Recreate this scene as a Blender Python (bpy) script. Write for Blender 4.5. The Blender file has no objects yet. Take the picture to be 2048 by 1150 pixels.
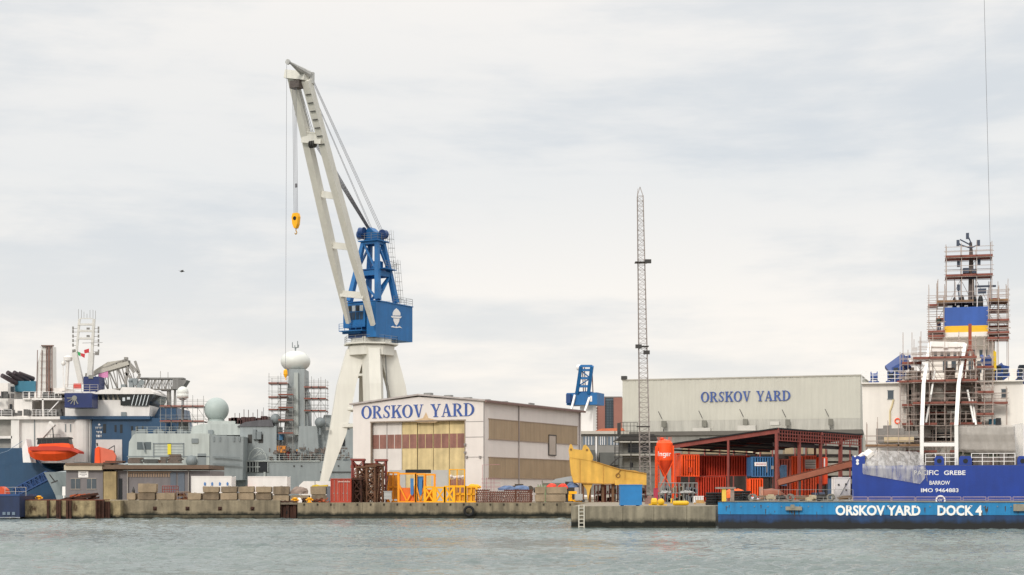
import bpy, math, random
from mathutils import Vector, Matrix
R = math.radians
random.seed(7)
F = 3200.0          # focal length in pixels of a 2048 px wide picture
HZ = 985.0          # horizon row
EYE = 2.86          # camera height over the water
C = bpy.data.collections.new('shipyard'); bpy.context.scene.collection.children.link(C)
scene = bpy.context.scene

# ---------------------------------------------------------------- camera
cam_d = bpy.data.cameras.new('camera'); cam = bpy.data.objects.new('camera', cam_d); C.objects.link(cam)
cam.location = (0, 0, EYE); cam.rotation_euler = (R(90), 0, 0)
cam_d.sensor_width = 36; cam_d.lens = F/2048*36; cam_d.shift_y = (HZ-575)/2048
cam_d.clip_start = .5; cam_d.clip_end = 20000
scene.camera = cam
scene.view_settings.view_transform = 'Standard'; scene.view_settings.look = 'None'
scene.view_settings.gamma = 1; scene.view_settings.exposure = 0.16
scene.cycles.max_bounces = 6

# ---------------------------------------------------------------- sky: overcast
W = bpy.data.worlds.new('World'); scene.world = W; W.use_nodes = True
nt = W.node_tree; nt.nodes.clear()
def N(tree, t, **k):
    n = tree.nodes.new(t)
    for a, b in k.items(): setattr(n, a, b)
    return n
SUN_EL, SUN_AZ = 30, 203       # azimuth measured from +Y clockwise: behind the camera, to the left
out = N(nt, 'ShaderNodeOutputWorld'); mix = N(nt, 'ShaderNodeMixShader')
b1 = N(nt, 'ShaderNodeBackground'); b2 = N(nt, 'ShaderNodeBackground')
sky = N(nt, 'ShaderNodeTexSky'); sky.sky_type = 'NISHITA'; sky.sun_disc = False
sky.sun_elevation = R(SUN_EL); sky.sun_rotation = R(SUN_AZ)
nt.links.new(sky.outputs[0], b1.inputs[0]); b1.inputs[1].default_value = .12
tc = N(nt, 'ShaderNodeTexCoord')
mp = N(nt, 'ShaderNodeMapping'); mp.inputs['Scale'].default_value = (1.0, 1.0, 3.0); mp.inputs['Rotation'].default_value = (0, R(-3), 0)
nz = N(nt, 'ShaderNodeTexNoise'); nz.inputs['Scale'].default_value = 3.4; nz.inputs['Detail'].default_value = 9; nz.inputs['Roughness'].default_value = .56; nz.inputs['Distortion'].default_value = .2
nt.links.new(tc.outputs['Generated'], mp.inputs[0]); nt.links.new(mp.outputs[0], nz.inputs['Vector'])
sep = N(nt, 'ShaderNodeSeparateXYZ'); nt.links.new(tc.outputs['Generated'], sep.inputs[0])
rz_ = N(nt, 'ShaderNodeValToRGB')      # tone of the cloud layer by height
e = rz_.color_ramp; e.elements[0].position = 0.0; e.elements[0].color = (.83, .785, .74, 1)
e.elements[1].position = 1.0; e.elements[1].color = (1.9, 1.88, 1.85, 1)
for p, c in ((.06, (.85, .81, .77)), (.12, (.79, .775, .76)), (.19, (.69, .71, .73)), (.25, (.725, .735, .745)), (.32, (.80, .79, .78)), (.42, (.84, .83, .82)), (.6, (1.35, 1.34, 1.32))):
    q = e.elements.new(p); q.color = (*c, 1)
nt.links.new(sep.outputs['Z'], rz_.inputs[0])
cr = N(nt, 'ShaderNodeValToRGB'); cr.color_ramp.interpolation = 'EASE'
cr.color_ramp.elements[0].position = .38; cr.color_ramp.elements[0].color = (.88, .905, .925, 1)
cr.color_ramp.elements[1].position = .62; cr.color_ramp.elements[1].color = (1.10, 1.07, 1.03, 1)
mp3 = N(nt, 'ShaderNodeMapping'); mp3.inputs['Scale'].default_value = (1, 1, 7); mp3.inputs['Location'].default_value = (2.3, .7, 0); nz3 = N(nt, 'ShaderNodeTexNoise'); nz3.inputs['Scale'].default_value = 5; nz3.inputs['Detail'].default_value = 8; nz3.inputs['Roughness'].default_value = .6
nt.links.new(tc.outputs['Generated'], mp3.inputs[0]); nt.links.new(mp3.outputs[0], nz3.inputs['Vector'])
mixn = N(nt, 'ShaderNodeMath', operation='MULTIPLY_ADD'); mixn.inputs[1].default_value = .45
sub3 = N(nt, 'ShaderNodeMath', operation='SUBTRACT'); sub3.inputs[1].default_value = .5; nt.links.new(nz3.outputs['Fac'], sub3.inputs[0]); nt.links.new(sub3.outputs[0], mixn.inputs[0]); nt.links.new(nz.outputs['Fac'], mixn.inputs[2])
nt.links.new(mixn.outputs[0], cr.inputs[0])
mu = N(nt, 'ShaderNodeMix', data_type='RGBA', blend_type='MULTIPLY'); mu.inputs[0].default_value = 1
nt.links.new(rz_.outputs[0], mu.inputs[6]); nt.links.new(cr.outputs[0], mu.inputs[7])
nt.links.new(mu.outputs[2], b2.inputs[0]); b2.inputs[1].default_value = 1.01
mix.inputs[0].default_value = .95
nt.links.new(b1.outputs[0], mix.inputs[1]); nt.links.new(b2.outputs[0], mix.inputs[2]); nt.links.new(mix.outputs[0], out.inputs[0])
sd = bpy.data.lights.new('sun', 'SUN'); sd.energy = 1.5; sd.angle = R(11); sd.color = (1, .955, .88)
so = bpy.data.objects.new('sun', sd); C.objects.link(so)
sv = Vector((math.sin(R(SUN_AZ))*math.cos(R(SUN_EL)), math.cos(R(SUN_AZ))*math.cos(R(SUN_EL)), math.sin(R(SUN_EL))))
so.rotation_euler = sv.to_track_quat('Z', 'Y').to_euler(); so.location = (0, 0, 90)

# ---------------------------------------------------------------- materials
def lin(h):
    h = h.lstrip('#'); v = [int(h[i:i+2], 16)/255 for i in (0, 2, 4)]
    return tuple((x/12.92 if x <= .04045 else ((x+.055)/1.055)**2.4) for x in v)
MATS = {}
def M(key, col='#888888', rough=.6, var=.12, scale=.6, streak=0., rust=0., rustcol='#6b3a22', metal=0., bump=.1, algae=None, k=1.0, fine=0.0, alpha=None, rusts=.8):
    """painted or bare surface: patchy tone, vertical run marks, rust spots, optional wet band near the water"""
    if key in MATS: return MATS[key]
    m = bpy.data.materials.new(key); m.use_nodes = True; t = m.node_tree; L = t.links.new
    b = t.nodes['Principled BSDF']; b.inputs['Roughness'].default_value = rough; b.inputs['Metallic'].default_value = metal
    c = tuple(x*k for x in lin(col)); tc = N(t, 'ShaderNodeTexCoord'); geo = N(t, 'ShaderNodeNewGeometry')
    n1 = N(t, 'ShaderNodeTexNoise'); n1.inputs['Scale'].default_value = scale; n1.inputs['Detail'].default_value = 8; n1.inputs['Roughness'].default_value = .65
    L(geo.outputs['Position'], n1.inputs['Vector'])
    r1 = N(t, 'ShaderNodeMapRange'); r1.inputs[1].default_value = .3; r1.inputs[2].default_value = .7; r1.inputs[3].default_value = 1-var; r1.inputs[4].default_value = 1+var*.7
    L(n1.outputs['Fac'], r1.inputs[0])
    s = r1.outputs[0]
    if streak:
        mp = N(t, 'ShaderNodeMapping'); mp.inputs['Scale'].default_value = (1.3, 1.3, .12); L(geo.outputs['Position'], mp.inputs[0])
        n2 = N(t, 'ShaderNodeTexNoise'); n2.inputs['Scale'].default_value = 1.3; n2.inputs['Detail'].default_value = 5; L(mp.outputs[0], n2.inputs['Vector'])
        r2 = N(t, 'ShaderNodeMapRange'); r2.inputs[1].default_value = .38; r2.inputs[2].default_value = .66; r2.inputs[3].default_value = 1; r2.inputs[4].default_value = 1-streak; L(n2.outputs['Fac'], r2.inputs[0])
        mm = N(t, 'ShaderNodeMath', operation='MULTIPLY'); L(s, mm.inputs[0]); L(r2.outputs[0], mm.inputs[1]); s = mm.outputs[0]
    vm = N(t, 'ShaderNodeVectorMath', operation='SCALE'); vm.inputs[0].default_value = c; L(s, vm.inputs['Scale'])
    colr = vm.outputs[0]
    def mixin(fac, colour, prev):
        mx = N(t, 'ShaderNodeMix', data_type='RGBA'); L(fac, mx.inputs[0]); L(prev, mx.inputs[6]); mx.inputs[7].default_value = (*colour, 1); return mx.outputs[2]
    if rust:
        mp = N(t, 'ShaderNodeMapping'); mp.inputs['Scale'].default_value = (1, 1, .45); L(geo.outputs['Position'], mp.inputs[0])
        n3 = N(t, 'ShaderNodeTexNoise'); n3.inputs['Scale'].default_value = rusts; n3.inputs['Detail'].default_value = 9; n3.inputs['Roughness'].default_value = .72; L(mp.outputs[0], n3.inputs['Vector'])
        r3 = N(t, 'ShaderNodeMapRange'); r3.inputs[1].default_value = .72-rust*.4; r3.inputs[2].default_value = .8-rust*.4; r3.clamp = True; L(n3.outputs['Fac'], r3.inputs[0])
        colr = mixin(r3.outputs[0], lin(rustcol), colr)
    if algae is not None:          # (height of the tide mark, colour)
        sz = N(t, 'ShaderNodeSeparateXYZ'); L(geo.outputs['Position'], sz.inputs[0])
        ad = N(t, 'ShaderNodeMath', operation='MULTIPLY_ADD'); ad.inputs[1].default_value = .8; L(n1.outputs['Fac'], ad.inputs[0]); L(sz.outputs['Z'], ad.inputs[2])
        r4 = N(t, 'ShaderNodeMapRange'); r4.inputs[1].default_value = algae[0]+.25; r4.inputs[2].default_value = algae[0]+.6; r4.inputs[3].default_value = 1; r4.inputs[4].default_value = 0; L(ad.outputs[0], r4.inputs[0])
        colr = mixin(r4.outputs[0], lin(algae[1]), colr)
    L(colr, b.inputs['Base Color'])
    if bump:
        n5 = N(t, 'ShaderNodeTexNoise'); n5.inputs['Scale'].default_value = 6; n5.inputs['Detail'].default_value = 6; L(geo.outputs['Position'], n5.inputs['Vector'])
        bp = N(t, 'ShaderNodeBump'); bp.inputs['Strength'].default_value = bump; bp.inputs['Distance'].default_value = .05; L(n5.outputs['Fac'], bp.inputs['Height']); L(bp.outputs[0], b.inputs['Normal'])
    if alpha is not None: b.inputs['Alpha'].default_value = alpha
    MATS[key] = m; return m

def glass(key='window glass', col='#1c242a'):
    if key in MATS: return MATS[key]
    m = bpy.data.materials.new(key); m.use_nodes = True; b = m.node_tree.nodes['Principled BSDF']
    b.inputs['Base Color'].default_value = (*lin(col), 1); b.inputs['Roughness'].default_value = .12; b.inputs['IOR'].default_value = 1.5
    MATS[key] = m; return m

cream = M('cream crane paint', '#d9d6cc', .5, .05, .3, streak=.07, rust=.06, rustcol='#a89878')
cblue = M('crane blue paint', '#1768a6', .5, .14, .3, streak=.12, rust=.1, rustcol='#123a68')
dkblue = M('dark blue paint', '#173f74', .45, .15, .4)
steel = M('galvanised steel', '#8d8d8a', .5, .15, 2, metal=.3)
darksteel = M('dark steel', '#3a3836', .6, .2, 2)
wire = M('steel wire rope', '#77767a', .6, .1, 2, metal=.2, bump=0)
black = M('black rubber', '#141414', .8, .2, 3)
soot = M('black exhaust paint', '#191a1c', .6, .2, 2)
white = M('white paint', '#e6e0da', .45, .06, .5, streak=.10, rust=.08, rustcol='#b59c80')
cleanwhite = M('clean white paint', '#efebe8', .4, .04, .5)
wall_w = M('pale sheet wall', '#ded6d0', .55, .05, .3, streak=.04)
conc = M('quay concrete', '#91846d', .9, .3, .8, streak=.42, rust=.22, rustcol='#5e5240', algae=(.62, '#1b1d14'), bump=.5)
conc2 = M('pale pier concrete', '#968d79', .9, .26, .9, streak=.45, rust=.24, rustcol='#575140', algae=(.6, '#191b14'), bump=.5)
conc_old = M('old spalled concrete', '#a3926f', .95, .35, 1.6, streak=.4, rust=.42, rustcol='#4d3a28', algae=(.35, '#191a14'), bump=1.)
blockm = M('weathered concrete blocks', '#9c8a72', .9, .22, 1.2, streak=.2, rust=.16, rustcol='#63523f', bump=.6)
ground_m = M('quay surface', '#8a8070', .95, .25, .25, rust=.25, rustcol='#5c5244')
rustm = M('rusty steel', '#6a3b28', .85, .35, 1.5, rust=.35, rustcol='#2e1a12', bump=.5)
rustd = M('dark rusty piles', '#43271b', .9, .4, 2., rust=.4, rustcol='#181210', bump=.6)
redox = M('red oxide steel', '#8a453d', .7, .18, .8, streak=.15, rust=.15, rustcol='#4b2623')
plank = M('scaffold boards', '#8a5347', .85, .25, 1.5)
plank2 = M('brown boards', '#8a6a4e', .85, .3, 1.5)
yellow = M('machine yellow', '#f7b003', .5, .15, 1, rust=.14, rustcol='#7a4a18')
orangey = M('amber frame paint', '#f39a08', .5, .12, 1, rust=.1, rustcol='#8c4a12')
ochre = M('faded yellow jib paint', '#dfaf4c', .55, .12, .8, streak=.2, rust=.22, rustcol='#7b5222')
orange = M('signal orange paint', '#fb5410', .5, .1, .5, streak=.12, rust=.1, rustcol='#8c3a1a')
orange2 = M('weathered orange paint', '#e24a1e', .6, .15, .6, streak=.25, rust=.2, rustcol='#7c3020')
bluec = M('skip blue paint', '#2479b6', .5, .12, 1, rust=.2, rustcol='#5a3a2c')
navyg = M('naval grey paint', '#959c9d', .55, .08, .4, streak=.14, rust=.05, rustcol='#6f6a62')
navyl = M('light naval grey', '#b3b9b5', .55, .07, .4, streak=.16, rust=.05, rustcol='#8a8378')
navyd = M('dark naval grey', '#7d8486', .55, .1, .4, streak=.1)
hullblue = M('petrol blue hull paint', '#1e4565', .4, .1, .3, streak=.12)
royal = M('royal blue hull paint', '#0c3892', .45, .14, .5, streak=.14, rust=.06, rustcol='#10265e')
funnelblue = M('funnel blue paint', '#2a56a6', .45, .12, .5, streak=.12)
deepblue = M('cab blue paint', '#14285f', .4, .15, .6)
navyband = M('dock navy band', '#0d3d6c', .55, .2, .8, streak=.4, rust=.2, rustcol='#12181c', algae=(.62, '#060708'))
dockblue = M('dock bright blue', '#1180b8', .5, .14, .7, streak=.25, rust=.22, rustcol='#27506a')
tarp = M('grey tarpaulin', '#a19d97', .8, .15, 1.5, bump=.6)
glassm = glass()

# ---------------------------------------------------------------- mesh building
class MB:
    def __init__(s): s.v = []; s.f = []
    def add(s, vs, fs):
        o = len(s.v); s.v += [tuple(v) for v in vs]; s.f += [tuple(i+o for i in f) for f in fs]; return s
    def box(s, x0, x1, y0, y1, z0, z1):
        if x0 > x1: x0, x1 = x1, x0
        if z0 > z1: z0, z1 = z1, z0
        if y0 > y1: y0, y1 = y1, y0
        return s.add([(x0,y0,z0),(x1,y0,z0),(x1,y1,z0),(x0,y1,z0),(x0,y0,z1),(x1,y0,z1),(x1,y1,z1),(x0,y1,z1)],
                     [(0,3,2,1),(4,5,6,7),(0,1,5,4),(1,2,6,5),(2,3,7,6),(3,0,4,7)])
    def r(s, t, a, b, c, d, y0, y1):       # rectangle seen at pixels a,b..c,d, standing between local depths y0 and y1
        p = t.p(a, b, y0); q = t.p(c, d, y0); return s.box(p.x, q.x, y0, y1, q.z, p.z)
    def poly(s, pts, y0, y1):              # outline in x,z pushed from y0 to y1
        n = len(pts); ar = sum(pts[i][0]*pts[(i+1)%n][1]-pts[(i+1)%n][0]*pts[i][1] for i in range(n))
        if ar < 0: pts = pts[::-1]
        return s.add([(x, y0, z) for x, z in pts]+[(x, y1, z) for x, z in pts],
                     [tuple(range(n)), tuple(range(2*n-1, n-1, -1))]+[(i, i+n, (i+1) % n+n, (i+1) % n) for i in range(n)])
    def ppx(s, t, pts, y0, y1): return s.poly([(lambda v: (v.x, v.z))(t.p(a, b, y0)) for a, b in pts], y0, y1)
    def plan(s, pts, z0, z1):
        n = len(pts); ar = sum(pts[i][0]*pts[(i+1)%n][1]-pts[(i+1)%n][0]*pts[i][1] for i in range(n))
        if ar < 0: pts = pts[::-1]
        return s.add([(x, y, z0) for x, y in pts]+[(x, y, z1) for x, y in pts],
                     [tuple(range(n-1, -1, -1)), tuple(range(n, 2*n))]+[(i, (i+1) % n, (i+1) % n+n, i+n) for i in range(n)])
    def tube(s, p, q, r, n=6, r2=None):
        p, q = Vector(p), Vector(q); d = q-p
        if d.length < 1e-6: return s
        if r2 is None: r2 = r
        u = d.cross(Vector((0, 0, 1))); u = Vector((1, 0, 0)) if u.length < 1e-4*d.length else u.normalized(); w = d.cross(u).normalized()
        a = math.pi/n
        vs = [p+(u*math.cos(a+2*math.pi*i/n)+w*math.sin(a+2*math.pi*i/n))*r for i in range(n)]+[q+(u*math.cos(a+2*math.pi*i/n)+w*math.sin(a+2*math.pi*i/n))*r2 for i in range(n)]
        return s.add(vs, [tuple(range(n)), tuple(range(2*n-1, n-1, -1))]+[(i, i+n, (i+1) % n+n, (i+1) % n) for i in range(n)])
    def bar(s, p, q, w, h=None, w2=None, h2=None, side=None):  # rectangular girder; w along `side`, h across
        p, q = Vector(p), Vector(q); d = (q-p); h = h or w; w2 = w if w2 is None else w2; h2 = h if h2 is None else h2
        if d.length < 1e-6: return s
        sv = Vector(side) if side else (Vector((1, 0, 0)) if abs(d.normalized().x) < .8 else Vector((0, 1, 0)))
        k = d.cross(sv).normalized(); u = k.cross(d).normalized()
        vs = []
        for c, a, b in ((p, w/2, h/2), (q, w2/2, h2/2)):
            vs += [c-u*a-k*b, c+u*a-k*b, c+u*a+k*b, c-u*a+k*b]
        return s.add(vs, [(0,1,2,3), (7,6,5,4), (0,4,5,1), (1,5,6,2), (2,6,7,3), (3,7,4,0)])
    def path(s, pts, r, n=6):
        for a, b in zip(pts, pts[1:]): s.tube(a, b, r, n)
        return s
    def lathe(s, c, prof, n=24, axis='z'):
        vs = []; fs = []; c = Vector(c)
        for r_, z in prof:
            for i in range(n):
                a = 2*math.pi*i/n
                vs.append(c+(Vector((r_*math.cos(a), r_*math.sin(a), z)) if axis == 'z' else Vector((r_*math.cos(a), z, r_*math.sin(a))) if axis == 'y' else Vector((z, r_*math.cos(a), r_*math.sin(a)))))
        for j in range(len(prof)-1):
            for i in range(n):
                k = (i+1) % n; fs.append((j*n+i, j*n+k, (j+1)*n+k, (j+1)*n+i))
        fs.append(tuple(range(n-1, -1, -1))); fs.append(tuple(range((len(prof)-1)*n, len(prof)*n)))
        return s.add(vs, fs)
    def ball(s, c, r, rz=None, n=28, top=90, bot=-90):
        rz = rz or r; k = 14
        return s.lathe(c, [(max(.002, r*math.cos(R(bot+(top-bot)*i/k))), rz*math.sin(R(bot+(top-bot)*i/k))) for i in range(k+1)], n)
    def ring(s, c, ro, ri, y0, y1, n=32, sx=1.):   # ring facing -y
        c = Vector(c); vs = []
        for rr, y in ((ro, y0), (ro, y1), (ri, y1), (ri, y0)):
            vs += [c+Vector((rr*sx*math.cos(2*math.pi*i/n), y, rr*math.sin(2*math.pi*i/n))) for i in range(n)]
        fs = []
        for j in range(4):
            for i in range(n): fs.append((j*n+i, ((j+1) % 4)*n+i, ((j+1) % 4)*n+(i+1) % n, j*n+(i+1) % n))
        return s.add(vs, fs)
    def corr(s, x0, x1, z0, z1, y, amp=.04, pitch=.28, th=.05):   # corrugated sheet facing -y
        n = max(2, int(round(abs(x1-x0)/pitch))); w = (x1-x0)/n; pts = []
        for i in range(n):
            a = x0+i*w; pts += [(a, y), (a+w*.35, y), (a+w*.5, y+amp), (a+w*.85, y+amp)]
        pts.append((x1, y)); m = len(pts)
        return s.add([(a, b, z0) for a, b in pts]+[(a, b, z1) for a, b in pts], [(i, i+1, i+1+m, i+m) for i in range(m-1)])
    def corrs(s, y0, y1, z0, z1, x, amp=.04, pitch=.28):          # corrugated sheet in a plane of constant x
        n = max(2, int(round(abs(y1-y0)/pitch))); w = (y1-y0)/n; pts = []
        for i in range(n):
            a = y0+i*w; pts += [(x, a), (x, a+w*.35), (x+amp, a+w*.5), (x+amp, a+w*.85)]
        pts.append((x, y1)); m = len(pts)
        return s.add([(a, b, z0) for a, b in pts]+[(a, b, z1) for a, b in pts], [(i, i+1, i+1+m, i+m) for i in range(m-1)])
    def rail(s, pts, h=1.05, step=1.6, r=.025, rows=3):
        for a, b in zip(pts, pts[1:]):
            a, b = Vector(a), Vector(b); n = max(1, int((b-a).length/step))
            for i in range(n+1):
                c = a.lerp(b, i/n); s.tube(c, c+Vector((0, 0, h)), r, 4)
            for k in range(rows):
                z = Vector((0, 0, h*(k+1)/rows)); s.tube(a+z, b+z, r*.8, 4)
        return s
    def lattice(s, p, q, w, nb, r, side=(1, 0, 0), w2=None, h=None, h2=None, n=4):   # four chords with zigzag braces
        p, q = Vector(p), Vector(q); d = q-p; k = d.cross(Vector(side)).normalized(); u = k.cross(d).normalized(); w2 = w2 or w; h = h or w; h2 = h2 or w2
        def c(t):
            a = w*(1-t)+w2*t; b = h*(1-t)+h2*t; m = p+d*t; return [m-u*a/2-k*b/2, m+u*a/2-k*b/2, m+u*a/2+k*b/2, m-u*a/2+k*b/2]
        A, B = c(0), c(1)
        for i in range(4): s.tube(A[i], B[i], r, n)
        for j in range(nb):
            a, b = c(j/nb), c((j+1)/nb)
            for i in range(4):
                i2 = (i+1) % 4
                s.tube(a[i], a[i2], r*.6, 4)
                s.tube(*((a[i], b[i2]) if j % 2 else (a[i2], b[i])), r*.6, 4)
        for i in range(4): s.tube(B[i], B[(i+1) % 4], r*.6, 4)
        return s

def finish(name, mb, mat, smooth=False):
    me = bpy.data.meshes.new(name); me.from_pydata(mb.v, [], mb.f); me.update()
    if mat: me.materials.append(mat)
    if smooth: me.polygons.foreach_set('use_smooth', [True]*len(me.polygons))
    o = bpy.data.objects.new(name, me); C.objects.link(o); return o
def tag(o, label=None, cat=None, group=None, kind=None):
    if label: o['label'] = label
    if cat: o['category'] = cat
    if group: o['group'] = group
    if kind: o['kind'] = kind
    return o

EACH = {'window', 'louvre', 'pile', 'fender_pile', 'drain_hole', 'leg', 'trestle', 'bolt', 'exhaust', 'satellite_dome', 'aerial', 'wall_fitting', 'side_mullion', 'window_pale_strip', 'float_pad', 'exhaust_pipe', 'dark_opening', 'rope_sheave', 'block_sheave',
        'hull_fitting', 'door', 'hook', 'deck_gear', 'recess_gear', 'roof_equipment', 'deck_fittings', 'winch_gear', 'hydraulics', 'luffing_sheave', 'window_bar', 'ridge_vent', 'cradle', 'seam', 'catch', 'cap', 'support', 'wheel', 'pin', 'walls', 'wall', 'contents', 'post', 'downpipe', 'collar', 'brace', 'spandrel', 'stripe', 'shelf_boards', 'mullion', 'girder_ladder', 'blue_deckhouse', 'upper_house', 'gantry_platform', 'frame_beam', 'deck_rail', 'accommodation', 'platform', 'bridge_house', 'deck_frame', 'white_house', 'door_outline', 'stencil', 'roof_unit', 'chord', 'fairlead', 'joint', 'opening_frame', 'door_rib', 'railing', 'deck_railing', 'stern_railing', 'anchor', 'window_frame', 'funnel_base', 'conduit', 'feet', 'crane_cab', 'sign_text', 'emblem_', 'rubbing_strip', 'bracket', 'wheelhouse_block', 'caged_ladder', 'hull_', 'pipe_stay', 'back_wall', 'rear_wall', 'slats'}
def islands(mb):
    """the loose pieces of a mesh builder, each as a builder of its own"""
    par = list(range(len(mb.v)))
    def fd(i):
        while par[i] != i: par[i] = par[par[i]]; i = par[i]
        return i
    for f in mb.f:
        a = fd(f[0])
        for i in f[1:]: par[fd(i)] = a
    groups = {}
    for f in mb.f: groups.setdefault(fd(f[0]), []).append(f)
    out = []
    for fs in groups.values():
        k = MB(); ix = {}
        for f in fs:
            for i in f:
                if i not in ix: ix[i] = len(k.v); k.v.append(mb.v[i])
            k.f.append(tuple(ix[i] for i in f))
        out.append(k)
    return out

class T:
    """frame of a thing: origin on the sight line of column px at distance Y, local x right, y away, z up"""
    def __init__(s, px, Y, z=0., rz=0.):
        s.loc = Vector(((px-1024)/F*Y, Y, z)); s.rz = R(rz); s.i = Matrix.Rotation(-s.rz, 3, 'Z'); s.o = None
    def ray(s, px, py): return s.i @ (Vector((0, 0, EYE))-s.loc), s.i @ Vector(((px-1024)/F, 1, (HZ-py)/F))
    def p(s, px, py, y=0.): o, d = s.ray(px, py); return o+d*((y-o.y)/d.y)
    def q(s, px, py, x=0.): o, d = s.ray(px, py); return o+d*((x-o.x)/d.x)
    def thing(s, name, label, cat, group=None):
        s.o = bpy.data.objects.new(name, None); C.objects.link(s.o); s.o.empty_display_size = .5
        s.o.location = s.loc; s.o.rotation_euler = (0, 0, s.rz); tag(s.o, label, cat, group); return s
    def part(s, name, mb, mat, parent=None, label=None, smooth=False):
        if name in EACH:
            isl = islands(mb)
            if len(isl) > 1:
                for k in isl: o = finish(name, k, mat, smooth); o.parent = parent or s.o
                return o
        o = finish(name, mb, mat, smooth); o.parent = parent or s.o
        if label: o['label'] = label
        return o
    def solo(s, name, label, cat, mb, mat, group=None, smooth=False, kind=None):
        o = finish(name, mb, mat, smooth); o.location = s.loc; o.rotation_euler = (0, 0, s.rz); return tag(o, label, cat, group, kind)
def copy_thing(o, loc=None, label=None, rz=None):
    r = o.copy(); C.objects.link(r)
    if loc is not None: r.location = loc
    if rz is not None: r.rotation_euler = (0, 0, rz)
    if label: r['label'] = label
    for ch in list(o.children):
        c = ch.copy(); C.objects.link(c); c.parent = r
        for g in ch.children:
            d = g.copy(); C.objects.link(d); d.parent = c
    return r

# lettering -------------------------------------------------------
def sans(mb, t, txt, px0, py0, px1, py1, y, bold=.02, th=.03, plane='y'):
    cu = bpy.data.curves.new('letters', 'FONT'); cu.body = txt; cu.size = 1; cu.offset = bold; cu.resolution_u = 3; cu.extrude = .5
    o = bpy.data.objects.new('letters', cu); C.objects.link(o)
    dg = bpy.context.evaluated_depsgraph_get(); me = bpy.data.meshes.new_from_object(o.evaluated_get(dg))
    xs = [v.co.x for v in me.vertices]; ys = [v.co.y for v in me.vertices]
    a, b = t.p(px0, py0, y), t.p(px1, py1, y)
    sx = (b.x-a.x)/(max(xs)-min(xs)); sy = (a.z-b.z)/(max(ys)-min(ys)); mx, my = min(xs), min(ys)
    mb.add([(a.x+(v.co.x-mx)*sx, y-.5*th-v.co.z*th, b.z+(v.co.y-my)*sy) for v in me.vertices], [tuple(p.vertices) for p in me.polygons])
    bpy.data.objects.remove(o); bpy.data.curves.remove(cu); bpy.data.meshes.remove(me)

def serif(mb, txt, x0, x1, z0, z1, y, th=.04):
    """bold serif capitals drawn from strokes, each piece a little proud of the last so no faces share a plane"""
    cnt = [0]
    def quad(P):
        cnt[0] += 1; e = .0015*(cnt[0] % 9)
        mb.poly(P, y-th-e, y-.001*(cnt[0] % 5))
    def ring(cx, cz, rx, rz, ix, iz, a0=0, a1=360, n=28):
        for i in range(n):
            a, b = R(a0+(a1-a0)*i/n), R(a0+(a1-a0)*(i+1)/n)
            P = [(cx+rx*math.cos(a), cz+rz*math.sin(a)), (cx+rx*math.cos(b), cz+rz*math.sin(b)), (cx+ix*math.cos(b), cz+iz*math.sin(b)), (cx+ix*math.cos(a), cz+iz*math.sin(a))]
            mb.poly(P, y-th, y)
    G = {'O': .98, 'R': .95, 'S': .72, 'K': .98, 'V': .92, 'Y': .92, 'A': .95, 'D': .96, ' ': .55}
    tot = sum(G[c] for c in txt)+.06*(len(txt)-1); u = (x1-x0)/tot; h = z1-z0; cx = x0
    for c in txt:
        w = G[c]*u
        def X(a): return cx+a*w
        def Z(b): return z0+b*h
        def q(*pts): quad([(X(a), Z(b)) for a, b in pts])
        def ser(a, b, top): q((a, 1 if top else 0), (b, 1 if top else 0), (b, .95 if top else .05), (a, .95 if top else .05))
        if c == 'O': ring(X(.5), Z(.5), w*.5, h*.52, w*.27, h*.46)
        if c in 'RKD':
            q((.12, 0), (.33, 0), (.33, 1), (.12, 1)); ser(0, .45, True); ser(0, .45, False)
        if c == 'D': ring(X(.36), Z(.5), w*.64, h*.5, w*.40, h*.45, -90, 90, 18)
        if c == 'R':
            ring(X(.38), Z(.74), w*.46, h*.26, w*.24, h*.21, -90, 90, 14); q((.36, .5), (.6, .5), (.95, .05), (.72, .05)); ser(.68, 1.02, False)
        if c == 'K':
            q((.33, .38), (.33, .48), (.82, .97), (.90, .97)); q((.42, .60), (.58, .72), (.97, .05), (.73, .05)); ser(.62, 1., True); ser(.62, 1.02, False)
        if c == 'V': q((.10, .97), (.35, .97), (.60, .0), (.46, .0)); q((.50, .0), (.60, .0), (.88, .97), (.80, .97)); ser(0, .45, True); ser(.68, 1., True)
        if c == 'Y': q((.08, .97), (.33, .97), (.62, .42), (.42, .42)); q((.53, .42), (.62, .42), (.90, .97), (.82, .97)); q((.40, .0), (.62, .0), (.62, .45), (.40, .45)); ser(0, .42, True); ser(.70, 1., True); ser(.28, .75, False)
        if c == 'A': q((.10, .03), (.18, .03), (.52, 1), (.44, 1)); q((.40, 1), (.56, 1), (.92, .03), (.66, .03)); q((.27, .30), (.68, .30), (.66, .36), (.29, .36)); ser(0, .32, False); ser(.56, 1.02, False)
        if c == 'S':
            pts = [(.88, .74, .06), (.80, .90, .09), (.58, .97, .11), (.34, .90, .17), (.22, .74, .22), (.34, .60, .24), (.62, .46, .25), (.80, .30, .24), (.76, .12, .18), (.52, .03, .11), (.25, .08, .09), (.13, .26, .06)]
            for (a, b, k), (a2, b2, k2) in zip(pts, pts[1:]):
                dx, dz = a2-a, b2-b; l = math.hypot(dx, dz) or 1; nx, nz = -dz/l, dx/l
                q((a-nx*k/2, b-nz*k/2*.6), (a+nx*k/2, b+nz*k/2*.6), (a2+nx*k2/2, b2+nz*k2/2*.6), (a2-nx*k2/2, b2-nz*k2/2*.6))
            q((.82, .98), (.90, .98), (.92, .68), (.86, .68)); q((.08, .02), (.15, .02), (.15, .32), (.09, .32))
        cx += w+.06*u

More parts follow.
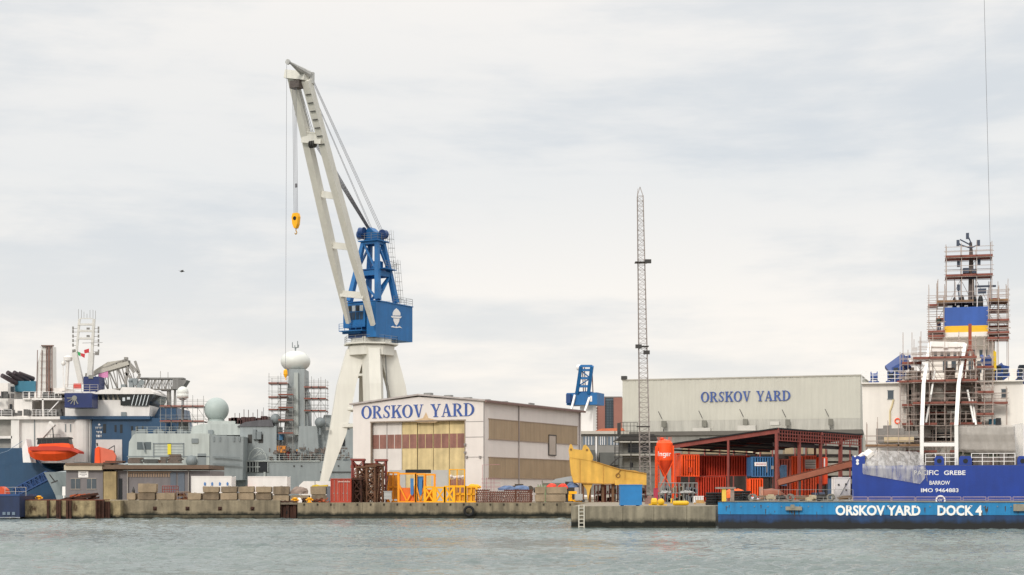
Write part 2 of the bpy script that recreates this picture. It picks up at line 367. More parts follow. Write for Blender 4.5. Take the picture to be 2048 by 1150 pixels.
# scaffold: standards, ledgers, guard rails and boarded lifts ----------------------------------
def scaffold(label, px0, px1, Y, zl, depth=2.0, step=1.9, dt=None, rz=0, toprail=1.1, base=None, skip=0., name='scaffold', bm=None, group='scaffolds round the ships', frame=None, y0=0, r=.045, pole=None):
    """zl: picture rows of the boarded lifts, lowest last; base: row of the foot"""
    t = frame or T((px0+px1)/2, Y, 0, rz)
    t2 = T.__new__(T); t2.loc = t.loc; t2.rz = t.rz; t2.i = t.i
    t2.thing(name, label, 'scaffold', group)
    zs = [t.p(px0, a, y0).z for a in zl]; zb = t.p(px0, base if base else zl[-1], y0).z
    x0, x1 = t.p(px0, 900, y0).x, t.p(px1, 900, y0).x
    m = MB(); nx = max(1, int(round((x1-x0)/step))); zt = max(zs)+toprail
    rnd = random.Random(int(px0*7+zl[0]))
    for i in range(nx+1):
        x = x0+(x1-x0)*i/nx
        for y in (y0, y0+depth): m.tube((x, y, zb), (x, y, zt+rnd.uniform(0, .9)), r, 4)
        for z in zs: m.tube((x, y0-.15, z-.1), (x, y0+depth+.15, z-.1), r*.8, 4)
    for z in zs:
        for y in (y0, y0+depth):
            for dz in (0-.06, .55, 1.05): m.tube((x0-.2, y, z+dz), (x1+.2, y, z+dz), r*.75, 4)
    zz = sorted(zs+[zb])
    for j in range(len(zz)-1):
        for i in range(nx):
            if rnd.random() < .5:
                a, b = x0+(x1-x0)*i/nx, x0+(x1-x0)*(i+1)/nx
                if rnd.random() < .5: a, b = b, a
                m.tube((a, y0+depth, zz[j]), (b, y0+depth, zz[j+1]), r*.7, 4)
    t2.part('standards', m, pole or steel)
    for z in zs:
        b = MB(); k = 4
        for i in range(nx):
            if rnd.random() < skip: continue
            a, c = x0+(x1-x0)*i/nx, x0+(x1-x0)*(i+1)/nx
            for j in range(k):
                ya = y0+depth*j/k; b.box(a-.1, c+.08, ya+.03, ya+depth/k-.03, z+.002*j, z+.07+.01*(i % 3))
            b.box(a-.1, c+.08, y0-.06, y0-.02, z, z+.2)
        if b.v: t2.part('boarding', b, bm or plank)
    return t2
# ================================================================ SETTING
G, GL = 1.75, 2.0
def Xp(px, Y): return (px-1024)/F*Y
# water -----------------------------------------------------------
wm = bpy.data.materials.new('harbour water'); wm.use_nodes = True; t_ = wm.node_tree; L_ = t_.links.new; b_ = t_.nodes['Principled BSDF']
b_.inputs['Roughness'].default_value = .07; b_.inputs['IOR'].default_value = 1.33
geo_ = N(t_, 'ShaderNodeNewGeometry')
def wnoise(scale, sx, sy, det, rough=.6):
    mp = N(t_, 'ShaderNodeMapping'); mp.inputs['Scale'].default_value = (sx, sy, 1); mp.inputs['Rotation'].default_value = (0, 0, R(12)); L_(geo_.outputs['Position'], mp.inputs[0])
    n = N(t_, 'ShaderNodeTexNoise'); n.inputs['Scale'].default_value = scale; n.inputs['Detail'].default_value = det; n.inputs['Roughness'].default_value = rough; L_(mp.outputs[0], n.inputs['Vector']); return n.outputs['Fac']
big = wnoise(.05, .5, 1, 4)
crw = N(t_, 'ShaderNodeValToRGB'); crw.color_ramp.elements[0].position = .35; crw.color_ramp.elements[0].color = (*lin('#566361'), 1); crw.color_ramp.elements[1].position = .65; crw.color_ramp.elements[1].color = (*lin('#76817d'), 1)
L_(big, crw.inputs[0]); L_(crw.outputs[0], b_.inputs['Base Color'])
bp_ = N(t_, 'ShaderNodeBump'); bp_.inputs['Strength'].default_value = .9; bp_.inputs['Distance'].default_value = .20
wa_ = N(t_, 'ShaderNodeMath', operation='MULTIPLY_ADD'); wa_.inputs[1].default_value = .35; L_(wnoise(9, .7, 1, 3), wa_.inputs[0]); L_(wnoise(2.2, .7, 1, 4), wa_.inputs[2]); L_(wa_.outputs[0], bp_.inputs['Height']); L_(bp_.outputs[0], b_.inputs['Normal'])
MATS['water'] = wm
# water surface: a finely rippled sheet in front of the quay, joined to a coarse sheet beyond it
wav = []; rw = random.Random(3)
for i in range(46):
    lam = .55*1.085**i; a = R(-90+rw.gauss(0, 38)); k = 2*math.pi/lam
    wav.append((k*math.cos(a), k*math.sin(a), rw.uniform(0, 6.28), .0125*lam**.5/(1+(lam/3.5)**1.6)))
import numpy as np
ys = [38.0]
while ys[-1] < 182: ys.append(ys[-1]+max(.11, ys[-1]*.0026))
ys = np.array(ys); nxw = 620
us = np.linspace(-.40, .40, nxw)
Xg = us[None, :]*ys[:, None]; Yg = np.repeat(ys[:, None], nxw, 1)
Zg = np.zeros_like(Xg)
for kx, ky, ph, am in wav: Zg += am*np.sin(kx*Xg+ky*Yg+ph)
Zg *= .72+.5*np.sin(Xg*.11+Yg*.05)*np.sin(Yg*.09-Xg*.03)
Zg = Zg*.9+.35*np.abs(Zg)-.01
edge = np.minimum(1, (182-Yg)/3); Zg *= edge
nv = Xg.size; me = bpy.data.meshes.new('water')
nr = len(ys); idx = np.arange(nv).reshape(nr, nxw)
quads = np.stack([idx[:-1, :-1], idx[:-1, 1:], idx[1:, 1:], idx[1:, :-1]], -1).reshape(-1, 4)
far = [(-9000, 38, 0), (-.4*38, 38, 0), (-.4*ys[-1], ys[-1], 0), (-9000, ys[-1], 0), (9000, 38, 0), (.4*38, 38, 0), (.4*ys[-1], ys[-1], 0), (9000, ys[-1], 0), (-9000, 12000, 0), (9000, 12000, 0), (-9000, -600, 0), (9000, -600, 0)]
V = np.concatenate([np.stack([Xg, Yg, Zg], -1).reshape(-1, 3), np.array(far, float)]); n0 = nv
extra = [(n0+3, n0+0, n0+1, n0+2), (n0+5, n0+4, n0+7, n0+6), (n0+3, n0+7, n0+9, n0+8), (n0+10, n0+11, n0+4, n0+0)]
Q = np.concatenate([quads, np.array(extra)])
me.vertices.add(len(V)); me.vertices.foreach_set('co', V.ravel()); me.loops.add(Q.size); me.loops.foreach_set('vertex_index', Q.ravel().astype(np.int32))
me.polygons.add(len(Q)); me.polygons.foreach_set('loop_start', np.arange(0, Q.size, 4, dtype=np.int32)); me.polygons.foreach_set('loop_total', np.full(len(Q), 4, np.int32))
me.update(calc_edges=True); me.validate(); me.materials.append(wm); me.polygons.foreach_set('use_smooth', [True]*len(me.polygons))
wo = bpy.data.objects.new('water', me); C.objects.link(wo); tag(wo, kind='structure')
# ground ----------------------------------------------------------
o = finish('ground', MB().plan([(-25.2, 177), (8.6, 177), (4.95, 130.9), (16.1, 130.9), (21.0, 151.5), (31.3, 151.5), (67, 296), (420, 300), (900, 2500), (-60, 2500), (-13, 246.5), (-25.2, 246.5)], -3, G), ground_m); tag(o, kind='structure')
o = finish('ground', MB().plan([(-54, 177), (-25.23, 177), (-25.23, 246.5), (-54, 246.5)], -3, GL), ground_m); tag(o, kind='structure')

# ================================================================ QUAY WALLS
t = T(120, 174, 0).thing('quay_wall', 'old spalled concrete pier face with brown gaps at the far left', 'quay wall')
m = MB()
for a, b in ((40, 95), (99, 139), (143, 192)):
    m.r(t, a, 1001, b, 1040, 0, 3.2)
t.part('wall_block', m, conc_old)
m = MB().r(t, 40, 999, 205, 1001, .05, 3.2); t.part('coping', m, rustm)
m = MB()
for a in (96.5, 115, 120, 135, 141, 194, 197, 200, 203, 206):
    p = t.p(a, 1000, -.12); m.box(p.x-.12, p.x+.12, -.3, .1, -1, p.z-.05)
t.part('piles', m, rustd)
m = MB(); p = t.p(193, 1001, 0); q = t.p(238, 1001, 0); m.box(p.x, q.x, .6, 3, -2, 2.0); t.part('back_wall', m, conc_old)
m = MB()
for a in (205, 211, 217): p = t.p(a, 1000, 0); m.tube((p.x, .2, -1), (p.x, .2, 1.9), .16, 8)
t.part('fender_pile', m, rustd)

t = T(400, 176, 0).thing('quay_wall', 'pale concrete quay wall with four rusty anchor bolts below the block rows', 'quay wall')
m = MB(); a, b = t.p(226, 1000, 0).x, t.p(560, 1000, 0).x
m.add([(a, 0, -2), (b, 0, -2), (b, 1.05, -2), (a, 1.05, -2), (a, 0, 2.0), (b, 0, 2.0), (b, 1.05, 2.0), (a, 1.05, 2.0)], [(0,3,2,1),(4,5,6,7),(0,1,5,4),(1,2,6,5),(2,3,7,6),(3,0,4,7)])
t.part('wall', m, conc)
m = MB().box(a, b, -.12, 0, -2, .35); t.part('plinth', m, M('tide stained concrete', '#5c5442', .9, .3, 1., streak=.4, algae=(.1, '#1b1d16'), bump=.6))
for px in (310, 375, 440, 505):
    p = t.p(px, 1017, 0); m = MB().box(p.x-.2, p.x+.2, -.08, -.002, p.z-.2, p.z+.2); m.lathe((p.x, -.07, p.z), [(.12, 0), (.12, -.14), (.05, -.2)], 8, 'y'); t.part('anchor_bolt', m, rustd)
t = T(578, 177, 0).thing('sheet_pile_gap', 'dark rusty steel piles filling the gap between two concrete quay walls', 'steel piles')
m = MB()
for px in (563, 570, 577, 584, 591): p = t.p(px, 1010, 0); m.box(p.x-.17, p.x+.17, -.5-(px % 2)*.2, 0, -2, 1.55)
t.part('pile', m, rustd); m = MB().r(t, 561, 1005, 594, 1009, -.9, -.5); t.part('waling', m, M('bleached timber', '#75695a', .9, .3, 2))
m = MB().r(t, 561, 1002, 594, 1004, -.6, .02); t.part('cap', m, rustd)

t = T(860, 176, 0).thing('quay_wall', 'long weathered concrete quay wall carrying the hanging tyre', 'quay wall')
a, b = t.p(595, 1000, 0).x, 8.6-t.loc.x
m = MB(); n = 9
for i in range(n): m.box(a+(b-a)*i/n, a+(b-a)*(i+1)/n-.02, .004*(i % 2), 1.0, -2, G)
t.part('wall', m, conc)
m = MB()
for i in range(22): x = a+(b-a)*(i+.5)/22; m.box(x-.09, x+.09, -.05, .1, G-.32, G-.1)
t.part('drain_hole', m, M('dark drain brown', '#3b352b', .9))  # row of dark brown pieces just below the wall top
m = MB().box(a, b, -.1, -.002, -2, .22); t.part('plinth', m, MATS['tide stained concrete'])
t = T(1288, 130, 0).thing('pier', 'near concrete pier jutting out to the floating dock, ladder on its left end', 'pier')
m = MB(); a, b = t.p(1143, 1012, 0).x, t.p(1432, 1012, 0).x; n = 4; cuts = [1143, 1157, 1246, 1308, 1374, 1432]
for i, (c, d) in enumerate(zip(cuts, cuts[1:])):
    m.box(t.p(c, 1012, 0).x, t.p(d, 1012, 0).x-.03, .003*(i % 2), .9, -2, G)
t.part('wall', m, conc2)
m = MB().plan([(a-.0, .9), (a+.12, .9), (a+3.9, 46), (a+3.7, 46)], -2, G-.02); t.part('side_wall', m, conc2)
m = MB(); c, d = t.p(1157.5, 1012, 0).x, t.p(1168, 1012, 0).x
for x in (c, d): m.box(x-.05, x+.05, -.16, -.1, -.1, G+.1)
for i in range(6): m.box(c, d, -.15, -.11, .05+i*.3, .13+i*.3)
t.part('ladder', m, M('galvanised ladder', '#c6c0b2', .6, .2, 3))
m = MB().box(a, b, -.08, -.01, -2, .1); t.part('plinth', m, MATS['tide stained concrete'])
t = T(938, 175.7, 0); c = t.p(938, 1022, 0)
m = MB(); vs = []
prof = [(.33, 0), (.36, -.13), (.5, -.16), (.60, -.11), (.62, 0), (.60, .1), (.5, .14), (.36, .1)]
n = 28
for i in range(n):
    a_ = 2*math.pi*i/n; vs += [(c.x+r_*math.cos(a_), y-.18, c.z+r_*math.sin(a_)) for r_, y in prof]
m.add(vs, [(i*8+j, ((i+1) % n)*8+j, ((i+1) % n)*8+(j+1) % 8, i*8+(j+1) % 8) for i in range(n) for j in range(8)])
m.tube((c.x, -.2, c.z+.6), (c.x, -.05, G), .025, 5)
t.solo('tyre_fender', 'black rubber tyre hung against the long quay wall', 'tyre', m, black, smooth=True)

# ================================================================ MAIN CRANE
HR = -29
t = T(742, 235, G).thing('harbour_crane', 'tall cream and blue slewing harbour crane towering over the gabled hall', 'crane')
# portal: four tapering legs, right leg pair turned to the camera
pz = lambda py, Y=235: EYE+(HZ-py)*Y/F-G
ztop, zhd, zkn = pz(700), pz(712), pz(868)
PA = R(12)           # turn of the portal
def leg_point(k, rad, z):
    a = PA+math.pi/2*k; return Vector((rad*math.cos(a), rad*math.sin(a), z))
for k in range(4):
    a = PA+math.pi/2*k; d = Vector((math.cos(a), math.sin(a), 0)); n_ = Vector((-math.sin(a), math.cos(a), 0))
    secs = [(3.6, .9, 1.5, ztop), (5.0, 2.35, 1.5, (ztop+zkn)/2+1), (6.15, 3.75, 1.4, zkn), (8.0, 7.35, .6, 0.0)]
    # outer radius, inner radius, half width, height
    vs = []
    for ro, ri, hw, z in secs:
        vs += [d*ri-n_*hw, d*ro-n_*hw*.55, d*ro+n_*hw*.55, d*ri+n_*hw]
        for i in range(4): vs[-4+i] = vs[-4+i]+Vector((0, 0, z))
    m = MB(); m.add(vs, [(0, 1, 2, 3), (15, 14, 13, 12)]+[(4*j+i, 4*j+4+i, 4*j+4+(i+1) % 4, 4*j+(i+1) % 4) for j in range(3) for i in range(4)])
    t.part('leg', m, cream)
m = MB()
for k in range(4):
    for (z, r1) in ((pz(752), 3.3), (pz(820), 4.7)):
        if k in (1, 2): m.tube(leg_point(k, r1, z), leg_point(k+1, r1, z), .22, 6)
    m.bar(leg_point(k, 5.4, pz(852)), leg_point(k+1, 5.4, pz(852)), .3, .5)
t.part('brace', m, cream)
m = MB(); oct_ = lambda r_: [(r_*math.cos(R(22.5+45*i+12)), r_*math.sin(R(22.5+45*i+12))) for i in range(8)]
m.plan(oct_(3.55), pz(712), pz(694)); m.plan(oct_(3.1), pz(694), pz(676)); t.part('portal_head', m, cream)
m = MB().plan(oct_(4.15), pz(691), pz(688)); t.part('platform', m, cream)
m = MB(); pts = [Vector((x, y, pz(688))) for x, y in oct_(4.0)]; m.rail(pts+[pts[0]], 1.0, 1.2, .03); t.part('platform_railing', m, steel)
m = MB().lathe((0, 0, 0), [(1.75, pz(676)), (1.75, pz(669)), (2.1, pz(668)), (2.1, pz(664))], 24); t.part('slewing_ring', m, cblue)
m = MB(); m.tube((3.4, -2.6, 0), (2.2, -1.4, pz(700)), .1, 6); m.box(-6.3, -5.9, -3, -2.6, pz(862), pz(856)); t.part('conduit', m, steel)
# everything above slews as one: a second frame gives its directions, parts keep the crane as parent
U = T.__new__(T); U.loc = t.loc; U.rz = R(HR); U.i = Matrix.Rotation(-U.rz, 3, 'Z'); U.o = t.o
def up(name, mb, mat, smooth=False, parent=None):
    rot = Matrix.Rotation(U.rz, 3, 'Z'); mb.v = [tuple(rot @ Vector(v)) for v in mb.v]
    return t.part(name, mb, mat, parent, smooth=smooth)
hx0, hx1, hy0, hy1 = -2.55, 3.0, -3.2, 6.6
zb = U.p(757, 673, hy0).z; zt = U.p(757, 598, hy0).z
m = MB().poly([(hx0, zb+.5), (hx0+.0, zt-.2), (hx1, zt-.2), (hx1, zb), (hx0+.8, zb)], hy0+1.2, hy1); m2 = MB()
m.box(hx1-1.6, hx1, hy0, hy0+1.2, zb, zt-.3)
house = up('machinery_house', m, cblue)
m = MB().box(hx0-.15, hx1+.1, hy0+.4, hy1+.1, zt-.19, zt-.05); up('roof_deck', m, cblue, parent=house)
m = MB(); m.rail([(hx1, 1.5, zt), (hx1, hy1, zt), (hx0, hy1, zt)], 1.0, 1.3, .03); up('roof_railing', m, steel, parent=house)
# emblem on the right side: a bow seen head-on over waves
m = MB()
def side(pts, e):
    P = [U.q(620+a*.2434, 440+b*.2434, hx1) for a, b in pts]; n = len(P)
    m.add([(hx1+e, v.y, v.z) for v in P]+[(hx1-.01, v.y, v.z) for v in P], [tuple(range(n)), tuple(range(2*n-1, n-1, -1))]+[(i, (i+1) % n, (i+1) % n+n, i+n) for i in range(n)])
side([(708, 725), (690, 742), (680, 762), (679, 785), (742, 785), (741, 762), (728, 742)], .04)
side([(664, 789), (752, 793), (744, 806), (728, 808), (686, 804), (671, 801)], .043)
side([(683, 808), (734, 811), (730, 835), (719, 856), (708, 868), (697, 855), (687, 833)], .046)
side([(662, 880), (680, 870), (700, 880), (708, 872), (716, 880), (735, 872), (756, 889), (735, 884), (708, 887), (684, 883)], .05)
up('emblem', m, cleanwhite, parent=house)
# cab, hanging at the front left
cx0, cx1, cy0 = hx0-.1, 1.2, hy0-.1
za, zc = U.p(700, 655, cy0).z, U.p(700, 607, cy0).z
m = MB().box(cx0, cx1, cy0, hy0+1.25, za, zc); cab = up('operator_cab', m, cblue)
wz0, wz1 = U.p(700, 623, cy0).z, U.p(700, 612, cy0).z
for i in range(5):
    w = (cx1-cx0-.5)/5; x = cx0+.2+i*w
    m = MB().box(x+.05, x+w-.05, cy0-.04, cy0+.05, wz0, wz1); up('window', m, glassm if i in (0, 1, 3) else M('pale window', '#c9cfd0', .2), parent=cab)
    m = MB().box(x+.05, x+w-.05, cy0-.04, cy0+.05, U.p(700, 640, cy0).z, wz0-.15); up('window', m, M('dim blue glass', '#24394e', .15), parent=cab)
m = MB().box(cx0-.1, hx0+2.9, hy0-.2, hy0+.2, za-.9, za-.55); m.rail([(cx0-.1, cy0-.9, za-.5), (hx1-1.8, cy0-.9, za-.5)], 1., .9, .04); m.box(cx0-.1, hx1-1.7, cy0-.95, hy0+1.2, za-.62, za-.5)
up('cab_walkway', m, cblue)
m = MB().box(hx0+.5, hx1-.6, hy0+.3, hy0+1.3, zb, za-.6); up('turntable_frame', m, dkblue)
# jib: two box girders, tied together, leaning forward and left
Lf, Lh = U.p(697, 646, -4.0), U.p(585, 152, -23)
Rf, Rh = U.p(746, 650, -4.0), U.p(613, 160, -23)
Lf, Rf = Vector(Lf), Vector(Rf)
jl = Lh-Lf; jr = Rh-Rf
def jp(a, b, f): return a+(b-a)*f
def fr(py): return (655-py)/(655-155.)
def girder(a, b, foot=.45):
    m = MB(); k = 1.5
    m.bar(a, jp(a, b, .30), .55, .55, 1.0, 1.15, side=(1, 0, 0)); m.bar(jp(a, b, .30), b, 1.0, 1.15, 1.1, 1.05, side=(1, 0, 0)); return m
jibL = up('jib_girder', girder(Lf, Lh), cream); jibR = up('jib_girder', girder(Rf, Rh), cream)
m = MB().bar(jp(Lh, Lf, .0)+Vector((-.75, 0, .25)), jp(Rh, Rf, .0)+Vector((.2, 0, .4)), 1.6, 1.1); head = up('jib_head', m, cream)
m = MB(); c = jp(Lh, Rh, .45)-Vector((0, .1, 1.0)); m.box(c.x-.8, c.x+.75, c.y-.9, c.y+.3, c.z-.5, c.z+.45); up('head_sheaves', m, M('greasy sheave steel', '#544b46', .6, .4, 3), parent=head)
for py, hh in ((383, .5), (488, .5), (591, .9)):
    a, b = jp(Lf, Lh, fr(py)), jp(Rf, Rh, fr(py)); m = MB().bar(a, b, .9, hh, side=(0, 0, 1)); up('cross_beam', m, cream)
a, b = jp(Lf, Lh, fr(275)), jp(Rf, Rh, fr(272))
m = MB().bar(a+Vector((-.3, -.4, .2)), b+Vector((.2, -.4, .2)), 1.5, .7, side=(0, 0, 1)); pf = up('sheave_platform', m, cream)
mid = (a+b)/2; m = MB()
for i in range(3): m.lathe(mid+Vector((-.35+i*.3, -.6, -.7)), [(.5, 0), (.5, .16)], 16, 'x')
up('luffing_sheave', m, darksteel, parent=pf)
m = MB(); m.rail([a+Vector((0, -1, .5)), b+Vector((.6, -1, .5))], 1., .8, .03); up('platform_railing', m, cream, parent=pf)
m = MB()
for i in range(7):
    c = jp(Rf, Rh, fr(185+i*16)); m.bar(c+Vector((-.3, -.75, 0)), c+Vector((.55, -.75, 0)), .07, .12)
up('girder_ladder', m, darksteel, parent=jibR)
m = MB(); tip = U.p(578, 124, -26.5); base = Rh+Vector((.2, .2, .8))
m.tube(base, tip, .52, 8, .14); m.tube(base+Vector((-.6, 0, -.4)), tip, .2, 6, .08); m.tube(base+Vector((0, .5, .3)), base+Vector((0, .5, -1.2)), .5, 8)
m.lathe(tip+Vector((-.1, -.1, 0)), [(.35, -.12), (.35, .12)], 14, 'y'); flyj = up('fly_jib', m, M('pale grey steel', '#b9b8b4', .5, .15, 1, streak=.3))
# A-frame
az = lambda py: U.p(735, py, 1.).z
T0 = az(600); T1 = az(548); T2 = az(488)
top = [Vector((-1.15, -.3, T2)), Vector((1.25, -.3, T2)), Vector((1.15, 1.5, T2)), Vector((-1.15, 1.5, T2))]
bot = [Vector((-2.3, -2.2, T0-.5)), Vector((2.7, -2.2, T0-.5)), Vector((2.7, 2.6, T0-.5)), Vector((-2.3, 2.6, T0-.5))]
for i in range(4):
    m = MB().bar(bot[i], top[i], .75, .75, .55, .55); up('gantry_leg', m, cblue)
m = MB(); f1 = (T1-T0)/(T2-T0); mids = [b.lerp(c, f1) for b, c in zip(bot, top)]
for i in range(4):
    j = (i+1) % 4
    m.bar(mids[i], mids[j], .45, .7); m.bar(bot[i], mids[j], .3, .3) if i % 2 else m.bar(mids[i], bot[j], .3, .3)
    m.bar(mids[j], top[i], .28, .28); 
    m.bar(top[i], top[j], .5, .6)
up('gantry_brace', m, cblue)
m = MB().box(-1.7, 1.8, -.9, 2.2, T2+.1, T2+.25).box(-2.3, 3.0, -.8, 2.3, T1+.35, T1+.47); m.box(.2, 1.2, .2, 1.4, T1+.47, T1+1.7); up('gantry_platform', m, cblue)
m = MB().rail([(-1.7, -.9, T2+.25), (1.8, -.9, T2+.25), (1.8, 2.2, T2+.25)], 1, 1, .03).rail([(3, -.8, T1+.47), (3, 2.3, T1+.47)], 1, 1, .03)
for (p, q) in (((2.1, 2.4, T1+.5), (1.7, 2.2, T2+2.0)), ((3.0, 3.0, T0-.5), (2.7, 2.5, T1+2.0))):
    p, q = Vector(p), Vector(q)
    for dx in (-.35, .35): m.tube(p+Vector((dx, 0, 0)), q+Vector((dx, 0, 0)), .035, 4); m.tube(p+Vector((dx, .6, 0)), q+Vector((dx, .6, 0)), .022, 4)
    k = int((q-p).length/.6)
    for i in range(k):
        c = p.lerp(q, i/k); m.tube(c+Vector((-.35, 0, 0)), c+Vector((.35, 0, 0)), .022, 4)
        if i % 2: m.path([c+Vector((-.35, 0, 0)), c+Vector((-.35, .7, 0)), c+Vector((.35, .7, 0)), c+Vector((.35, 0, 0))], .02, 4)
up('caged_ladder', m, steel)
m = MB().poly([(-1.2, T2+.2), (1.25, T2+.2), (1.2, T2+1.3), (.5, T2+1.6), (-.3, T2+2.3), (-.75, T2+1.9), (-1.2, T2+1.1)], -.1, 1.6); hd = up('gantry_head', m, cblue)
for x, y, z in ((-1.5, -.4, T2+1.15), (-1.15, -.6, T2+1.55), (1.4, 1.2, T2+1.25)):
    m = MB().lathe((x, y, z), [(.1, -.42), (.68, -.4), (.62, 0), (.68, .4), (.1, .42)], 18, 'y' if x > 0 else 'x'); up('rope_sheave', m, dkblue, parent=hd, smooth=False)
# ropes
m = MB(); S = Vector((-.4, .6, T2+2.1)); S2 = Vector((1.0, 1.2, T2+1.7))
for i in range(10): m.tube(S+Vector((-.6+i*.11, -.1*i, 0)), mid+Vector((-.5+i*.12, .4, -.3)), .03, 4)
for i in range(3): m.tube(S2+Vector((-.2+i*.25, 0, 0)), Rh+Vector((.1+i*.12, .4, .9)), .028, 4)
for i in range(2): m.tube(S+Vector((.2*i, 0, 0)), Rh+Vector((-.1+.1*i, .3, 0)), .028, 4)
for i in range(3): m.tube(mid+Vector((-.5+i*.25, .2, 0)), c+Vector((0, 0, 0)) if 0 else jp(Lh, Rh, .4)+Vector((-.1+i*.15, 0, -1)), .035, 4)
up('luffing_ropes', m, wire)
hk = U.p(592, 436, -24.0); hp = jp(Lh, Rh, .42)+Vector((0, -.9, -1.2)); hk.x, hk.y = hk.x, hp.y
hk = U.p(592, 434, hp.y)
m = MB()
for i in range(4): m.tube(hp+Vector((-.28+i*.2, 0, 0)), hk+Vector((-.32+i*.2, 0, 0)), .028, 4)
zz = U.p(592, 371, hp.y).z; m.box(hk.x-.13, hk.x+.13, hk.y-.1, hk.y+.1, zz-.25, zz+.25)
up('hoist_ropes', m, wire)
m = MB().poly([(hk.x-.35, hk.z+.5), (hk.x+.35, hk.z+.5), (hk.x+.52, hk.z), (hk.x+.40, hk.z-1.0), (hk.x+.15, hk.z-1.5), (hk.x-.15, hk.z-1.5), (hk.x-.42, hk.z-.9), (hk.x-.52, hk.z)], hk.y-.3, hk.y+.3)
hb = up('hook_block', m, yellow)
m = MB()
for dy in (-.34, .30): m.lathe((hk.x, hk.y+dy, hk.z-.2), [(.26, 0), (.26, .05)], 14, 'y')
up('block_sheave', m, black, parent=hb)
m = MB(); P = [Vector((hk.x+a, hk.y, hk.z-1.5+b)) for a, b in ((0, 0), (0, -.35), (.14, -.5), (.1, -.72), (-.08, -.78), (-.18, -.6))]; m.path(P, .07, 6); up('hook', m, M('hook steel yellow', '#b98b2a', .5, .2, 2), parent=hb)
m = MB(); a = Vector(tip)+Vector((-.3, -.1, 0)); b = U.p(571, 738, tip.y-.1); m.tube(a, b, .022, 4); up('auxiliary_rope', m, wire)
m = MB().lathe(b, [(.05, 0), (.25, -.2), (.28, -.7), (.12, -1.1)], 10); m.path([b+Vector((0, 0, -1.1)), b+Vector((.1, 0, -1.3)), b+Vector((0, 0, -1.45))], .06, 5); up('auxiliary_hook', m, yellow)

# ================================================================ GABLED HALL (left)
t = T(968, 195, G, -27).thing('workshop_hall', 'pale gabled hall with blue yard lettering and patched sliding doors', 'hall')
xl = t.p(706, 900, 0).x; ze = t.p(968, 803, 0).z; zel = t.p(706, 808, 0).z; ze = (ze+zel)/2
ap = t.p(838, 791, 0); D = t.q(1162, 900, 0).y
wd = t.p(742, 845, 0); we = t.p(930, 940, 0)
m = MB()
m.poly([(xl, 0), (wd.x, 0), (wd.x, wd.z), (xl, wd.z)], 0, .3).poly([(we.x, 0), (0, 0), (0, wd.z), (we.x, wd.z)], 0, .3)
m.poly([(xl, wd.z+.002), (0, wd.z+.002), (0, ze), (ap.x, ap.z-.15), (xl, ze)], 0, .3)
gw = t.part('gable_wall', m, wall_w)
m = MB().corrs(.3, D, 0, ze, 0, .03, .34); m.box(-.3, -.05, .3, D, 0, ze); sw = t.part('side_wall', m, wall_w)
m = MB().box(xl, xl+.3, .3, D, 0, ze).box(xl, 0, D-.3, D, 0, ze); t.part('rear_wall', m, wall_w)
m = MB()
for (a, za_), (b, zb_) in (((xl-.35, ze-.05), (ap.x, ap.z)), ((ap.x, ap.z), (.35, ze-.05))):
    m.add([(a, -.35, za_), (b, -.35, zb_), (b, D+.3, zb_), (a, D+.3, za_), (a, -.35, za_+.2), (b, -.35, zb_+.2), (b, D+.3, zb_+.2), (a, D+.3, za_+.2)], [(0,3,2,1),(4,5,6,7),(0,1,5,4),(1,2,6,5),(2,3,7,6),(3,0,4,7)])
rf = t.part('roof', m, M('roof sheeting', '#b3aaa6', .6, .12, .6, streak=.2))
m = MB().box(.35, .6, -.4, D+.3, ze-.2, ze+.05); t.part('gutter', m, M('brown gutter', '#7b6059', .6, .2, 1), parent=rf)
m = MB(); 
for y in (9.2,): m.tube((.14, y, 0), (.14, y, ze-.2), .07, 6)
m.tube((.14, D-.8, 0), (.14, D-.8, ze-.2), .07, 6); t.part('downpipe', m, M('pipe grey', '#8b8280', .6))
m = MB(); 
for i in range(5): y = 2+i*D/5.5; m.box(ap.x-.5, ap.x+.5, y, y+.7, ap.z+.15, ap.z+.45)
m.box(.1, .3, D*.42, D*.47, ze+.1, ze+.35); t.part('ridge_vent', m, steel, parent=rf)
# window bands on the side
bandm = M('brown plastic glazing', '#a58f73', .5, .10, .5, streak=.12)
for (ya, yb, pa, pb) in (((1.0), D-1.0, 838, 877), (1.0, D-1.0, 915, 955)):
    y1 = t.q(978, 850, .08).y; y2 = t.q(1155, 850, .08).y
    z1 = t.q(978, pa, .08).z; z0 = t.q(978, pb, .08).z
    m = MB().corrs(y1, y2, z0, z1, .06, .03, .45); t.part('window_band', m, bandm)
    m = MB().box(.02, .12, y1-.1, y2+.1, z1, z1+.1).box(.02, .12, y1-.1, y2+.1, z0-.1, z0); t.part('band_frame', m, M('tan trim', '#9b8876', .6))
y1, y2 = t.q(1097, 890, .1).y, t.q(1112, 890, .1).y; z0, z1 = t.q(1097, 911, .1).z, t.q(1097, 869, .1).z
m = MB().box(.1, .17, y1, y1+.12, z0, z1).box(.1, .17, y2-.12, y2, z0, z1).box(.1, .17, y1, y2, z1-.12, z1).box(.1, .17, y1, y2, z0, z0+.12); t.part('hatch_frame', m, darksteel)
m = MB().box(.09, .13, y1+.12, y2-.12, z0+.12, z1-.12); t.part('hatch', m, M('hatch grey', '#b5a89c', .6))
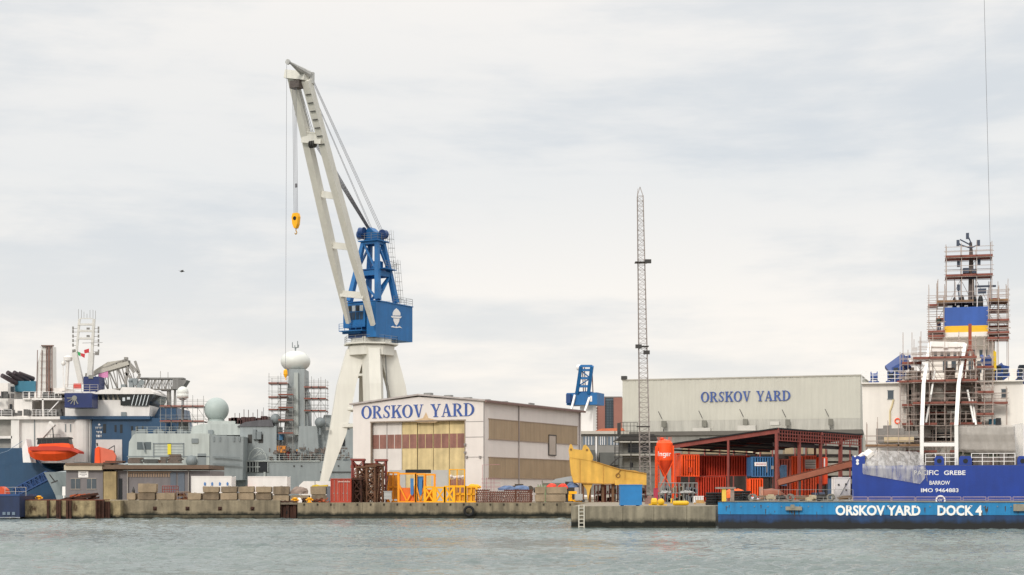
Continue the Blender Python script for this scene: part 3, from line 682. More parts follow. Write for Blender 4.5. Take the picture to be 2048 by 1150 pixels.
# sliding doors: recessed leaves
ybk = .55
xs = [t.p(a, 900, ybk).x for a in (744, 774, 804, 834.5, 866, 898, 929)]
ztop_ = wd.z+.15; zb1, zb0 = t.p(800, 869, ybk).z, t.p(800, 897, ybk).z
dw = M('white door sheet', '#d9d2cc', .6, .08, .5, streak=.12); dy = M('yellowed door sheet', '#d6c08e', .65, .2, .6, streak=.2, rust=.14, rustcol='#dccfa8', rusts=.35); db = M('brown door glazing', '#93665a', .6, .25, .9, streak=.3)
for i in range(6):
    m = MB(); a, b = xs[i]+.04, xs[i+1]-.04; y = ybk+(.08 if i in (3, 4, 5) else 0)
    m.box(a, b, y, y+.1, 0, ztop_); d_ = t.part('door_leaf', m, dw if i < 2 else dy)
    m = MB(); mm = (a+b)/2
    for c, e_ in ((a+.05, mm-.05), (mm+.05, b-.05)): m.box(c, e_, y-.03, y+.01, zb0, zb1)
    t.part('door_glazing', m, db, parent=d_)
m = MB().box(wd.x-.1, we.x+.1, -.08, .0, wd.z-.03, wd.z+.12).box(wd.x-.06, wd.x+.06, -.03, .3, 0, wd.z-.035).box(we.x-.06, we.x+.06, -.03, .3, 0, wd.z-.035); t.part('door_frame', m, M('grey door frame', '#8f8072', .7, .3, 1))
m = MB(); serif(m, 'ORSKOV YARD', t.p(723, 830, 0).x, t.p(949, 830, 0).x, t.p(840, 834.5, 0).z, t.p(840, 809, 0).z, -.01, .05)
lett = M('blue lettering', '#3c5798', .6, .2, 1.2, rust=.12, rustcol='#7f88a0'); t.part('lettering', m, lett)
# rusty bleed under the letters is a stain of its own
m = MB().ppx(t, [(828, 841), (846, 836), (852, 824), (857, 836), (880, 841), (870, 845), (835, 845)], -.006, -.002)
t.part('stain', m, M('ochre stain', '#cdb08c', .8, .2, 2))
m = MB()
for px, py in ((931, 889), (931, 905), (934, 914), (961, 914)): c = t.p(px, py, 0); m.box(c.x-.13, c.x+.13, -.22, -.01, c.z-.13, c.z+.13)
for py in (843, 874, 914): c = t.p(950, py, 0); m.box(we.x+.1, -.05, -.02, -.002, c.z-.04, c.z+.03)
m.box(-.06, .06, -.04, .0, 0, ze-.2)
t.part('wall_fitting', m, M('fitting grey', '#8d8784', .6))

# ================================================================ FAR BUILDINGS
t = T(1205, 600, G, 0).thing('apartment_tower', 'red brick tower with dark glazed middle and balconies beyond the halls', 'tower block')
brick = M('red brick', '#93675c', .9, .1, .1)  # brick red muted in the colour itself to stand for distance haze
m = MB().r(t, 1195, 795, 1210, 900, 0, 16).r(t, 1228, 795, 1245, 900, -3, 16).r(t, 1176, 806, 1195.5, 900, .5, 12); t.part('wall', m, brick)
m = MB().r(t, 1210, 797, 1228.2, 900, 1, 15); t.part('glazed_front', m, M('dark curtain wall', '#55646e', .3, .1, .2))
m = MB()
for i in range(12): a = t.p(1210, 801+i*5.2, .9); b = t.p(1228, 801, .9); m.box(a.x, b.x, .75, .99, a.z-.25, a.z)
for i in range(3): a = t.p(1213+i*5, 800, .9); m.box(a.x-.15, a.x+.15, .7, .98, 3, a.z)
t.part('spandrel', m, M('slate spandrel', '#3e4b55', .5))
for i in range(9):
    a, b = t.p(1178, 812+i*5.6, 0), t.p(1194, 812, 0); m = MB().box(a.x, b.x, -.9, .48, a.z-.6, a.z-.1); t.part('balcony', m, M('balcony white', '#cfc9c4', .6))
m = MB()
for i in range(9): a, b = t.p(1180, 815+i*5.6, 0), t.p(1192, 812, 0); m.box(a.x, b.x, .3, .49, a.z-.4, a.z+.1)
t.part('window', m, glass())
m = MB().r(t, 1176, 793, 1244, 796, 3, 14); t.part('roof', m, M('roof felt grey', '#6e6a68', .8))

t = T(1164, 420, G, -20).thing('harbour_crane', 'small distant blue harbour crane with lattice jib behind the gabled hall roof', 'crane')
m = MB().r(t, 1133, 786, 1194, 809, -2.5, 4).r(t, 1150, 783, 1178, 792, -2, 2); t.part('machinery_house', m, cblue)
m = MB().r(t, 1132, 788, 1141, 806, -3.4, -2.6).r(t, 1142, 792, 1150, 800, -2.9, -2.6); t.part('operator_cab', m, dkblue)
m = MB()
a1, a2, b1_, b2_ = t.p(1154, 786, -2.6), t.p(1177, 786, -2.6), t.p(1162, 732, -6), t.p(1184, 732, -6)
m.bar(a1, b1_, .8).bar(a2, b2_, .8)
for f_ in (.25, .55, .85, 1): m.bar(a1.lerp(b1_, f_), a2.lerp(b2_, f_), .6)
m.bar(a1.lerp(b1_, .25), a2.lerp(b2_, .55), .25).bar(a2.lerp(b2_, .55), a1.lerp(b1_, .85), .25)
t.part('jib', m, cblue)
m = MB().ball(t.p(1158, 735, -5), .8, n=12).r(t, 1155, 732, 1160, 739, -5.5, -4.8); t.part('lamp_box', m, cleanwhite)
m = MB()
for a in (1165, 1169, 1184): m.tube(t.p(a, 735, -4.5), t.p(a+2, 785, -1), .14, 5)
t.part('rope', m, redox)
m = MB(); c = t.p(1176, 812, 0); 
m.bar(t.p(1150, 790, -2.7), t.p(1142, 822, -4), .5).bar(t.p(1179, 795, -2.7), t.p(1170, 822, -4), .5).r(t, 1160, 808, 1186, 1000, 0, 3)
t.part('pedestal', m, cleanwhite)
m = MB().r(t, 1180, 792, 1184, 803, -2.56, -2.5); t.part('emblem', m, cleanwhite)

t = T(1200, 250, G, 0).thing('harbour_office', 'low grey office with ribbon windows and orange tiled ridge between the two halls', 'office building')
m = MB().r(t, 1120, 868, 1255, 990, 0, 10); t.part('wall', m, M('grey render', '#8f8c87', .8, .1, .5))
m = MB().r(t, 1118, 862, 1258, 868, -.6, 10.5); t.part('roof', m, M('pale fascia', '#bab3a8', .7, .15, .8))
for a, b in ((1166, 1189), (1197, 1213), (1216, 1240)):
    m = MB().r(t, a, 873, b, 890, -.06, .05); w_ = t.part('window', m, M('sky grey glass', '#727d88', .15, .1, .5))
    m = MB()
    for k in range(1, 4): c = t.p(a+(b-a)*k/4, 880, -.1); d = t.p(a, 873, -.1); e2 = t.p(a, 890, -.1); m.box(c.x-.05, c.x+.05, -.1, -.061, e2.z, d.z)
    t.part('mullion', m, cleanwhite, parent=w_)
m = MB().r(t, 1191, 873, 1194, 930, -.3, -.05); t.part('pillar', m, cleanwhite)
m = MB().ppx(t, [(1190, 862), (1204, 857), (1246, 856), (1250, 862)], 1, 8); t.part('ridge', m, M('orange tiles', '#bf6a4a', .8, .2, 1))
m = MB()
for (a, b, c, d) in ((1200, 905, 1240, 930), (1150, 900, 1190, 925)): m.r(t, a, b, c, d, -3, -.1)
t.part('lean_to', m, M('dark shed sheet', '#5f605d', .8, .2, 1))

t = T(1245, 305, G, 0)
# large hall, long face turned slightly to the left
pa, pb = (Xp(1245, 305), 305), (Xp(1722, 292), 292)
t = T(1245, 305, G, math.degrees(math.atan2(pb[1]-pa[1], pb[0]-pa[0]))).thing('assembly_hall', 'huge ribbed pale hall with blue yard lettering and a row of floodlights', 'hall')
ht_ = t.p(1245, 761, 0).z; Lx = t.p(1721, 800, 0).x
hallm = M('ribbed pale sheet', '#c3c0b4', .6, .05, .2, streak=.05)
m = MB().corr(0, Lx, t.p(1300, 842, 0).z, ht_, 0, .04, 1.35); m.box(0, Lx, .15, 38, 0, ht_-.05); t.part('wall', m, hallm)
m = MB().corr(0, Lx, t.p(1300, 866, 0).z, t.p(1300, 842, 0).z-.02, -.02, .05, 1.35); t.part('lower_cladding', m, M('ribbed pale sheet lower', '#bdbab0', .6, .08, .3, streak=.16))
m = MB().box(-.1, Lx+.1, -.1, 38, ht_-.05, ht_+.2); t.part('roof_edge', m, M('flashing', '#a9a499', .6))
m = MB(); serif(m, 'ORSKOV YARD', t.p(1402, 792, 0).x, t.p(1581, 792, 0).x, t.p(1490, 802.5, 0).z, t.p(1490, 782.5, 0).z, -.05, .15); t.part('lettering', m, lett)
m = MB().r(t, 1245, 866, 1721, 990, -6, -.1); t.part('annex', m, M('grey annex sheet', '#8b8983', .8, .12, .5, streak=.2))
m = MB().r(t, 1240, 864, 1724, 867, -6.4, -.1); t.part('annex_roof', m, M('dark eaves', '#66625c', .8))
for a, b, c, d in ((1385, 856, 1420, 866), (1422, 862, 1474, 864), (1475, 851, 1511, 866), (1540, 843, 1558, 850)):
    m = MB().r(t, a, b, c, d, -4, -2); t.part('roof_unit', m, M('unit white', '#c9c5bc', .6, .1, 1))
for i, (a, b) in enumerate(((1327, 848), (1408, 847), (1490, 844), (1575, 845), (1661, 844))):
    m = MB().r(t, a-4.5, b-6, a+4.5, b+6, -1.3, -.5); c = t.p(a, b, -.9); fl = t.part('floodlight', m, M('floodlight grey', '#77756b', .5))
    m = MB().tube(c, (c.x, -.05, c.z), .12, 5); m.tube(c+Vector((-.3, 0, 1)), c+Vector((-1., 0, 2.4)), .08, 4).tube(c+Vector((0, 0, -1)), (c.x, -.3, c.z-3.4), .08, 4); t.part('bracket', m, darksteel, parent=fl)
m = MB(); c = t.p(1247, 756, -.3); m.tube((c.x, .4, ht_), (c.x, .4, c.z), .08, 5).box(c.x-.5, c.x+.5, -.2, .8, c.z-.3, c.z+.4); t.part('corner_lamp', m, darksteel)

# ================================================================ RADIO MAST AND CONTROL HUT
t = T(1290, 216, G, 0).thing('lattice_mast', 'very tall slender lattice mast with small floodlights', 'mast')
a, b = t.p(1291, 990, 0), t.p(1280.5, 392, 0)
mastm = M('mast steel', '#9a918c', .5, .2, .5, metal=.2)
m = MB().lattice((a.x, 0, 0), (b.x, 0, b.z), 1.45, 62, .048, w2=.78); c = t.p(1280, 374, 0)
for dx in (-.39, .39): m.tube((b.x+dx, 0, b.z), (c.x, 0, c.z), .06, 4)
m.tube((b.x-.4, 0, b.z), (b.x-.3, 0, b.z+1), .05, 4); t.part('lattice', m, mastm)
for px, py in ((1296, 523), (1277, 693), (1293, 705)):
    c = t.p(px, py, -.6); m = MB().box(c.x-.42, c.x+.42, -.9, -.5, c.z-.24, c.z+.26); f_ = t.part('floodlight', m, darksteel)
    m = MB().tube(c, (t.p(1284+(py-375)*.017, py, 0).x, 0, c.z), .05, 4); t.part('bracket', m, steel, parent=f_)
m = MB()
for py in (693, 853, 525): c = t.p(1288-(990-py)*.012, py, 0); m.box(c.x-.85, c.x+.85, -.75, .75, c.z-.05, c.z+.05)
t.part('collar', m, darksteel)
t = T(1270, 232, G, 0).thing('control_hut', 'grey two storey hut with black flared roof at the foot of the mast', 'hut')
hutg = M('hut grey', '#77766f', .8, .15, .8)
m = MB().r(t, 1245, 879, 1318, 985, 0, 7); t.part('wall', m, hutg)
m = MB(); a, b, c, d = t.p(1232, 879, -1.5), t.p(1312, 879, -1.5), t.p(1246, 869, 0), t.p(1306, 869, 0)
m.ppx(t, [(1232, 880), (1316, 880), (1308, 868), (1246, 868)], -1.5, 7); t.part('roof', m, M('black roof sheet', '#3a3735', .7, .2, 1))
m = MB().r(t, 1256, 888, 1281, 905, -.08, .05).r(t, 1284, 888, 1306, 905, -.08, .05).r(t, 1260, 925, 1266, 935, -.08, .05); t.part('window', m, glassm)
m = MB().r(t, 1230, 882, 1320, 885, -1.6, .02).r(t, 1230, 908, 1320, 911, -1.6, .02); t.part('balcony', m, M('pale balcony edge', '#a7a49b', .8))
m = MB()
for a in (1230, 1238, 1262, 1290, 1318):
    p, q = t.p(a, 862, -1.6), t.p(a, 1000, -1.6); m.tube((p.x, -1.6, 0), (p.x, -1.6, p.z if a < 1240 else p.z-1.3), .07, 5)
for py in (871, 896, 900, 915, 935, 950): p, q = t.p(1228, py, -1.6), t.p(1320, py, -1.6); m.tube(p, q, .05, 4)
for py in (845, 852, 862): p, q = t.p(1240, py, 1), t.p(1275, py, 1); m.tube(p, q, .04, 4)
for a in range(1240, 1280, 7): m.tube(t.p(a, 845, 1), t.p(a, 870, 1), .04, 4)
m.bar(t.p(1205, 945, -1.6), t.p(1240, 912, -1.6), .2, .4).bar(t.p(1238, 846, 1), t.p(1238, 870, 1), .5, .5)
t.part('stair_frame', m, darksteel)
# ================================================================ PEOPLE
skin_m = M('skin', '#c08a6c', .6, .05, 5)
def person(t, px, py_feet, y, label, top, legs, pose=0, helmet=None, group='workers on the ships'):
    """standing figure: one continuous skinned body; clothing and helmet as children"""
    c = t.p(px, py_feet, y); rot = Matrix.Rotation(t.rz, 3, 'Z'); w = t.loc+rot @ c
    o = bpy.data.objects.new('person', None); C.objects.link(o); o.location = w; o.rotation_euler = (0, 0, t.rz+R(pose)); tag(o, label, 'person', group)
    J = {'pel': (0, 0, .95), 'che': (0, 0, 1.35), 'nek': (0, 0, 1.52), 'hed': (0, -.01, 1.62), 'top': (0, 0, 1.78),
         'shl': (-.18, 0, 1.42), 'ell': (-.26, -.02, 1.14), 'wrl': (-.22, -.16, .93), 'hnl': (-.21, -.2, .86),
         'shr': (.18, 0, 1.42), 'elr': (.28, .0, 1.15), 'wrr': (.16, -.24, 1.1), 'hnr': (.1, -.3, 1.12),
         'hpl': (-.1, 0, .9), 'knl': (-.12, -.05, .5), 'anl': (-.12, .0, .09), 'tol': (-.13, -.16, .03),
         'hpr': (.1, 0, .9), 'knr': (.13, -.02, .5), 'anr': (.14, .06, .09), 'tor': (.15, -.1, .03)}
    def skinned(keys, edges, rad, name, mat, sub=1):
        me = bpy.data.meshes.new(name); ix = {k: i for i, k in enumerate(keys)}
        me.from_pydata([J[k] for k in keys], [(ix[a], ix[b]) for a, b in edges], []); ob = bpy.data.objects.new(name, me); C.objects.link(ob)
        m = ob.modifiers.new('skin', 'SKIN'); me.skin_vertices or me.attributes
        for i, k in enumerate(keys): me.skin_vertices[0].data[i].radius = rad[i]
        me.skin_vertices[0].data[0].use_root = True
        s = ob.modifiers.new('sub', 'SUBSURF'); s.levels = sub; s.render_levels = sub
        dg = bpy.context.evaluated_depsgraph_get(); nm = bpy.data.meshes.new_from_object(ob.evaluated_get(dg)); ob.modifiers.clear(); ob.data = nm
        nm.materials.clear(); nm.materials.append(mat); nm.polygons.foreach_set('use_smooth', [True]*len(nm.polygons)); ob.parent = o; return ob
    ed = [('pel', 'che'), ('che', 'nek'), ('nek', 'hed'), ('hed', 'top'), ('che', 'shl'), ('shl', 'ell'), ('ell', 'wrl'), ('wrl', 'hnl'), ('che', 'shr'), ('shr', 'elr'), ('elr', 'wrr'), ('wrr', 'hnr'),
          ('pel', 'hpl'), ('hpl', 'knl'), ('knl', 'anl'), ('anl', 'tol'), ('pel', 'hpr'), ('hpr', 'knr'), ('knr', 'anr'), ('anr', 'tor')]
    ks = list(J); rd = dict(pel=(.14, .11), che=(.16, .11), nek=(.055, .055), hed=(.085, .10), top=(.06, .07), shl=(.065, .065), ell=(.045, .045), wrl=(.033, .033), hnl=(.035, .02), shr=(.065, .065), elr=(.045, .045), wrr=(.033, .033), hnr=(.035, .02),
              hpl=(.09, .09), knl=(.06, .06), anl=(.045, .045), tol=(.045, .03), hpr=(.09, .09), knr=(.06, .06), anr=(.045, .045), tor=(.045, .03))
    skinned(ks, ed, [rd[k] for k in ks], 'body', skin_m)
    kt = ['pel', 'che', 'shl', 'ell', 'wrl', 'shr', 'elr', 'wrr']; g = lambda k, s: (rd[k][0]+s, rd[k][1]+s)
    skinned(kt, [('pel', 'che'), ('che', 'shl'), ('shl', 'ell'), ('ell', 'wrl'), ('che', 'shr'), ('shr', 'elr'), ('elr', 'wrr')], [g(k, .022) for k in kt], 'jacket', top)
    kl = ['pel', 'hpl', 'knl', 'anl', 'hpr', 'knr', 'anr']
    skinned(kl, [('pel', 'hpl'), ('hpl', 'knl'), ('knl', 'anl'), ('pel', 'hpr'), ('hpr', 'knr'), ('knr', 'anr')], [g(k, .02) for k in kl], 'trousers', legs)
    m = MB().lathe((0, -.01, 1.7), [(.125, 0), (.12, .05), (.09, .11), (.02, .135)], 12); h = finish('helmet', m, helmet or cleanwhite); h.parent = o
    return o

# ================================================================ GREY NAVAL SHIP
t = T(590, 256, 0).thing('naval_ship', 'grey naval ship with a tall mast tower topped by a white dome', 'naval ship')
hx0_, hx1_ = t.p(170, 940, 0).x, t.p(760, 940, 0).x
zd = t.p(600, 922, 0).z; zb_ = t.p(100, 944, 6).z
bow = t.p(84, 944, 6).x
def hull_ring(pts, z): return [(x, y, z) for x, y in pts]
top_ = [(bow, 7), (bow+2.5, 5.2), (hx0_+1, .6), (hx0_+9, 0), (hx1_, 0), (hx1_, 15), (hx0_+9, 15), (hx0_+1, 13.5), (bow+2.5, 9)]
mid_ = [(bow+1.9, 7), (bow+4, 6.2), (hx0_+2.5, 2.2), (hx0_+10, .5), (hx1_, .5), (hx1_, 14.5), (hx0_+10, 14.5), (hx0_+2.5, 12), (bow+4, 8)]
low_ = [(bow+3.0, 7), (bow+5, 6.4), (hx0_+4.5, 3.5), (hx0_+11, 1.5), (hx1_, 1.5), (hx1_, 13.5), (hx0_+11, 13.5), (hx0_+4.5, 11), (bow+5, 8)]
zt2 = zd
tops = [(x, y, (zb_ if x < hx0_+5 else zd)) for x, y in top_]
n = 9; m = MB(); m.add([(x, y, -1.5) for x, y in low_]+[(x, y, 2.4) for x, y in mid_]+tops, [tuple(range(n-1, -1, -1)), tuple(range(2*n, 3*n))]+[(j*n+i, j*n+(i+1) % n, (j+1)*n+(i+1) % n, (j+1)*n+i) for j in (0, 1) for i in range(n)])
hull = t.part('hull', m, navyg)
m = MB(); p = t.p(104, 955, 4); m.bar((p.x-.5, 4.3, p.z+.5), (p.x+.4, 4.6, p.z-.8), .14); m.bar((p.x-.2, 4.2, p.z-.9), (p.x+.8, 4.5, p.z-.5), .2); t.part('anchor', m, darksteel, parent=hull)
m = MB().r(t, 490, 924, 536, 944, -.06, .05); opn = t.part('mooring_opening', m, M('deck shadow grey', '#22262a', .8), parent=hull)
m = MB()
for a in (493, 499, 505, 511, 515, 535): m.r(t, a, 924, a+1.3, 944, -.16, -.07)
m.r(t, 490, 933, 520, 934.5, -.15, -.08).r(t, 488, 921, 640, 923, -.2, -.02); m.r(t, 527, 944, 531, 960, -.12, -.01); t.part('opening_frame', m, navyl, parent=hull)
m = MB(); m.rail([(t.p(538, 920, 0).x, .1, zd), (t.p(705, 920, 0).x, .1, zd)], 1.1, 1.5, .035); t.part('deck_railing', m, navyl)
m = MB(); 
for a in (588, 603, 677): p = t.p(a, 932, 0); m.lathe((p.x, -.02, p.z), [(.14, 0), (.14, .04)], 8, 'y')
m.r(t, 640, 943, 706, 945, -.04, .0); t.part('hull_fitting', m, darksteel)
# hangar block
m = MB(); P = [(254, 961), (258, 884), (266, 870), (272, 867), (419, 867), (419, 961)]; m.ppx(t, P, -5.5, 9); ha = t.part('hangar', m, navyl)
m = MB(); 
q = [t.p(420, 870, -5.6), t.p(487, 873, -3.5), t.p(485, 960, -3.5), t.p(420, 962, -5.6)]
m.add([*q, *[v+Vector((0, 9, 0)) for v in q]], [(3, 2, 1, 0), (4, 5, 6, 7), (0, 1, 5, 4), (1, 2, 6, 5), (2, 3, 7, 6), (3, 0, 4, 7)]); hd_ = t.part('hangar_door', m, navyg)
m = MB()
for a, b in ((914, 917), (928, 931)): m.bar(t.p(426, a, -5.75), t.p(480, a+2, -4.2), .12, .25); 
m.bar(t.p(452, 871, -5.0), t.p(452, 914, -5.0), .05)
for a in (428, 440, 468, 479): m.bar(t.p(a, 873, -5.6+(a-420)*.03), t.p(a, 883, -5.6+(a-420)*.03), .2)
t.part('door_rib', m, navyd, parent=hd_)
for a, b in ((274, 287), (289, 302)):
    m = MB().r(t, a, 884, b, 899, -5.56, -5.4); w_ = t.part('window', m, M('shutter grey', '#566063', .5), parent=ha)
m = MB().ppx(t, [(284, 884), (287, 884), (291, 905), (289, 905)], -5.9, -5.6).r(t, 306, 887, 308, 915, -5.6, -5.49).r(t, 306, 886, 368, 888, -5.6, -5.49).r(t, 366, 887, 368, 915, -5.6, -5.49)
for a in range(893, 915, 6): m.r(t, 308, a, 366, a+.8, -5.53, -5.49)
m.r(t, 254, 912, 420, 914, -5.55, -5.49).r(t, 395, 907, 412, 932, -5.55, -5.49).r(t, 383, 877, 396, 886, -5.7, -5.49); m.ball(t.p(383, 922, -5.6), .9, n=14); t.part('door_outline', m, navyd, parent=ha)
m = MB().r(t, 335, 887, 342, 909, -5.6, -5.49); t.part('marker_stripe', m, M('marker yellow', '#e2cf2c', .5), parent=ha)
p, q = t.p(262, 866, -5), t.p(405, 866, -5); m = MB().rail([(t.p(272, 866, -5).x, -5, p.z-.1), (q.x, -5, p.z-.1)], 1.05, 1.6, .04); t.part('hangar_railing', m, navyl, parent=ha)
m = MB(); rnd = random.Random(2)
for i in range(50): a = rnd.uniform(262, 520); h = rnd.uniform(3, 12); p = t.p(a, 866, rnd.uniform(0, 5)); w = rnd.uniform(.2, .7); m.box(p.x-w, p.x+w, p.y, p.y+1, p.z-1, p.z+h*.05)
t.part('roof_equipment', m, navyd)
# superstructure behind hangar
m = MB().ppx(t, [(380, 870), (385, 853), (402, 848), (480, 848), (480, 870)], 1, 9).r(t, 415, 842, 470, 849, 2, 8); t.part('radar_deckhouse', m, navyl)
m = MB(); c = t.p(433, 819.5, 4); r_ = 24.5*(256+4)/F; m.ball(c, r_, n=30); m.lathe(c, [(1.3, -r_*1.25), (1.3, -r_*.8)], 20); t.part('radome', m, M('radome grey green', '#a3aeaa', .5, .05, .3), smooth=True)
m = MB(); 
for k in range(5): a = R(-90-50+25*k); m.tube(c+Vector((r_*math.cos(a), r_*math.sin(a), 0))*1.0, c+Vector((0, 0, r_)), .03, 4)
t.part('funnel_base', MB().ppx(t, [(480, 935), (480, 852), (553, 852), (553, 935)], .8, 8), navyg)
m = MB().ppx(t, [(474, 853), (490, 844), (520, 840), (543, 839), (547, 853)], .6, 8); t.part('funnel_cap', m, M('dark funnel cap', '#5b5a5e', .6, .1, .6, streak=.2))
m = MB(); rnd = random.Random(5)
for i in range(14): a = 462+i*6.2; h = rnd.uniform(3, 11); p = t.p(a, 843-(i > 5)*3, 3); w = rnd.uniform(.15, .5); m.box(p.x-w, p.x+w, 3, 4, p.z-.4, p.z+h*.07)
for i in range(7): a = 470+i*9; p = t.p(a, 838, 4); m.tube((p.x, 4, p.z), (p.x, 4, p.z+rnd.uniform(.8, 1.6)), .06, 4)
t.part('exhaust_pipes', m, M('burnt exhaust', '#4b3230', .8, .3, 2))
m = MB().r(t, 496, 869, 504, 886, .74, .82).r(t, 517, 869, 526, 886, .74, .82); t.part('louvre', m, darksteel)
m = MB(); rnd = random.Random(9)
for k in range(10): a = R(180*k/9); 
prev = None
for k in range(11):
    a = math.pi*k/10; p = t.p(515+18*-math.cos(a), 920-24*math.sin(a), -.4)
    if prev: m.tube(prev, p, .07, 5)
    prev = p
for k in range(4): m.tube(t.p(503+6*k, 918-4*k, -.4), t.p(520+4*k, 900+3*k, -.4), .05, 4)
t.part('boat_cradle', m, navyl)
# mast tower with dome
m = MB()
a0, a1 = t.p(577, 745, 4), t.p(609, 745, 4); b0, b1 = t.p(566, 930, 4), t.p(600, 930, 4)
m.ppx(t, [(578, 738), (609, 738), (611, 855), (615, 930), (562, 930), (568, 860), (574, 790)], 3, 8.5)
tw = t.part('mast_tower', m, navyg)
m = MB().ppx(t, [(608, 775), (613, 782), (617, 854), (607, 854)], 3.3, 8); t.part('tower_fairing', m, navyg, parent=tw)
m = MB().ppx(t, [(588, 745), (596, 745), (597, 870), (588, 870)], 2.6, 3.05); t.part('tower_trunk', m, navyl, parent=tw)
c = t.p(591, 723, 5.5); r_ = 29.8*(261.5)/F; m = MB().ball(c, r_, r_*.72, n=36); t.part('dome', m, M('white radome', '#d5d6d0', .45, .04, .4), smooth=True)
m = MB().lathe(c, [(1.5, -2.3), (1.6, -1.4)], 18); cc = c+Vector((0, 0, r_*.72)); m.tube(cc-Vector((0, 0, .1)), cc+Vector((0, 0, .6)), .12, 5)
for dx, h in ((-.5, 1.4), (-.1, .9), (.35, 1.6), (.5, 1.0)): m.tube(cc+Vector((0, 0, .4)), cc+Vector((dx, 0, .6)), .06, 4); m.tube(cc+Vector((dx, 0, .5)), cc+Vector((dx, 0, h)), .07, 5)
t.part('mast_head', m, navyd)
# forward superstructure
m = MB().ppx(t, [(598, 852), (634, 852), (640, 935), (594, 935)], 1.5, 10); t.part('bridge_block', m, navyg)
m = MB().ppx(t, [(633, 868), (640, 855), (648, 830), (662, 830), (712, 852), (712, 935), (633, 935)], 3.0, 11); t.part('fore_block', m, navyg)
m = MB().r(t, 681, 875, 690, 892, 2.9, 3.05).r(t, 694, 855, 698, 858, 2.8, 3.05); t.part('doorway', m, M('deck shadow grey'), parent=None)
m = MB(); rnd = random.Random(11)
for i in range(80):
    a = rnd.uniform(536, 700); b = rnd.uniform(893, 918); p = t.p(a, b, rnd.uniform(.3, 1.2)); w = rnd.uniform(.06, .35); h = rnd.uniform(.1, .7)
    m.box(p.x-w, p.x+w, p.y, p.y+.4, max(zd, p.z-h), p.z)
for i in range(18):
    a = rnd.uniform(540, 660); p, q = t.p(a, rnd.uniform(885, 905), 1), t.p(a+rnd.uniform(-8, 8), 921, 1); m.tube(p, q, .045, 4)
t.part('deck_gear', m, M('assorted deck gear', '#6d6560', .8, .5, 1.2, rust=.4, rustcol='#5a2f25'))
m = MB(); c1, c2 = t.p(551, 838, 1.5), t.p(640, 845, 1.5)
for c_ in (c1, c2): m.ball(c_, .85, n=14); m.tube(c_, c_-Vector((0, 0, 2)), .2, 6)
t.part('satellite_dome', m, navyd)
m = MB(); p = t.p(359, 775, 7)
t.part('aerial', MB().tube(t.p(527, 838, 4), t.p(527, 815, 4), .05, 4), navyd)
# loose things on her deck
t2 = T(565, 257.2, 0)
def dbox(px0, py0, px1, py1, name, label, cat, mat, Y=256.8, d=1.4, group=None):
    tt = T((px0+px1)/2, Y, 0); p = tt.p(px1, py1, 0); tt.loc.z = p.z; tt.thing(name, label, cat, group)
    q = tt.p(px0, py0, 0); p = tt.p(px1, py1, 0); m = MB().box(q.x, p.x, 0, d, p.z, q.z); b = tt.part('box', m, mat)
    m = MB().box(q.x-.06, p.x+.06, -.06, d+.06, q.z+.002, q.z+.1)
    for x in (q.x+.1, p.x-.1): m.box(x-.06, x+.06, -.05, -.003, p.z, q.z)
    tt.part('lid', m, mat); return tt
dbox(552, 893, 571, 905, 'equipment_crate', 'amber orange crate on the grey ship amidships', 'crate', M('amber crate', '#d58a3a', .7, .2, 2), 257)
dbox(551, 869, 565, 880, 'equipment_crate', 'blue tarpaulined crate beside the mast tower of the grey ship', 'crate', M('blue tarp', '#4a7ea6', .7, .2, 2), 257.5)
redc = M('red coveralls', '#a83a3c', .8, .1, 3); navyc = M('navy coveralls', '#26304d', .8, .1, 3); hiv = M('hi vis orange', '#e0602c', .8, .1, 3)
zz_ = HZ-(zd+.05-EYE)*F/257.5
person(t, 576, zz_, 1.5, 'worker in red coveralls and white helmet on the grey ship', redc, redc, 20)
person(t, 561, zz_, 1.5, 'worker in navy coveralls left of the one in red on the grey ship', navyc, navyc, -40)
person(t, 594, zz_, 1.5, 'worker in dark jacket with yellow helmet right of the one in red', navyc, M('grey trousers', '#4a4d50', .8), 60, helmet=yellow)
scaffold('scaffold left of the white domed mast tower', 538, 574, 257.5, (767, 795, 820, 843), depth=3.2, base=925, step=1.5)
scaffold('scaffold right of the white domed mast tower', 609, 651, 257.5, (775, 798, 822), depth=3.2, base=852, step=1.3)
scaffold('narrow inner scaffold hugging the front of the mast tower', 558, 585, 256.8, (790, 816, 841, 867), depth=1.4, base=920, step=1.6)
scaffold('scaffold round the small white radome above the grey hangar', 321, 407, 259, (813, 843), depth=4, base=870, step=1.9)
t = T(367, 262, 0); p = t.p(365, 845, 0)
t.loc.z = 0; t.thing('satellite_radome', 'small white radome on a post inside the low scaffold', 'radome')
c = t.p(365.5, 785, 0); m = MB().ball(c, .95, 1.0, 20); m.lathe(c, [(.93, -.95), (.93, -.2)], 20); t.part('dome', m, M('white radome'), smooth=True)
m = MB().tube((c.x, 0, c.z-1), (c.x, 0, t.p(365, 870, 0).z), .22, 8).lathe((c.x, 0, c.z-1.3), [(.25, 0), (.7, .25)], 12); t.part('post', m, navyg)
m = MB().ppx(t, [(355, 870), (358, 838), (375, 838), (378, 870)], 1, 2.5); t.part('base', m, navyg)

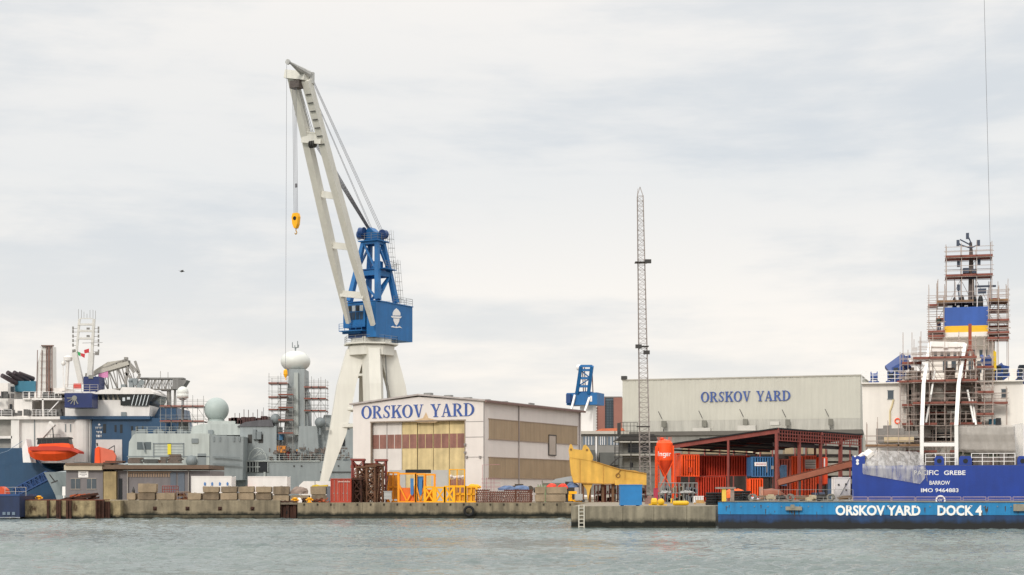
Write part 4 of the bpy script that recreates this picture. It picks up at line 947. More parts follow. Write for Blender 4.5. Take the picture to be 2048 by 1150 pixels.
# ================================================================ BLUE AND WHITE OFFSHORE VESSEL
t = T(150, 282, 0).thing('offshore_vessel', 'petrol blue and white offshore vessel with raked bridge windows, far left', 'offshore vessel')
m = MB()
m.ppx(t, [(-70, 1004), (-70, 896), (46, 896), (62, 905), (86, 935), (150, 960), (300, 962), (300, 1004)], 0, 20); hull = t.part('hull', m, hullblue)
m = MB().ppx(t, [(182, 930), (184, 845), (186, 836), (330, 836), (335, 930)], 1.0, 18).r(t, 120, 832, 300, 838.5, .4, 18); m.ppx(t, [(305, 840), (318, 815), (352, 815), (362, 870), (300, 870)], 4, 16)
dh = t.part('blue_deckhouse', m, hullblue)
m = MB().r(t, 192, 879, 244, 926, .9, 1.05); t.part('boat_recess', m, M('recess white', '#cdc6c2', .6), parent=dh)
m = MB()
for a, b, c, d in ((206, 848, 212, 866), (229, 850, 233, 864), (240, 849, 245, 866), (262, 852, 266, 862), (272, 852, 276, 862), (284, 852, 287, 862)): m.r(t, a, b, c, d, .95, 1.05)
t.part('window', m, glassm, parent=dh)
m = MB(); rnd = random.Random(4)
for py, n_, x0 in ((856, 5, 191), (864.5, 4, 192.5), (872, 4, 192.5)):
    for i in range(n_):
        a = x0+i*2.9
        for k in range(3): dx = rnd.uniform(0, 1.6); m.r(t, a+dx, py-2.2, a+dx+.7, py+2.2, .93, .99+k*.002)
        m.r(t, a, py-2.2, a+2, py-1.3, .92, .985)
m.r(t, 197.5, 847, 199, 851, .92, .99).r(t, 196, 849, 201, 850, .925, .985); t.part('lettering', m, cleanwhite, parent=dh)
wh = white
m = MB().r(t, 40, 836, 183, 926, 1.5, 18).r(t, 46, 833, 122, 838.5, .6, 2); t.part('white_house', m, wh)
m = MB(); p, q = t.p(163, 838, 1.5), t.p(163, 925, 1.5); m.lathe((p.x, 2.2, 0), [(1.55, q.z), (1.55, p.z)], 20); t.part('round_column', m, wh, smooth=False)
m = MB().r(t, 22, 838, 38, 898, .8, 18).r(t, -60, 872, 24, 877, .8, 3).r(t, -60, 833, 60, 838.5, .5, 18); t.part('deck_frame', m, wh)
m = MB().r(t, -60, 839, 22, 872, 2.2, 2.4).r(t, -60, 877.5, 22, 898, 2.2, 2.4); t.part('tarpaulin', m, tarp)
m = MB().r(t, 180, 838, 182.2, 925, .9, 1.0).r(t, 68, 838, 70, 920, 1.4, 1.5); m.r(t, 130, 848, 132, 864, 1.4, 1.5).r(t, 140, 848, 142, 864, 1.4, 1.5); t.part('rubbing_strip', m, navyd)
m = MB().r(t, 28, 798, 64, 833, 2, 16).r(t, -40, 766, 16, 833, 4, 16).r(t, 46, 796, 60, 799, 1.4, 15).r(t, 64, 796, 124, 800, 1.5, 15).r(t, 84, 798, 87, 833, 1.5, 1.9).r(t, 64, 800, 121, 833, 7, 15).r(t, 50, 785, 84, 797, 6, 12).r(t, 98, 776, 130, 797, 5, 12); t.part('upper_house', m, wh)
m = MB().r(t, 21, 773, 27, 784, 1.8, 2.4).r(t, 48, 783, 56, 795, 5.9, 6.05).r(t, 60, 784, 68, 795, 5.9, 6.05).r(t, 124, 782, 130, 795, 4.9, 5.05).r(t, 19, 808, 24, 824, 3.9, 4.1); t.part('window', m, glassm)
m = MB(); zc = t.p(70, 833, 1).z
m.rail([(t.p(64, 833, 1).x, 1, zc), (t.p(112, 833, 1).x, 1, zc)], 1.2, .7, .045)
zc2 = t.p(60, 797, 1.6).z; m.rail([(t.p(46, 797, 1.6).x, 1.6, zc2), (t.p(122, 797, 1.6).x, 1.6, zc2)], 1.2, 1., .045)
zc3 = t.p(0, 833, 1).z; m.rail([(t.p(-40, 833, 1).x, 1, zc3), (t.p(24, 833, 1).x, 1, zc3)], 1.2, 1.5, .045); m.bar(t.p(90, 832, 2), t.p(120, 800, 2), .15, .3); t.part('railing', m, cleanwhite)
m = MB(); rnd = random.Random(21)
for i in range(90):
    a = rnd.choice((rnd.uniform(-20, 30), rnd.uniform(30, 130), rnd.uniform(84, 125))); b = rnd.choice((832, 797, 832)); h = rnd.uniform(2, 14); p = t.p(a, b, 3); w = rnd.uniform(.08, .4)
    m.box(p.x-w, p.x+w, 1.6+w, 2.4+w, p.z, p.z+h*.09)
t.part('deck_fittings', m, M('mixed fittings', '#5c5a58', .7, .6, 1.5))
m = MB().r(t, 66, 811, 70, 819, 6.8, 7); t.part('lifebuoy', m, M('lifebuoy red', '#c0392f', .6))
# teal housing and four black pipes
m = MB().r(t, 29, 762, 70, 783, 8, 14); t.part('teal_housing', m, M('teal panel', '#2d6f87', .5, .08, .4))
m = MB(); 
for i, (a, b, c, d) in enumerate(((4, 751, 32, 766), (15, 745, 44, 762), (28, 745, 56, 761), (39, 747, 66, 758))): m.tube(t.p(a, b, 5+i), t.p(c, d, 8+i), .42, 10, .5)
t.part('exhaust_pipe', m, M('dark pipe', '#3b2f33', .5, .2, 1)); m = MB().tube(t.p(20, 768, 8), t.p(32, 762, 8), .12, 5); t.part('pipe_stay', m, darksteel)
# exhaust stack wrapped in white with brown poles
m = MB().ppx(t, [(72, 795), (74, 730), (84, 692), (103, 692), (104, 795)], 5, 8); t.part('wrapped_stack', m, M('white shrink wrap', '#dcd9d4', .5, .06, 1.2))
m = MB()
for a in (93, 98, 104): p, q = t.p(a, 692, 4.8), t.p(a, 795, 4.8); m.tube(p, q, .1 if a != 98 else .2, 6)
for py in range(694, 795, 14): m.tube(t.p(80, py, 4.7), t.p(105, py, 4.7), .04, 4)
for a in (75, 84): m.tube(t.p(a, 700, 4.8), t.p(a-2, 795, 4.8), .08, 4)
m.r(t, 82, 690, 106, 692, 4.5, 5.2); t.part('stack_scaffold', m, M('brown poles', '#80655b', .7, .3, 1))
# bridge
m = MB().r(t, 130, 800, 241, 832, 2.0, 16).ppx(t, [(241, 811), (300, 811), (298, 835), (241, 835)], 1.6, 14); br = t.part('bridge_house', m, wh)
m = MB().ppx(t, [(188, 787), (241, 787), (241, 805), (188, 803)], 2.2, 14); t.part('side_glazing', m, glassm, parent=br)
m = MB()
for a in (192, 203, 213, 223, 232): m.ppx(t, [(a, 787), (a+4, 787), (a+7, 803), (a+3, 803)], 2.05, 2.19)
t.part('side_mullion', m, M('tan mullion', '#8e8676', .5), parent=br)
m = MB().ppx(t, [(237, 786), (307, 788), (296, 812), (243, 810)], 1.3, 13); t.part('raked_window', m, glass('bridge glass', '#10181a'), parent=br)
m = MB()
for a in (268, 276, 283, 290, 297): m.ppx(t, [(a, 789), (a+1.6, 789), (a-4.4, 811), (a-6, 811)], 1.2, 1.29)
m.r(t, 245, 795, 250, 802, 1.2, 1.29).r(t, 254, 794, 260, 799, 1.2, 1.29); t.part('window_pale_strip', m, M('pale window', '#c9cfd0', .2), parent=br)  # pale slanted strips and two pale patches over the dark glass
m = MB().ppx(t, [(187, 788), (200, 780), (222, 777), (240, 781), (244, 774), (296, 776), (307, 784), (308, 788)], 1.0, 14).r(t, 110, 783, 190, 787, 1.2, 14); t.part('bridge_roof', m, wh, parent=br)
m = MB(); 
for a, b in ((246, 772), (262, 768), (278, 770), (270, 760)): p = t.p(a, b, 3); m.box(p.x-.4, p.x+.4, 3, 4, p.z-.9, p.z+.3)
m.lathe(t.p(283, 765, 3), [(.5, -.2), (.5, .2)], 12, 'y'); m.ball(t.p(262, 762, 4), .5, n=10); m.r(t, 242, 824, 252, 832, 1.3, 1.6); t.part('roof_equipment', m, navyd, parent=br)
# cab blocks in deep blue
m = MB().r(t, 129, 786, 184, 815, -3, 1).r(t, 167, 753, 198, 783, 2, 6); t.part('crane_cab', m, deepblue)
m = MB(); c = t.p(149, 796, -3); m.lathe(c, [(.45, -.1), (.45, .0)], 12, 'y')
for k in range(5): a = R(180+30*k); m.tube(c, c+Vector((1.3*math.cos(a), -.1, 1.2*math.sin(a))), .1, 4)
m.r(t, 177, 750, 186, 757, 1.8, 2); t.part('cab_fitting', m, M('bolt grey', '#8a8880', .6))
m = MB().r(t, 147, 767, 162, 777, 1.7, 1.9); t.part('red_sign', m, M('sign red', '#d64237', .5))
m = MB(); m.rail([(t.p(130, 784, 1).x, 1, t.p(130, 784, 1).z), (t.p(196, 784, 1).x, 1, t.p(130, 784, 1).z)], 1.3, 1.2, .05); t.part('monkey_island_railing', m, M('railing beige', '#b8b0a4', .6))
# mast
mw = M('mast white', '#cfcbc4', .5, .1, 1)
m = MB()
for a, b in ((145, 178), (190, 178)): pass
L1, L2, R1, R2 = t.p(158, 770, 4), t.p(153, 710, 4), t.p(181, 770, 4), t.p(186, 700, 4)
m.bar(t.p(163, 768, 4), t.p(149, 705, 4), .9).bar(t.p(179, 768, 4), t.p(183, 705, 4), .9)
m.bar(t.p(153, 705, 4), t.p(159, 638, 4), .35).bar(t.p(184, 705, 4), t.p(188, 638, 4), .45)
for py in (649, 662, 677): m.bar(t.p(156, py, 4), t.p(188, py, 4), .5, .35)
m.bar(t.p(160, 637, 4), t.p(184, 637, 4), .15); t.part('mast', m, mw)
m = MB(); rnd = random.Random(31)
for py in (657, 664, 673, 682, 691, 703):
    for a, b in ((146, 156), (188, 197)): m.tube(t.p(a, py, 4), t.p(b, py, 4), .05, 4); c = t.p(a if a < 150 else b, py, 4); m.box(c.x-.12, c.x+.12, 3.9, 4.1, c.z-.2, c.z+.35)
for a in (157, 163, 168, 174, 180, 186, 191): m.tube(t.p(a, 638, 4), t.p(a, rnd.uniform(618, 632), 4), .04, 4)
for py in (655, 670): m.r(t, 173, py, 179, py+4, 3.8, 4)
m.tube(t.p(165, 686, 3.5), t.p(205, 685, 3.5), .05, 4); c = t.p(149, 702, 4); m.ball(c, .35, n=8); m.r(t, 190, 704, 197, 710, 4, 4.4); t.part('mast_aerials', m, M('mast fitting grey', '#7f7b76', .6))
m = MB().ppx(t, [(155, 703), (161, 705), (161, 713), (156, 710)], 3.4, 3.44); t.part('flag', m, M('flag green', '#3d9a5c', .8))
m = MB().ppx(t, [(161, 706), (170, 708), (169, 716), (162, 712)], 3.4, 3.44).ppx(t, [(168, 700), (178, 697), (178, 705), (169, 707)], 3.5, 3.54); t.part('flag', m, M('flag red', '#c23a40', .8))
m = MB(); c = t.p(136, 718, 4); m.lathe(c, [(.15, -.5), (.75, -.3), (.8, .3), (.3, .6)], 14); m.tube(c, t.p(133, 775, 4), .3, 6).tube(t.p(126, 730, 4), t.p(127, 775, 4), .08, 4); p = t.p(127, 727, 4); m.ball(p, .4, n=8); t.part('searchlight_post', m, wh)

t = T(225, 290, 0).thing('lattice_gangway', 'grey lattice gangway boom angled over the bridge of the blue vessel', 'gangway')
lg = M('gangway grey', '#8f8b85', .6, .2, 1)
m = MB().lattice(t.p(180, 768, 0), t.p(262, 748, 0), 3.6, 9, .13, side=(0, 1, 0), w2=3.6, h=3.0, h2=5.2); t.part('boom', m, lg)
m = MB().bar(t.p(172, 751, -1.9), t.p(258, 726, -1.9), .6, .7); m.ppx(t, [(188, 741), (215, 724), (243, 720), (246, 731), (190, 747)], -1.8, 1.8); t.part('top_chord', m, M('gangway pale', '#b3aea3', .6, .1, 1))
m = MB()
for a, b, c, d in ((256, 722, 280, 750), (280, 750, 262, 775), (258, 722, 250, 775), (256, 728, 268, 745), (270, 722, 278, 745), (250, 745, 282, 775)): m.bar(t.p(a, b, -1.8), t.p(c, d, -1.8), .4)
m.r(t, 248, 714, 254, 722, -1, 0); t.part('head_frame', m, lg)
m = MB().ppx(t, [(195, 742), (216, 740), (216, 755), (198, 756)], -2.1, -1.95); t.part('pink_banner', m, M('pink banner', '#d68ab4', .7, .15, 1))
m = MB(); c = t.p(283, 767, -2.2); m.ring(c, .62, .3, -2.3, -2.0, 20); t.part('lifebuoy', m, cleanwhite)
t = T(325, 292, 0).thing('lattice_gangway', 'flat grey lattice platform on a post, right of the angled gangway', 'gangway')
m = MB().lattice(t.p(280, 768, 0), t.p(348, 768, 0), 2.0, 10, .11, side=(0, 1, 0), h=1.9); t.part('boom', m, lg)
m = MB().ppx(t, [(345, 757), (374, 760), (362, 779), (345, 778)], -1.5, 1.5).r(t, 280, 755, 366, 758, -1.3, 1.3); t.part('platform', m, M('platform grey', '#7e7c79', .6, .1, 1, streak=.3))
m = MB().tube(t.p(338, 778, 0), t.p(338, 870, 0), .4, 8).tube(t.p(350, 778, 0), t.p(348, 870, 0), .2, 6).tube(t.p(321, 756, 0), t.p(321, 742, 0), .06, 4).tube(t.p(336, 756, 0), t.p(336, 744, 0), .06, 4); m.r(t, 322, 778, 332, 782, 0, 1); t.part('post', m, lg)

# lifeboat hanging on the side of the blue vessel
t = T(108, 278, 0); c = t.p(108, 905, 0); t.loc.z = 0
t.thing('lifeboat', 'orange lifeboat with dark canopy windows hung on the blue vessel', 'lifeboat')
m = MB(); prof = [(57, 898), (60, 903), (66, 912), (90, 921), (115, 921), (138, 915), (157, 908), (148, 898), (120, 896), (80, 896)]
secs = []
xs_ = [57, 62, 72, 90, 115, 135, 150, 157]; kz = [905, 913, 919, 922, 922, 918, 911, 907]; gz = [895, 895, 896, 897, 897, 897, 899, 904]; hw = [.3, .9, 1.35, 1.6, 1.6, 1.3, .6, .06]
vs = []; 
for a, k_, g_, w in zip(xs_, kz, gz, hw):
    kp, gp = t.p(a, k_, 0).z, t.p(a, g_, 0).z; x = t.p(a, 900, 0).x
    vs += [(x, -w, gp), (x, -w*.95, (gp*.55+kp*.45)), (x, -w*.35, kp), (x, w*.35, kp), (x, w*.95, (gp*.55+kp*.45)), (x, w, gp)]
n = 6; m.add(vs, [tuple(range(5, -1, -1)), tuple(range(7*n, 8*n))]+[(j*n+i, (j+1)*n+i, (j+1)*n+(i+1) % n, j*n+(i+1) % n) for j in range(7) for i in range(n)]); t.part('hull', m, orange)
m = MB(); m.ppx(t, [(57, 897), (60, 893), (110, 892), (140, 895), (157, 903), (157, 907), (140, 901), (60, 901)], -1.75, 1.75); t.part('fender_band', m, M('dark red band', '#c23820', .6))
m = MB().ppx(t, [(72, 896), (80, 888), (125, 886), (138, 887), (142, 897)], -1.2, 1.2); ch = t.part('canopy', m, orange)
m = MB().ppx(t, [(74, 889), (75, 879), (137, 877), (139, 888)], -1.1, 1.1); t.part('wheelhouse_window', m, glassm, parent=ch)
m = MB().ppx(t, [(72, 879), (74, 876), (137, 874), (139, 877)], -1.2, 1.2).tube(t.p(106, 875, 0), t.p(106, 858, 0), .07, 4); m.rail([(t.p(95, 875, -1).x, -1, t.p(95, 875, 0).z), (t.p(120, 875, -1).x, -1, t.p(95, 875, 0).z)], .5, .5, .03, 1)
for a in (83, 93, 104): m.r(t, a, 877, a+1.5, 889, -1.16, -1.11)
t.part('canopy_roof', m, darksteel, parent=ch)
t = T(92, 281, 0).thing('davit', 'white boat davit with folded arm above the orange lifeboat', 'davit')
m = MB().bar(t.p(78, 878, 0), t.p(103, 850, 0), .9, .9).bar(t.p(103, 850, 0), t.p(106, 846, 0), 1.1).bar(t.p(80, 880, 0), t.p(100, 862, 0), .4); t.part('arm', m, white)
m = MB().ppx(t, [(46, 925), (44, 895), (50, 885), (52, 878), (62, 925)], -3, 0); t.part('cradle', m, cleanwhite)
m = MB().tube(t.p(105, 855, -.6), t.p(107, 876, -.6), .1, 5); t.part('fall', m, darksteel)
t = T(212, 283.5, 0); t.thing('rescue_boat', 'small orange boat half hidden in the white recess of the blue vessel', 'rescue boat')
m = MB().ppx(t, [(189, 926), (190, 897), (196, 893), (226, 901), (232, 912), (230, 926)], -3.1, -2.6); t.part('hull', m, M('pale orange hull', '#d96a4e', .5, .1, 1))
m = MB().ppx(t, [(189, 926), (190, 897), (196, 893), (199, 896), (200, 926)], -3.3, -3.105); t.part('bow_panel', m, orange)
m = MB().tube(t.p(195, 892, -3), t.p(194, 886, -3), .15, 6).tube(t.p(216, 899, -3), t.p(229, 891, -3), .1, 4).tube(t.p(229, 891, -3), t.p(229, 905, -3), .08, 4); t.part('console', m, darksteel)
# folded blue gangway hung on the side, mooring line
t = T(60, 277, 0); m = MB().lattice(t.p(30, 985, 0), t.p(98, 950, 0), 1.4, 8, .14, side=(0, 0, 1), h=.8); 
t.thing('boarding_ramp', 'dark blue lattice boarding ramp sloping up beside the vessel hull', 'ramp'); t.part('truss', m, M('ramp blue', '#1f4477', .5, .2, 1)); t.part('deck', MB().bar(t.p(30, 988, 0), t.p(98, 953, 0), .2, 1.2), M('ramp blue')); 
t = T(45, 279, 0); m = MB().path([t.p(-20, 912, 0), t.p(-5, 908, 0), t.p(15, 902, 0), t.p(45, 882, 0)], .05, 4)
t.solo('mooring_line', 'thin pale mooring line sagging across the blue vessel hull', 'rope', m, M('pale rope', '#7f8fa0', .8))
# blue floating fender at the extreme left
t = T(20, 172, 0).thing('work_pontoon', 'dark blue floating pontoon with railing cut by the left frame edge', 'pontoon')
m = MB().r(t, -60, 992, 39, 1034, 0, 6); t.part('float', m, M('pontoon navy', '#142a50', .5, .2, .7, streak=.3, algae=(.05, '#0e1420')))
m = MB()
for a in (5, 14, 24): m.r(t, a, 1024, a+6, 1030, -.12, -.003)
t.part('float_pad', m, M('pad grey', '#6f7f8f', .7)); z_ = t.p(0, 992, .3).z
m = MB().r(t, -60, 988, 39, 992, -.05, 6); t.part('deck_edge', m, M('ramp blue'))
m = MB().rail([(t.p(10, 990, 1).x, 1, z_), (t.p(52, 990, 1).x, 1, z_)], .95, 1., .03, 2); t.part('railing', m, M('railing beige'))
t = T(4, 176, 0); m = MB().ppx(t, [(-12, 988), (-12, 976), (2, 973), (10, 979), (12, 988)], 0, 1.5); t.solo('orange_tarpaulin', 'crumpled orange cover on the blue pontoon at the frame edge', 'cover', m, M('dirty orange', '#d1532e', .8, .2, 2))

# clutter between bow and shed
# ================================================================ LOW GREY OFFICE SHED ON THE QUAY
t = T(270, 190, GL).thing('quay_shed', 'low grey flat roofed shed with a sign behind the concrete blocks', 'shed')
grw = M('shed grey', '#7b7677', .8, .08, .6, streak=.12)
wl = t.part('wall', MB().r(t, 132, 939, 206, 1003, 0, 10).r(t, 233, 941, 420, 1003, .6, 10), grw)
m = MB().r(t, 128, 930, 204, 940, -.5, 10); t.part('fascia', m, M('cream fascia', '#bcae98', .7, .1, 1))
m = MB().r(t, 130, 926, 206, 930, -.7, 10).r(t, 204, 930, 417, 938, -.4, 10); t.part('roof', m, M('brown roof edge', '#6b5748', .8, .2, 1))
m = MB().r(t, 207, 943, 232, 1003, -.1, .6); t.part('sliding_door', m, M('rusty cream door', '#a8946b', .8, .3, .9, streak=.4, rust=.15, rustcol='#6b4d30'))
sgn = t.part('sign', MB().r(t, 156.5, 942, 176.5, 955, -.08, -.003), cleanwhite)
m = MB()
for i, (x0, x1) in enumerate(((161, 172), (159, 174), (163, 170))): m.r(t, x0, 945+i*3, x1, 946+i*3, -.09, -.081)
t.part('sign_text', m, M('sign grey text', '#7b7b80', .6), parent=sgn)
for a, b in ((142, 160), (174, 192)):
    w_ = t.part('window', MB().r(t, a, 957, b, 978, -.05, .02), M('shed glass', '#4a545b', .12)); t.part('window_frame', MB().r(t, a-1, 956, b+1, 957.5, -.07, .02).r(t, a-1, 977.5, b+1, 979, -.07, .02).r(t, a+8.4, 957, a+9.4, 978, -.06, -.051), M('frame beige', '#9a9188', .7), parent=w_)
for a, b in ((341, 352), (356, 369)): t.part('door', MB().r(t, a, 945, b, 1003, .52, .62), M('door blue grey', '#5f6874', .6))
m = MB()
for i in range(17): m.r(t, 256+i*5, 946+(i % 2), 259+i*5, 954, .5, .585)
m.r(t, 254, 943, 342, 945.5, .45, .58); t.part('hook_rail', m, M('hose brown', '#9b8470', .8))
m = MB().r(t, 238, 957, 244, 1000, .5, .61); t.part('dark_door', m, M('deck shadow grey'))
m = MB()
for a in (231.5, 254, 376): m.r(t, a, 940, a+1.4, 1003, .35, .585)
t.part('downpipe', m, M('pipe pale', '#a9a39d', .6))
t = T(127, 187, GL); t.solo('notice_board', 'narrow white board standing at the left end of the grey shed', 'board', MB().r(t, 124.5, 973, 130.5, 991, 0, .12).r(t, 126.5, 991, 128.5, 1002, .02, .1), cleanwhite)
# timber and steel on the shed roof
rnd = random.Random(8)
zr = HZ-926
brt = M('roof timber', '#5a4436', .9, .4, 2)
for i, (a, b, c, d, lab) in enumerate(((254, 915, 282, 927, 'dark plank stack at the left of the shed roof'), (286, 918, 316, 927, 'black tarred plank heap in the middle of the shed roof'), (318, 914, 334, 927, 'low brown plank stack on the shed roof'), (335, 908, 362, 927, 'tallest brown plank stack near the hangar door stripe on the shed roof'), (206, 921, 250, 927, 'thin flat plank layer at the left of the shed roof'))):
    tt = T((a+c)/2, 193, 0); z0 = tt.p(a, d, 0).z+.02; z1 = tt.p(a, b, 0).z; tt.loc.z = z0; m = MB(); k = max(2, int((z1-z0)/.13)); x0, x1 = tt.p(a, b, 0).x, tt.p(c, b, 0).x
    for j in range(k):
        z = (z1-z0)*j/k
        for r_ in range(3): dx = rnd.uniform(-.15, .15); m.box(x0+dx+rnd.random()*.2, x1+dx-rnd.random()*.3, r_*.5+.02, r_*.5+.45, z+.01*r_, z+(z1-z0)/k*.78+.01*r_)
    tt.solo('plank_stack', lab, 'plank stack', m, brt if i != 1 else M('tarred timber', '#2b2725', .9, .3, 2), group='plank stacks on the shed roof')
# ================================================================ THINGS ON THE QUAY
def cont(px0, py0, px1, py1, Y, d, label, mat, z=None, end=False, name='shipping_container', group='shipping containers in the yard', rz=0, marks=None, cat='container'):
    """box container: corner posts and rails, corrugated walls or a pair of doors on the face towards the water"""
    t = T((px0+px1)/2, Y, G if z is None else z, rz).thing(name, label, cat, group)
    a = t.p(px0, py0, 0); b = t.p(px1, py1, 0); x0, x1, z1 = a.x, b.x, a.z; z0 = 0 if z is None or py1 < 0 else (b.z if z != G else 0)
    if z is None: z0 = 0
    m = MB(); e = .1
    m.box(x0+.03, x1-.03, .12, d-.05, z0+.06, z1-.05); m.corrs(.1, d-.1, z0+.1, z1-.08, x0+.01, -.03, .3).corrs(.1, d-.1, z0+.1, z1-.08, x1-.04, .03, .3)
    if end == 'plain': m.box(x0+.08, x1-.08, .03, .13, z0+.14, z1-.12)
    if not end: m.corr(x0+e, x1-e, z0+.1, z1-.1, .06, .04, .3)
    body = t.part('walls', m, mat)
    f = MB()
    for x in (x0, x1-e): f.box(x, x+e, .0, e, z0, z1).box(x, x+e, d-e, d, z0, z1)
    f.box(x0+e, x1-e, .003, .09, z1-.11, z1-.003).box(x0+e, x1-e, .003, .09, z0+.003, z0+.13); t.part('frame', f, mat)
    if end is True:
        mid = (x0+x1)/2
        for u, v in ((x0+e, mid-.01), (mid+.01, x1-e)):
            dmb = MB().corr(u+.03, v-.03, z0+.14, z1-.13, .07, .025, .28); dr = t.part('door', dmb, mat)
            k = MB()
            for x in (u+(v-u)*.3, u+(v-u)*.7): k.tube((x, .02, z0+.16), (x, .02, z1-.14), .022, 5); k.box(x-.12, x+.03, .0, .05, z0+1., z0+1.06)
            t.part('lock_rod', k, M('lock rod grey', '#a89a90', .5, .1, 2), parent=dr)
    if marks: marks(t, x0, x1, z0, z1)
    return t
redbox = M('container red', '#b8452f', .55, .12, .8, streak=.2, rust=.1, rustcol='#6e2f20')
def redmark(t, x0, x1, z0, z1):
    m = MB(); rnd = random.Random(1)
    for i in range(9): x = x0+.85+i*.15; m.box(x, x+.1, -.012, -.002, z1-.42, z1-.3+.03*(i % 2))
    t.part('stencil', m, M('stencil white', '#d8b8ab', .6))
cont(661, 957, 702, 1003, 178, 6, 'rust red container end-on at the quay edge beside the rusty frames', redbox, end=True, marks=redmark)
m = MB(); t = T(657, 178.4, G).solo('grey_cabinet', 'narrow slate grey cabinet against the left side of the red container', 'cabinet', MB().box(-.2, .24, 0, 1, 0, 1.75).box(-.24, .28, -.04, 1.04, 1.752, 1.8).box(-.16, -.12, -.03, .0, .3, 1.5), M('slate cabinet', '#6b7078', .6))
pw = M('cabin white', '#e3dfdb', .45, .05, .5, streak=.08)
def cmarks(t, x0, x1, z0, z1):
    for i, f_ in enumerate((.34, .52, .71, .90)):
        m = MB(); x = x0+(x1-x0)*f_; z = z0+(z1-z0)*.58; m.poly([(x-.1, z-.18), (x+.1, z-.18), (x+.12, z+.1), (x, z+.25), (x-.12, z+.1)], -.03, -.002); t.part('blue_emblem', m, M('emblem blue', '#4b78b0', .5))
cont(382.5, 952, 463, 990, 187, 3, 'white office container with four small blue emblems', pw, z=GL, end='plain', name='site_cabin', group='white cabins behind the blocks', marks=cmarks, cat='cabin')
cont(495.5, 952.5, 574, 990, 187, 3, 'white office container between the orange cover and the crane foot', pw, z=GL, end='plain', name='site_cabin', group='white cabins behind the blocks', cat='cabin')
t = T(645, 189, G).thing('tank_container', 'long white rounded tank in three sections behind the red container', 'tank')
a, b = t.p(598, 958, 0), t.p(696, 958, 0); w3 = (b.x-a.x)/3
for i in range(3):
    m = MB(); x0, x1 = a.x+i*w3, a.x+(i+1)*w3-.06; zz = 2.45
    m.add([], []); m.poly([(x0+(.25 if i == 0 else 0), 0), (x1, 0), (x1, zz), (x0+(.55 if i == 0 else 0), zz), (x0, zz-.5 if i == 0 else zz-.003), (x0, .3)], 0, 2.4); t.part('section', m, pw)
m = MB()
for i in range(1, 3): m.box(a.x+i*w3-.07, a.x+i*w3-.005, -.05, 2.45, 0, 2.5)
t.part('joint', m, M('fitting grey'))
t = T(473, 186.5, GL).solo('grey_skip', 'mid grey steel bin between the two white cabins', 'bin', MB().poly([(-.62, 0), (.62, 0), (.66, 1.2), (-.66, 1.2)], 0, 1.5).box(-.7, .7, -.05, 1.55, 1.2, 1.28), navyd)
t = T(489.5, 186, GL).solo('orange_bin', 'bright orange bin against the left end of the second white cabin', 'bin', MB().poly([(-.36, 0), (.36, 0), (.4, 1.3), (.25, 1.42), (-.3, 1.42), (-.4, 1.25)], 0, 1.2).box(-.42, .42, -.03, 1.23, 1.0, 1.05), orange)

# concrete blocks -------------------------------------------------
def block_mesh(w, h, d, seed):
    rnd = random.Random(seed); j = lambda: rnd.uniform(-.03, .03); m = MB(); c = .06
    m.poly([(-w/2+c+j(), 0), (w/2-c+j(), 0), (w/2+j(), c), (w/2+j(), h-c), (w/2-c+j(), h+j()), (-w/2+c+j(), h+j()), (-w/2+j(), h-c), (-w/2+j(), c)], 0, d)
    m.box(-w/2+.12, w/2-.12, .14, d-.1, -.10, .003); m.path([Vector((-.12, d/2, h-.02)), Vector((-.1, d/2, h+.06)), Vector((.1, d/2, h+.06)), Vector((.12, d/2, h-.02))], .02, 5)
    return m
blockd = M('darker concrete blocks', '#83735f', .9, .3, 1.6, streak=.3, rust=.22, rustcol='#4f4233', bump=.6)
lowrow = [(253, 271, 983), (275, 310, 984), (312, 350, 984), (375, 402, 984), (405, 438, 986), (440, 474, 986), (476, 508, 986), (511, 543, 986), (545, 578, 986), (581, 618, 987), (622, 655, 988)]
uprow = [(275, 313, 967), (405, 438, 973), (441, 474, 973), (476, 508, 973), (511, 543, 973), (545, 578, 973), (620, 652, 973)]
ordn = ['first', 'second', 'third', 'fourth', 'fifth', 'sixth', 'seventh', 'eighth', 'ninth', 'tenth', 'eleventh']
tb = T(0, 178.5, 0)
for i, (a, b, py) in enumerate(lowrow):
    tt = T((a+b)/2, 178.5+.06*((i*7) % 5), (GL if b < 565 else G)+.07, 1.4*((i*5) % 5-2)); w = (b-a-1)*178.5/F; h = tt.p(a, py, 0).z; h = .74
    tt.solo('concrete_block', 'weathered concrete block, %s from the left in the bottom row on the left quay' % ordn[i], 'concrete block', block_mesh(w, h, 1.0, i), (blockm, blockd)[i % 3 == 1], group='weathered concrete blocks along the quay')
for i, (a, b, py) in enumerate(uprow):
    tt = T((a+b)/2, 178.5, 0); zt_ = tt.p(a, py, 0).z; w = (b-a-1.5)*178.5/F; h = .72 if i else .80; tt.loc.z = zt_-h
    tt.loc.z = (GL if b < 565 else G)+.07+.74+.09
    tt.solo('concrete_block', 'weathered concrete block, %s from the left in the upper row on the left quay' % ordn[i], 'concrete block', block_mesh(w, zt_-tt.loc.z, 1.0, i+30), (blockm, blockd)[i % 3 == 2], group='weathered concrete blocks along the quay')
for i, (a, b, p0, p1, lab) in enumerate(((1070, 1090, 974, 987, 'narrow concrete block of the upper pair between the brown pallets and yellow machine'), (1093, 1134, 974, 987, 'wide upper concrete block left of the small yellow machine'), (1070, 1090, 989, 1003, 'narrow concrete block of the lower pair between the brown pallets and yellow machine'), (1092, 1131, 989, 1003, 'wide lower concrete block left of the small yellow machine'))):
    tt = T((a+b)/2, 178.5, 0); z1, z0 = tt.p(a, p0, 0).z, max(G+.06, tt.p(a, p1, 0).z); tt.loc.z = z0
    tt.solo('concrete_block', lab, 'concrete block', block_mesh((b-a)*178.5/F, z1-z0, 1.1, i+60), blockm, group='weathered concrete blocks along the quay')
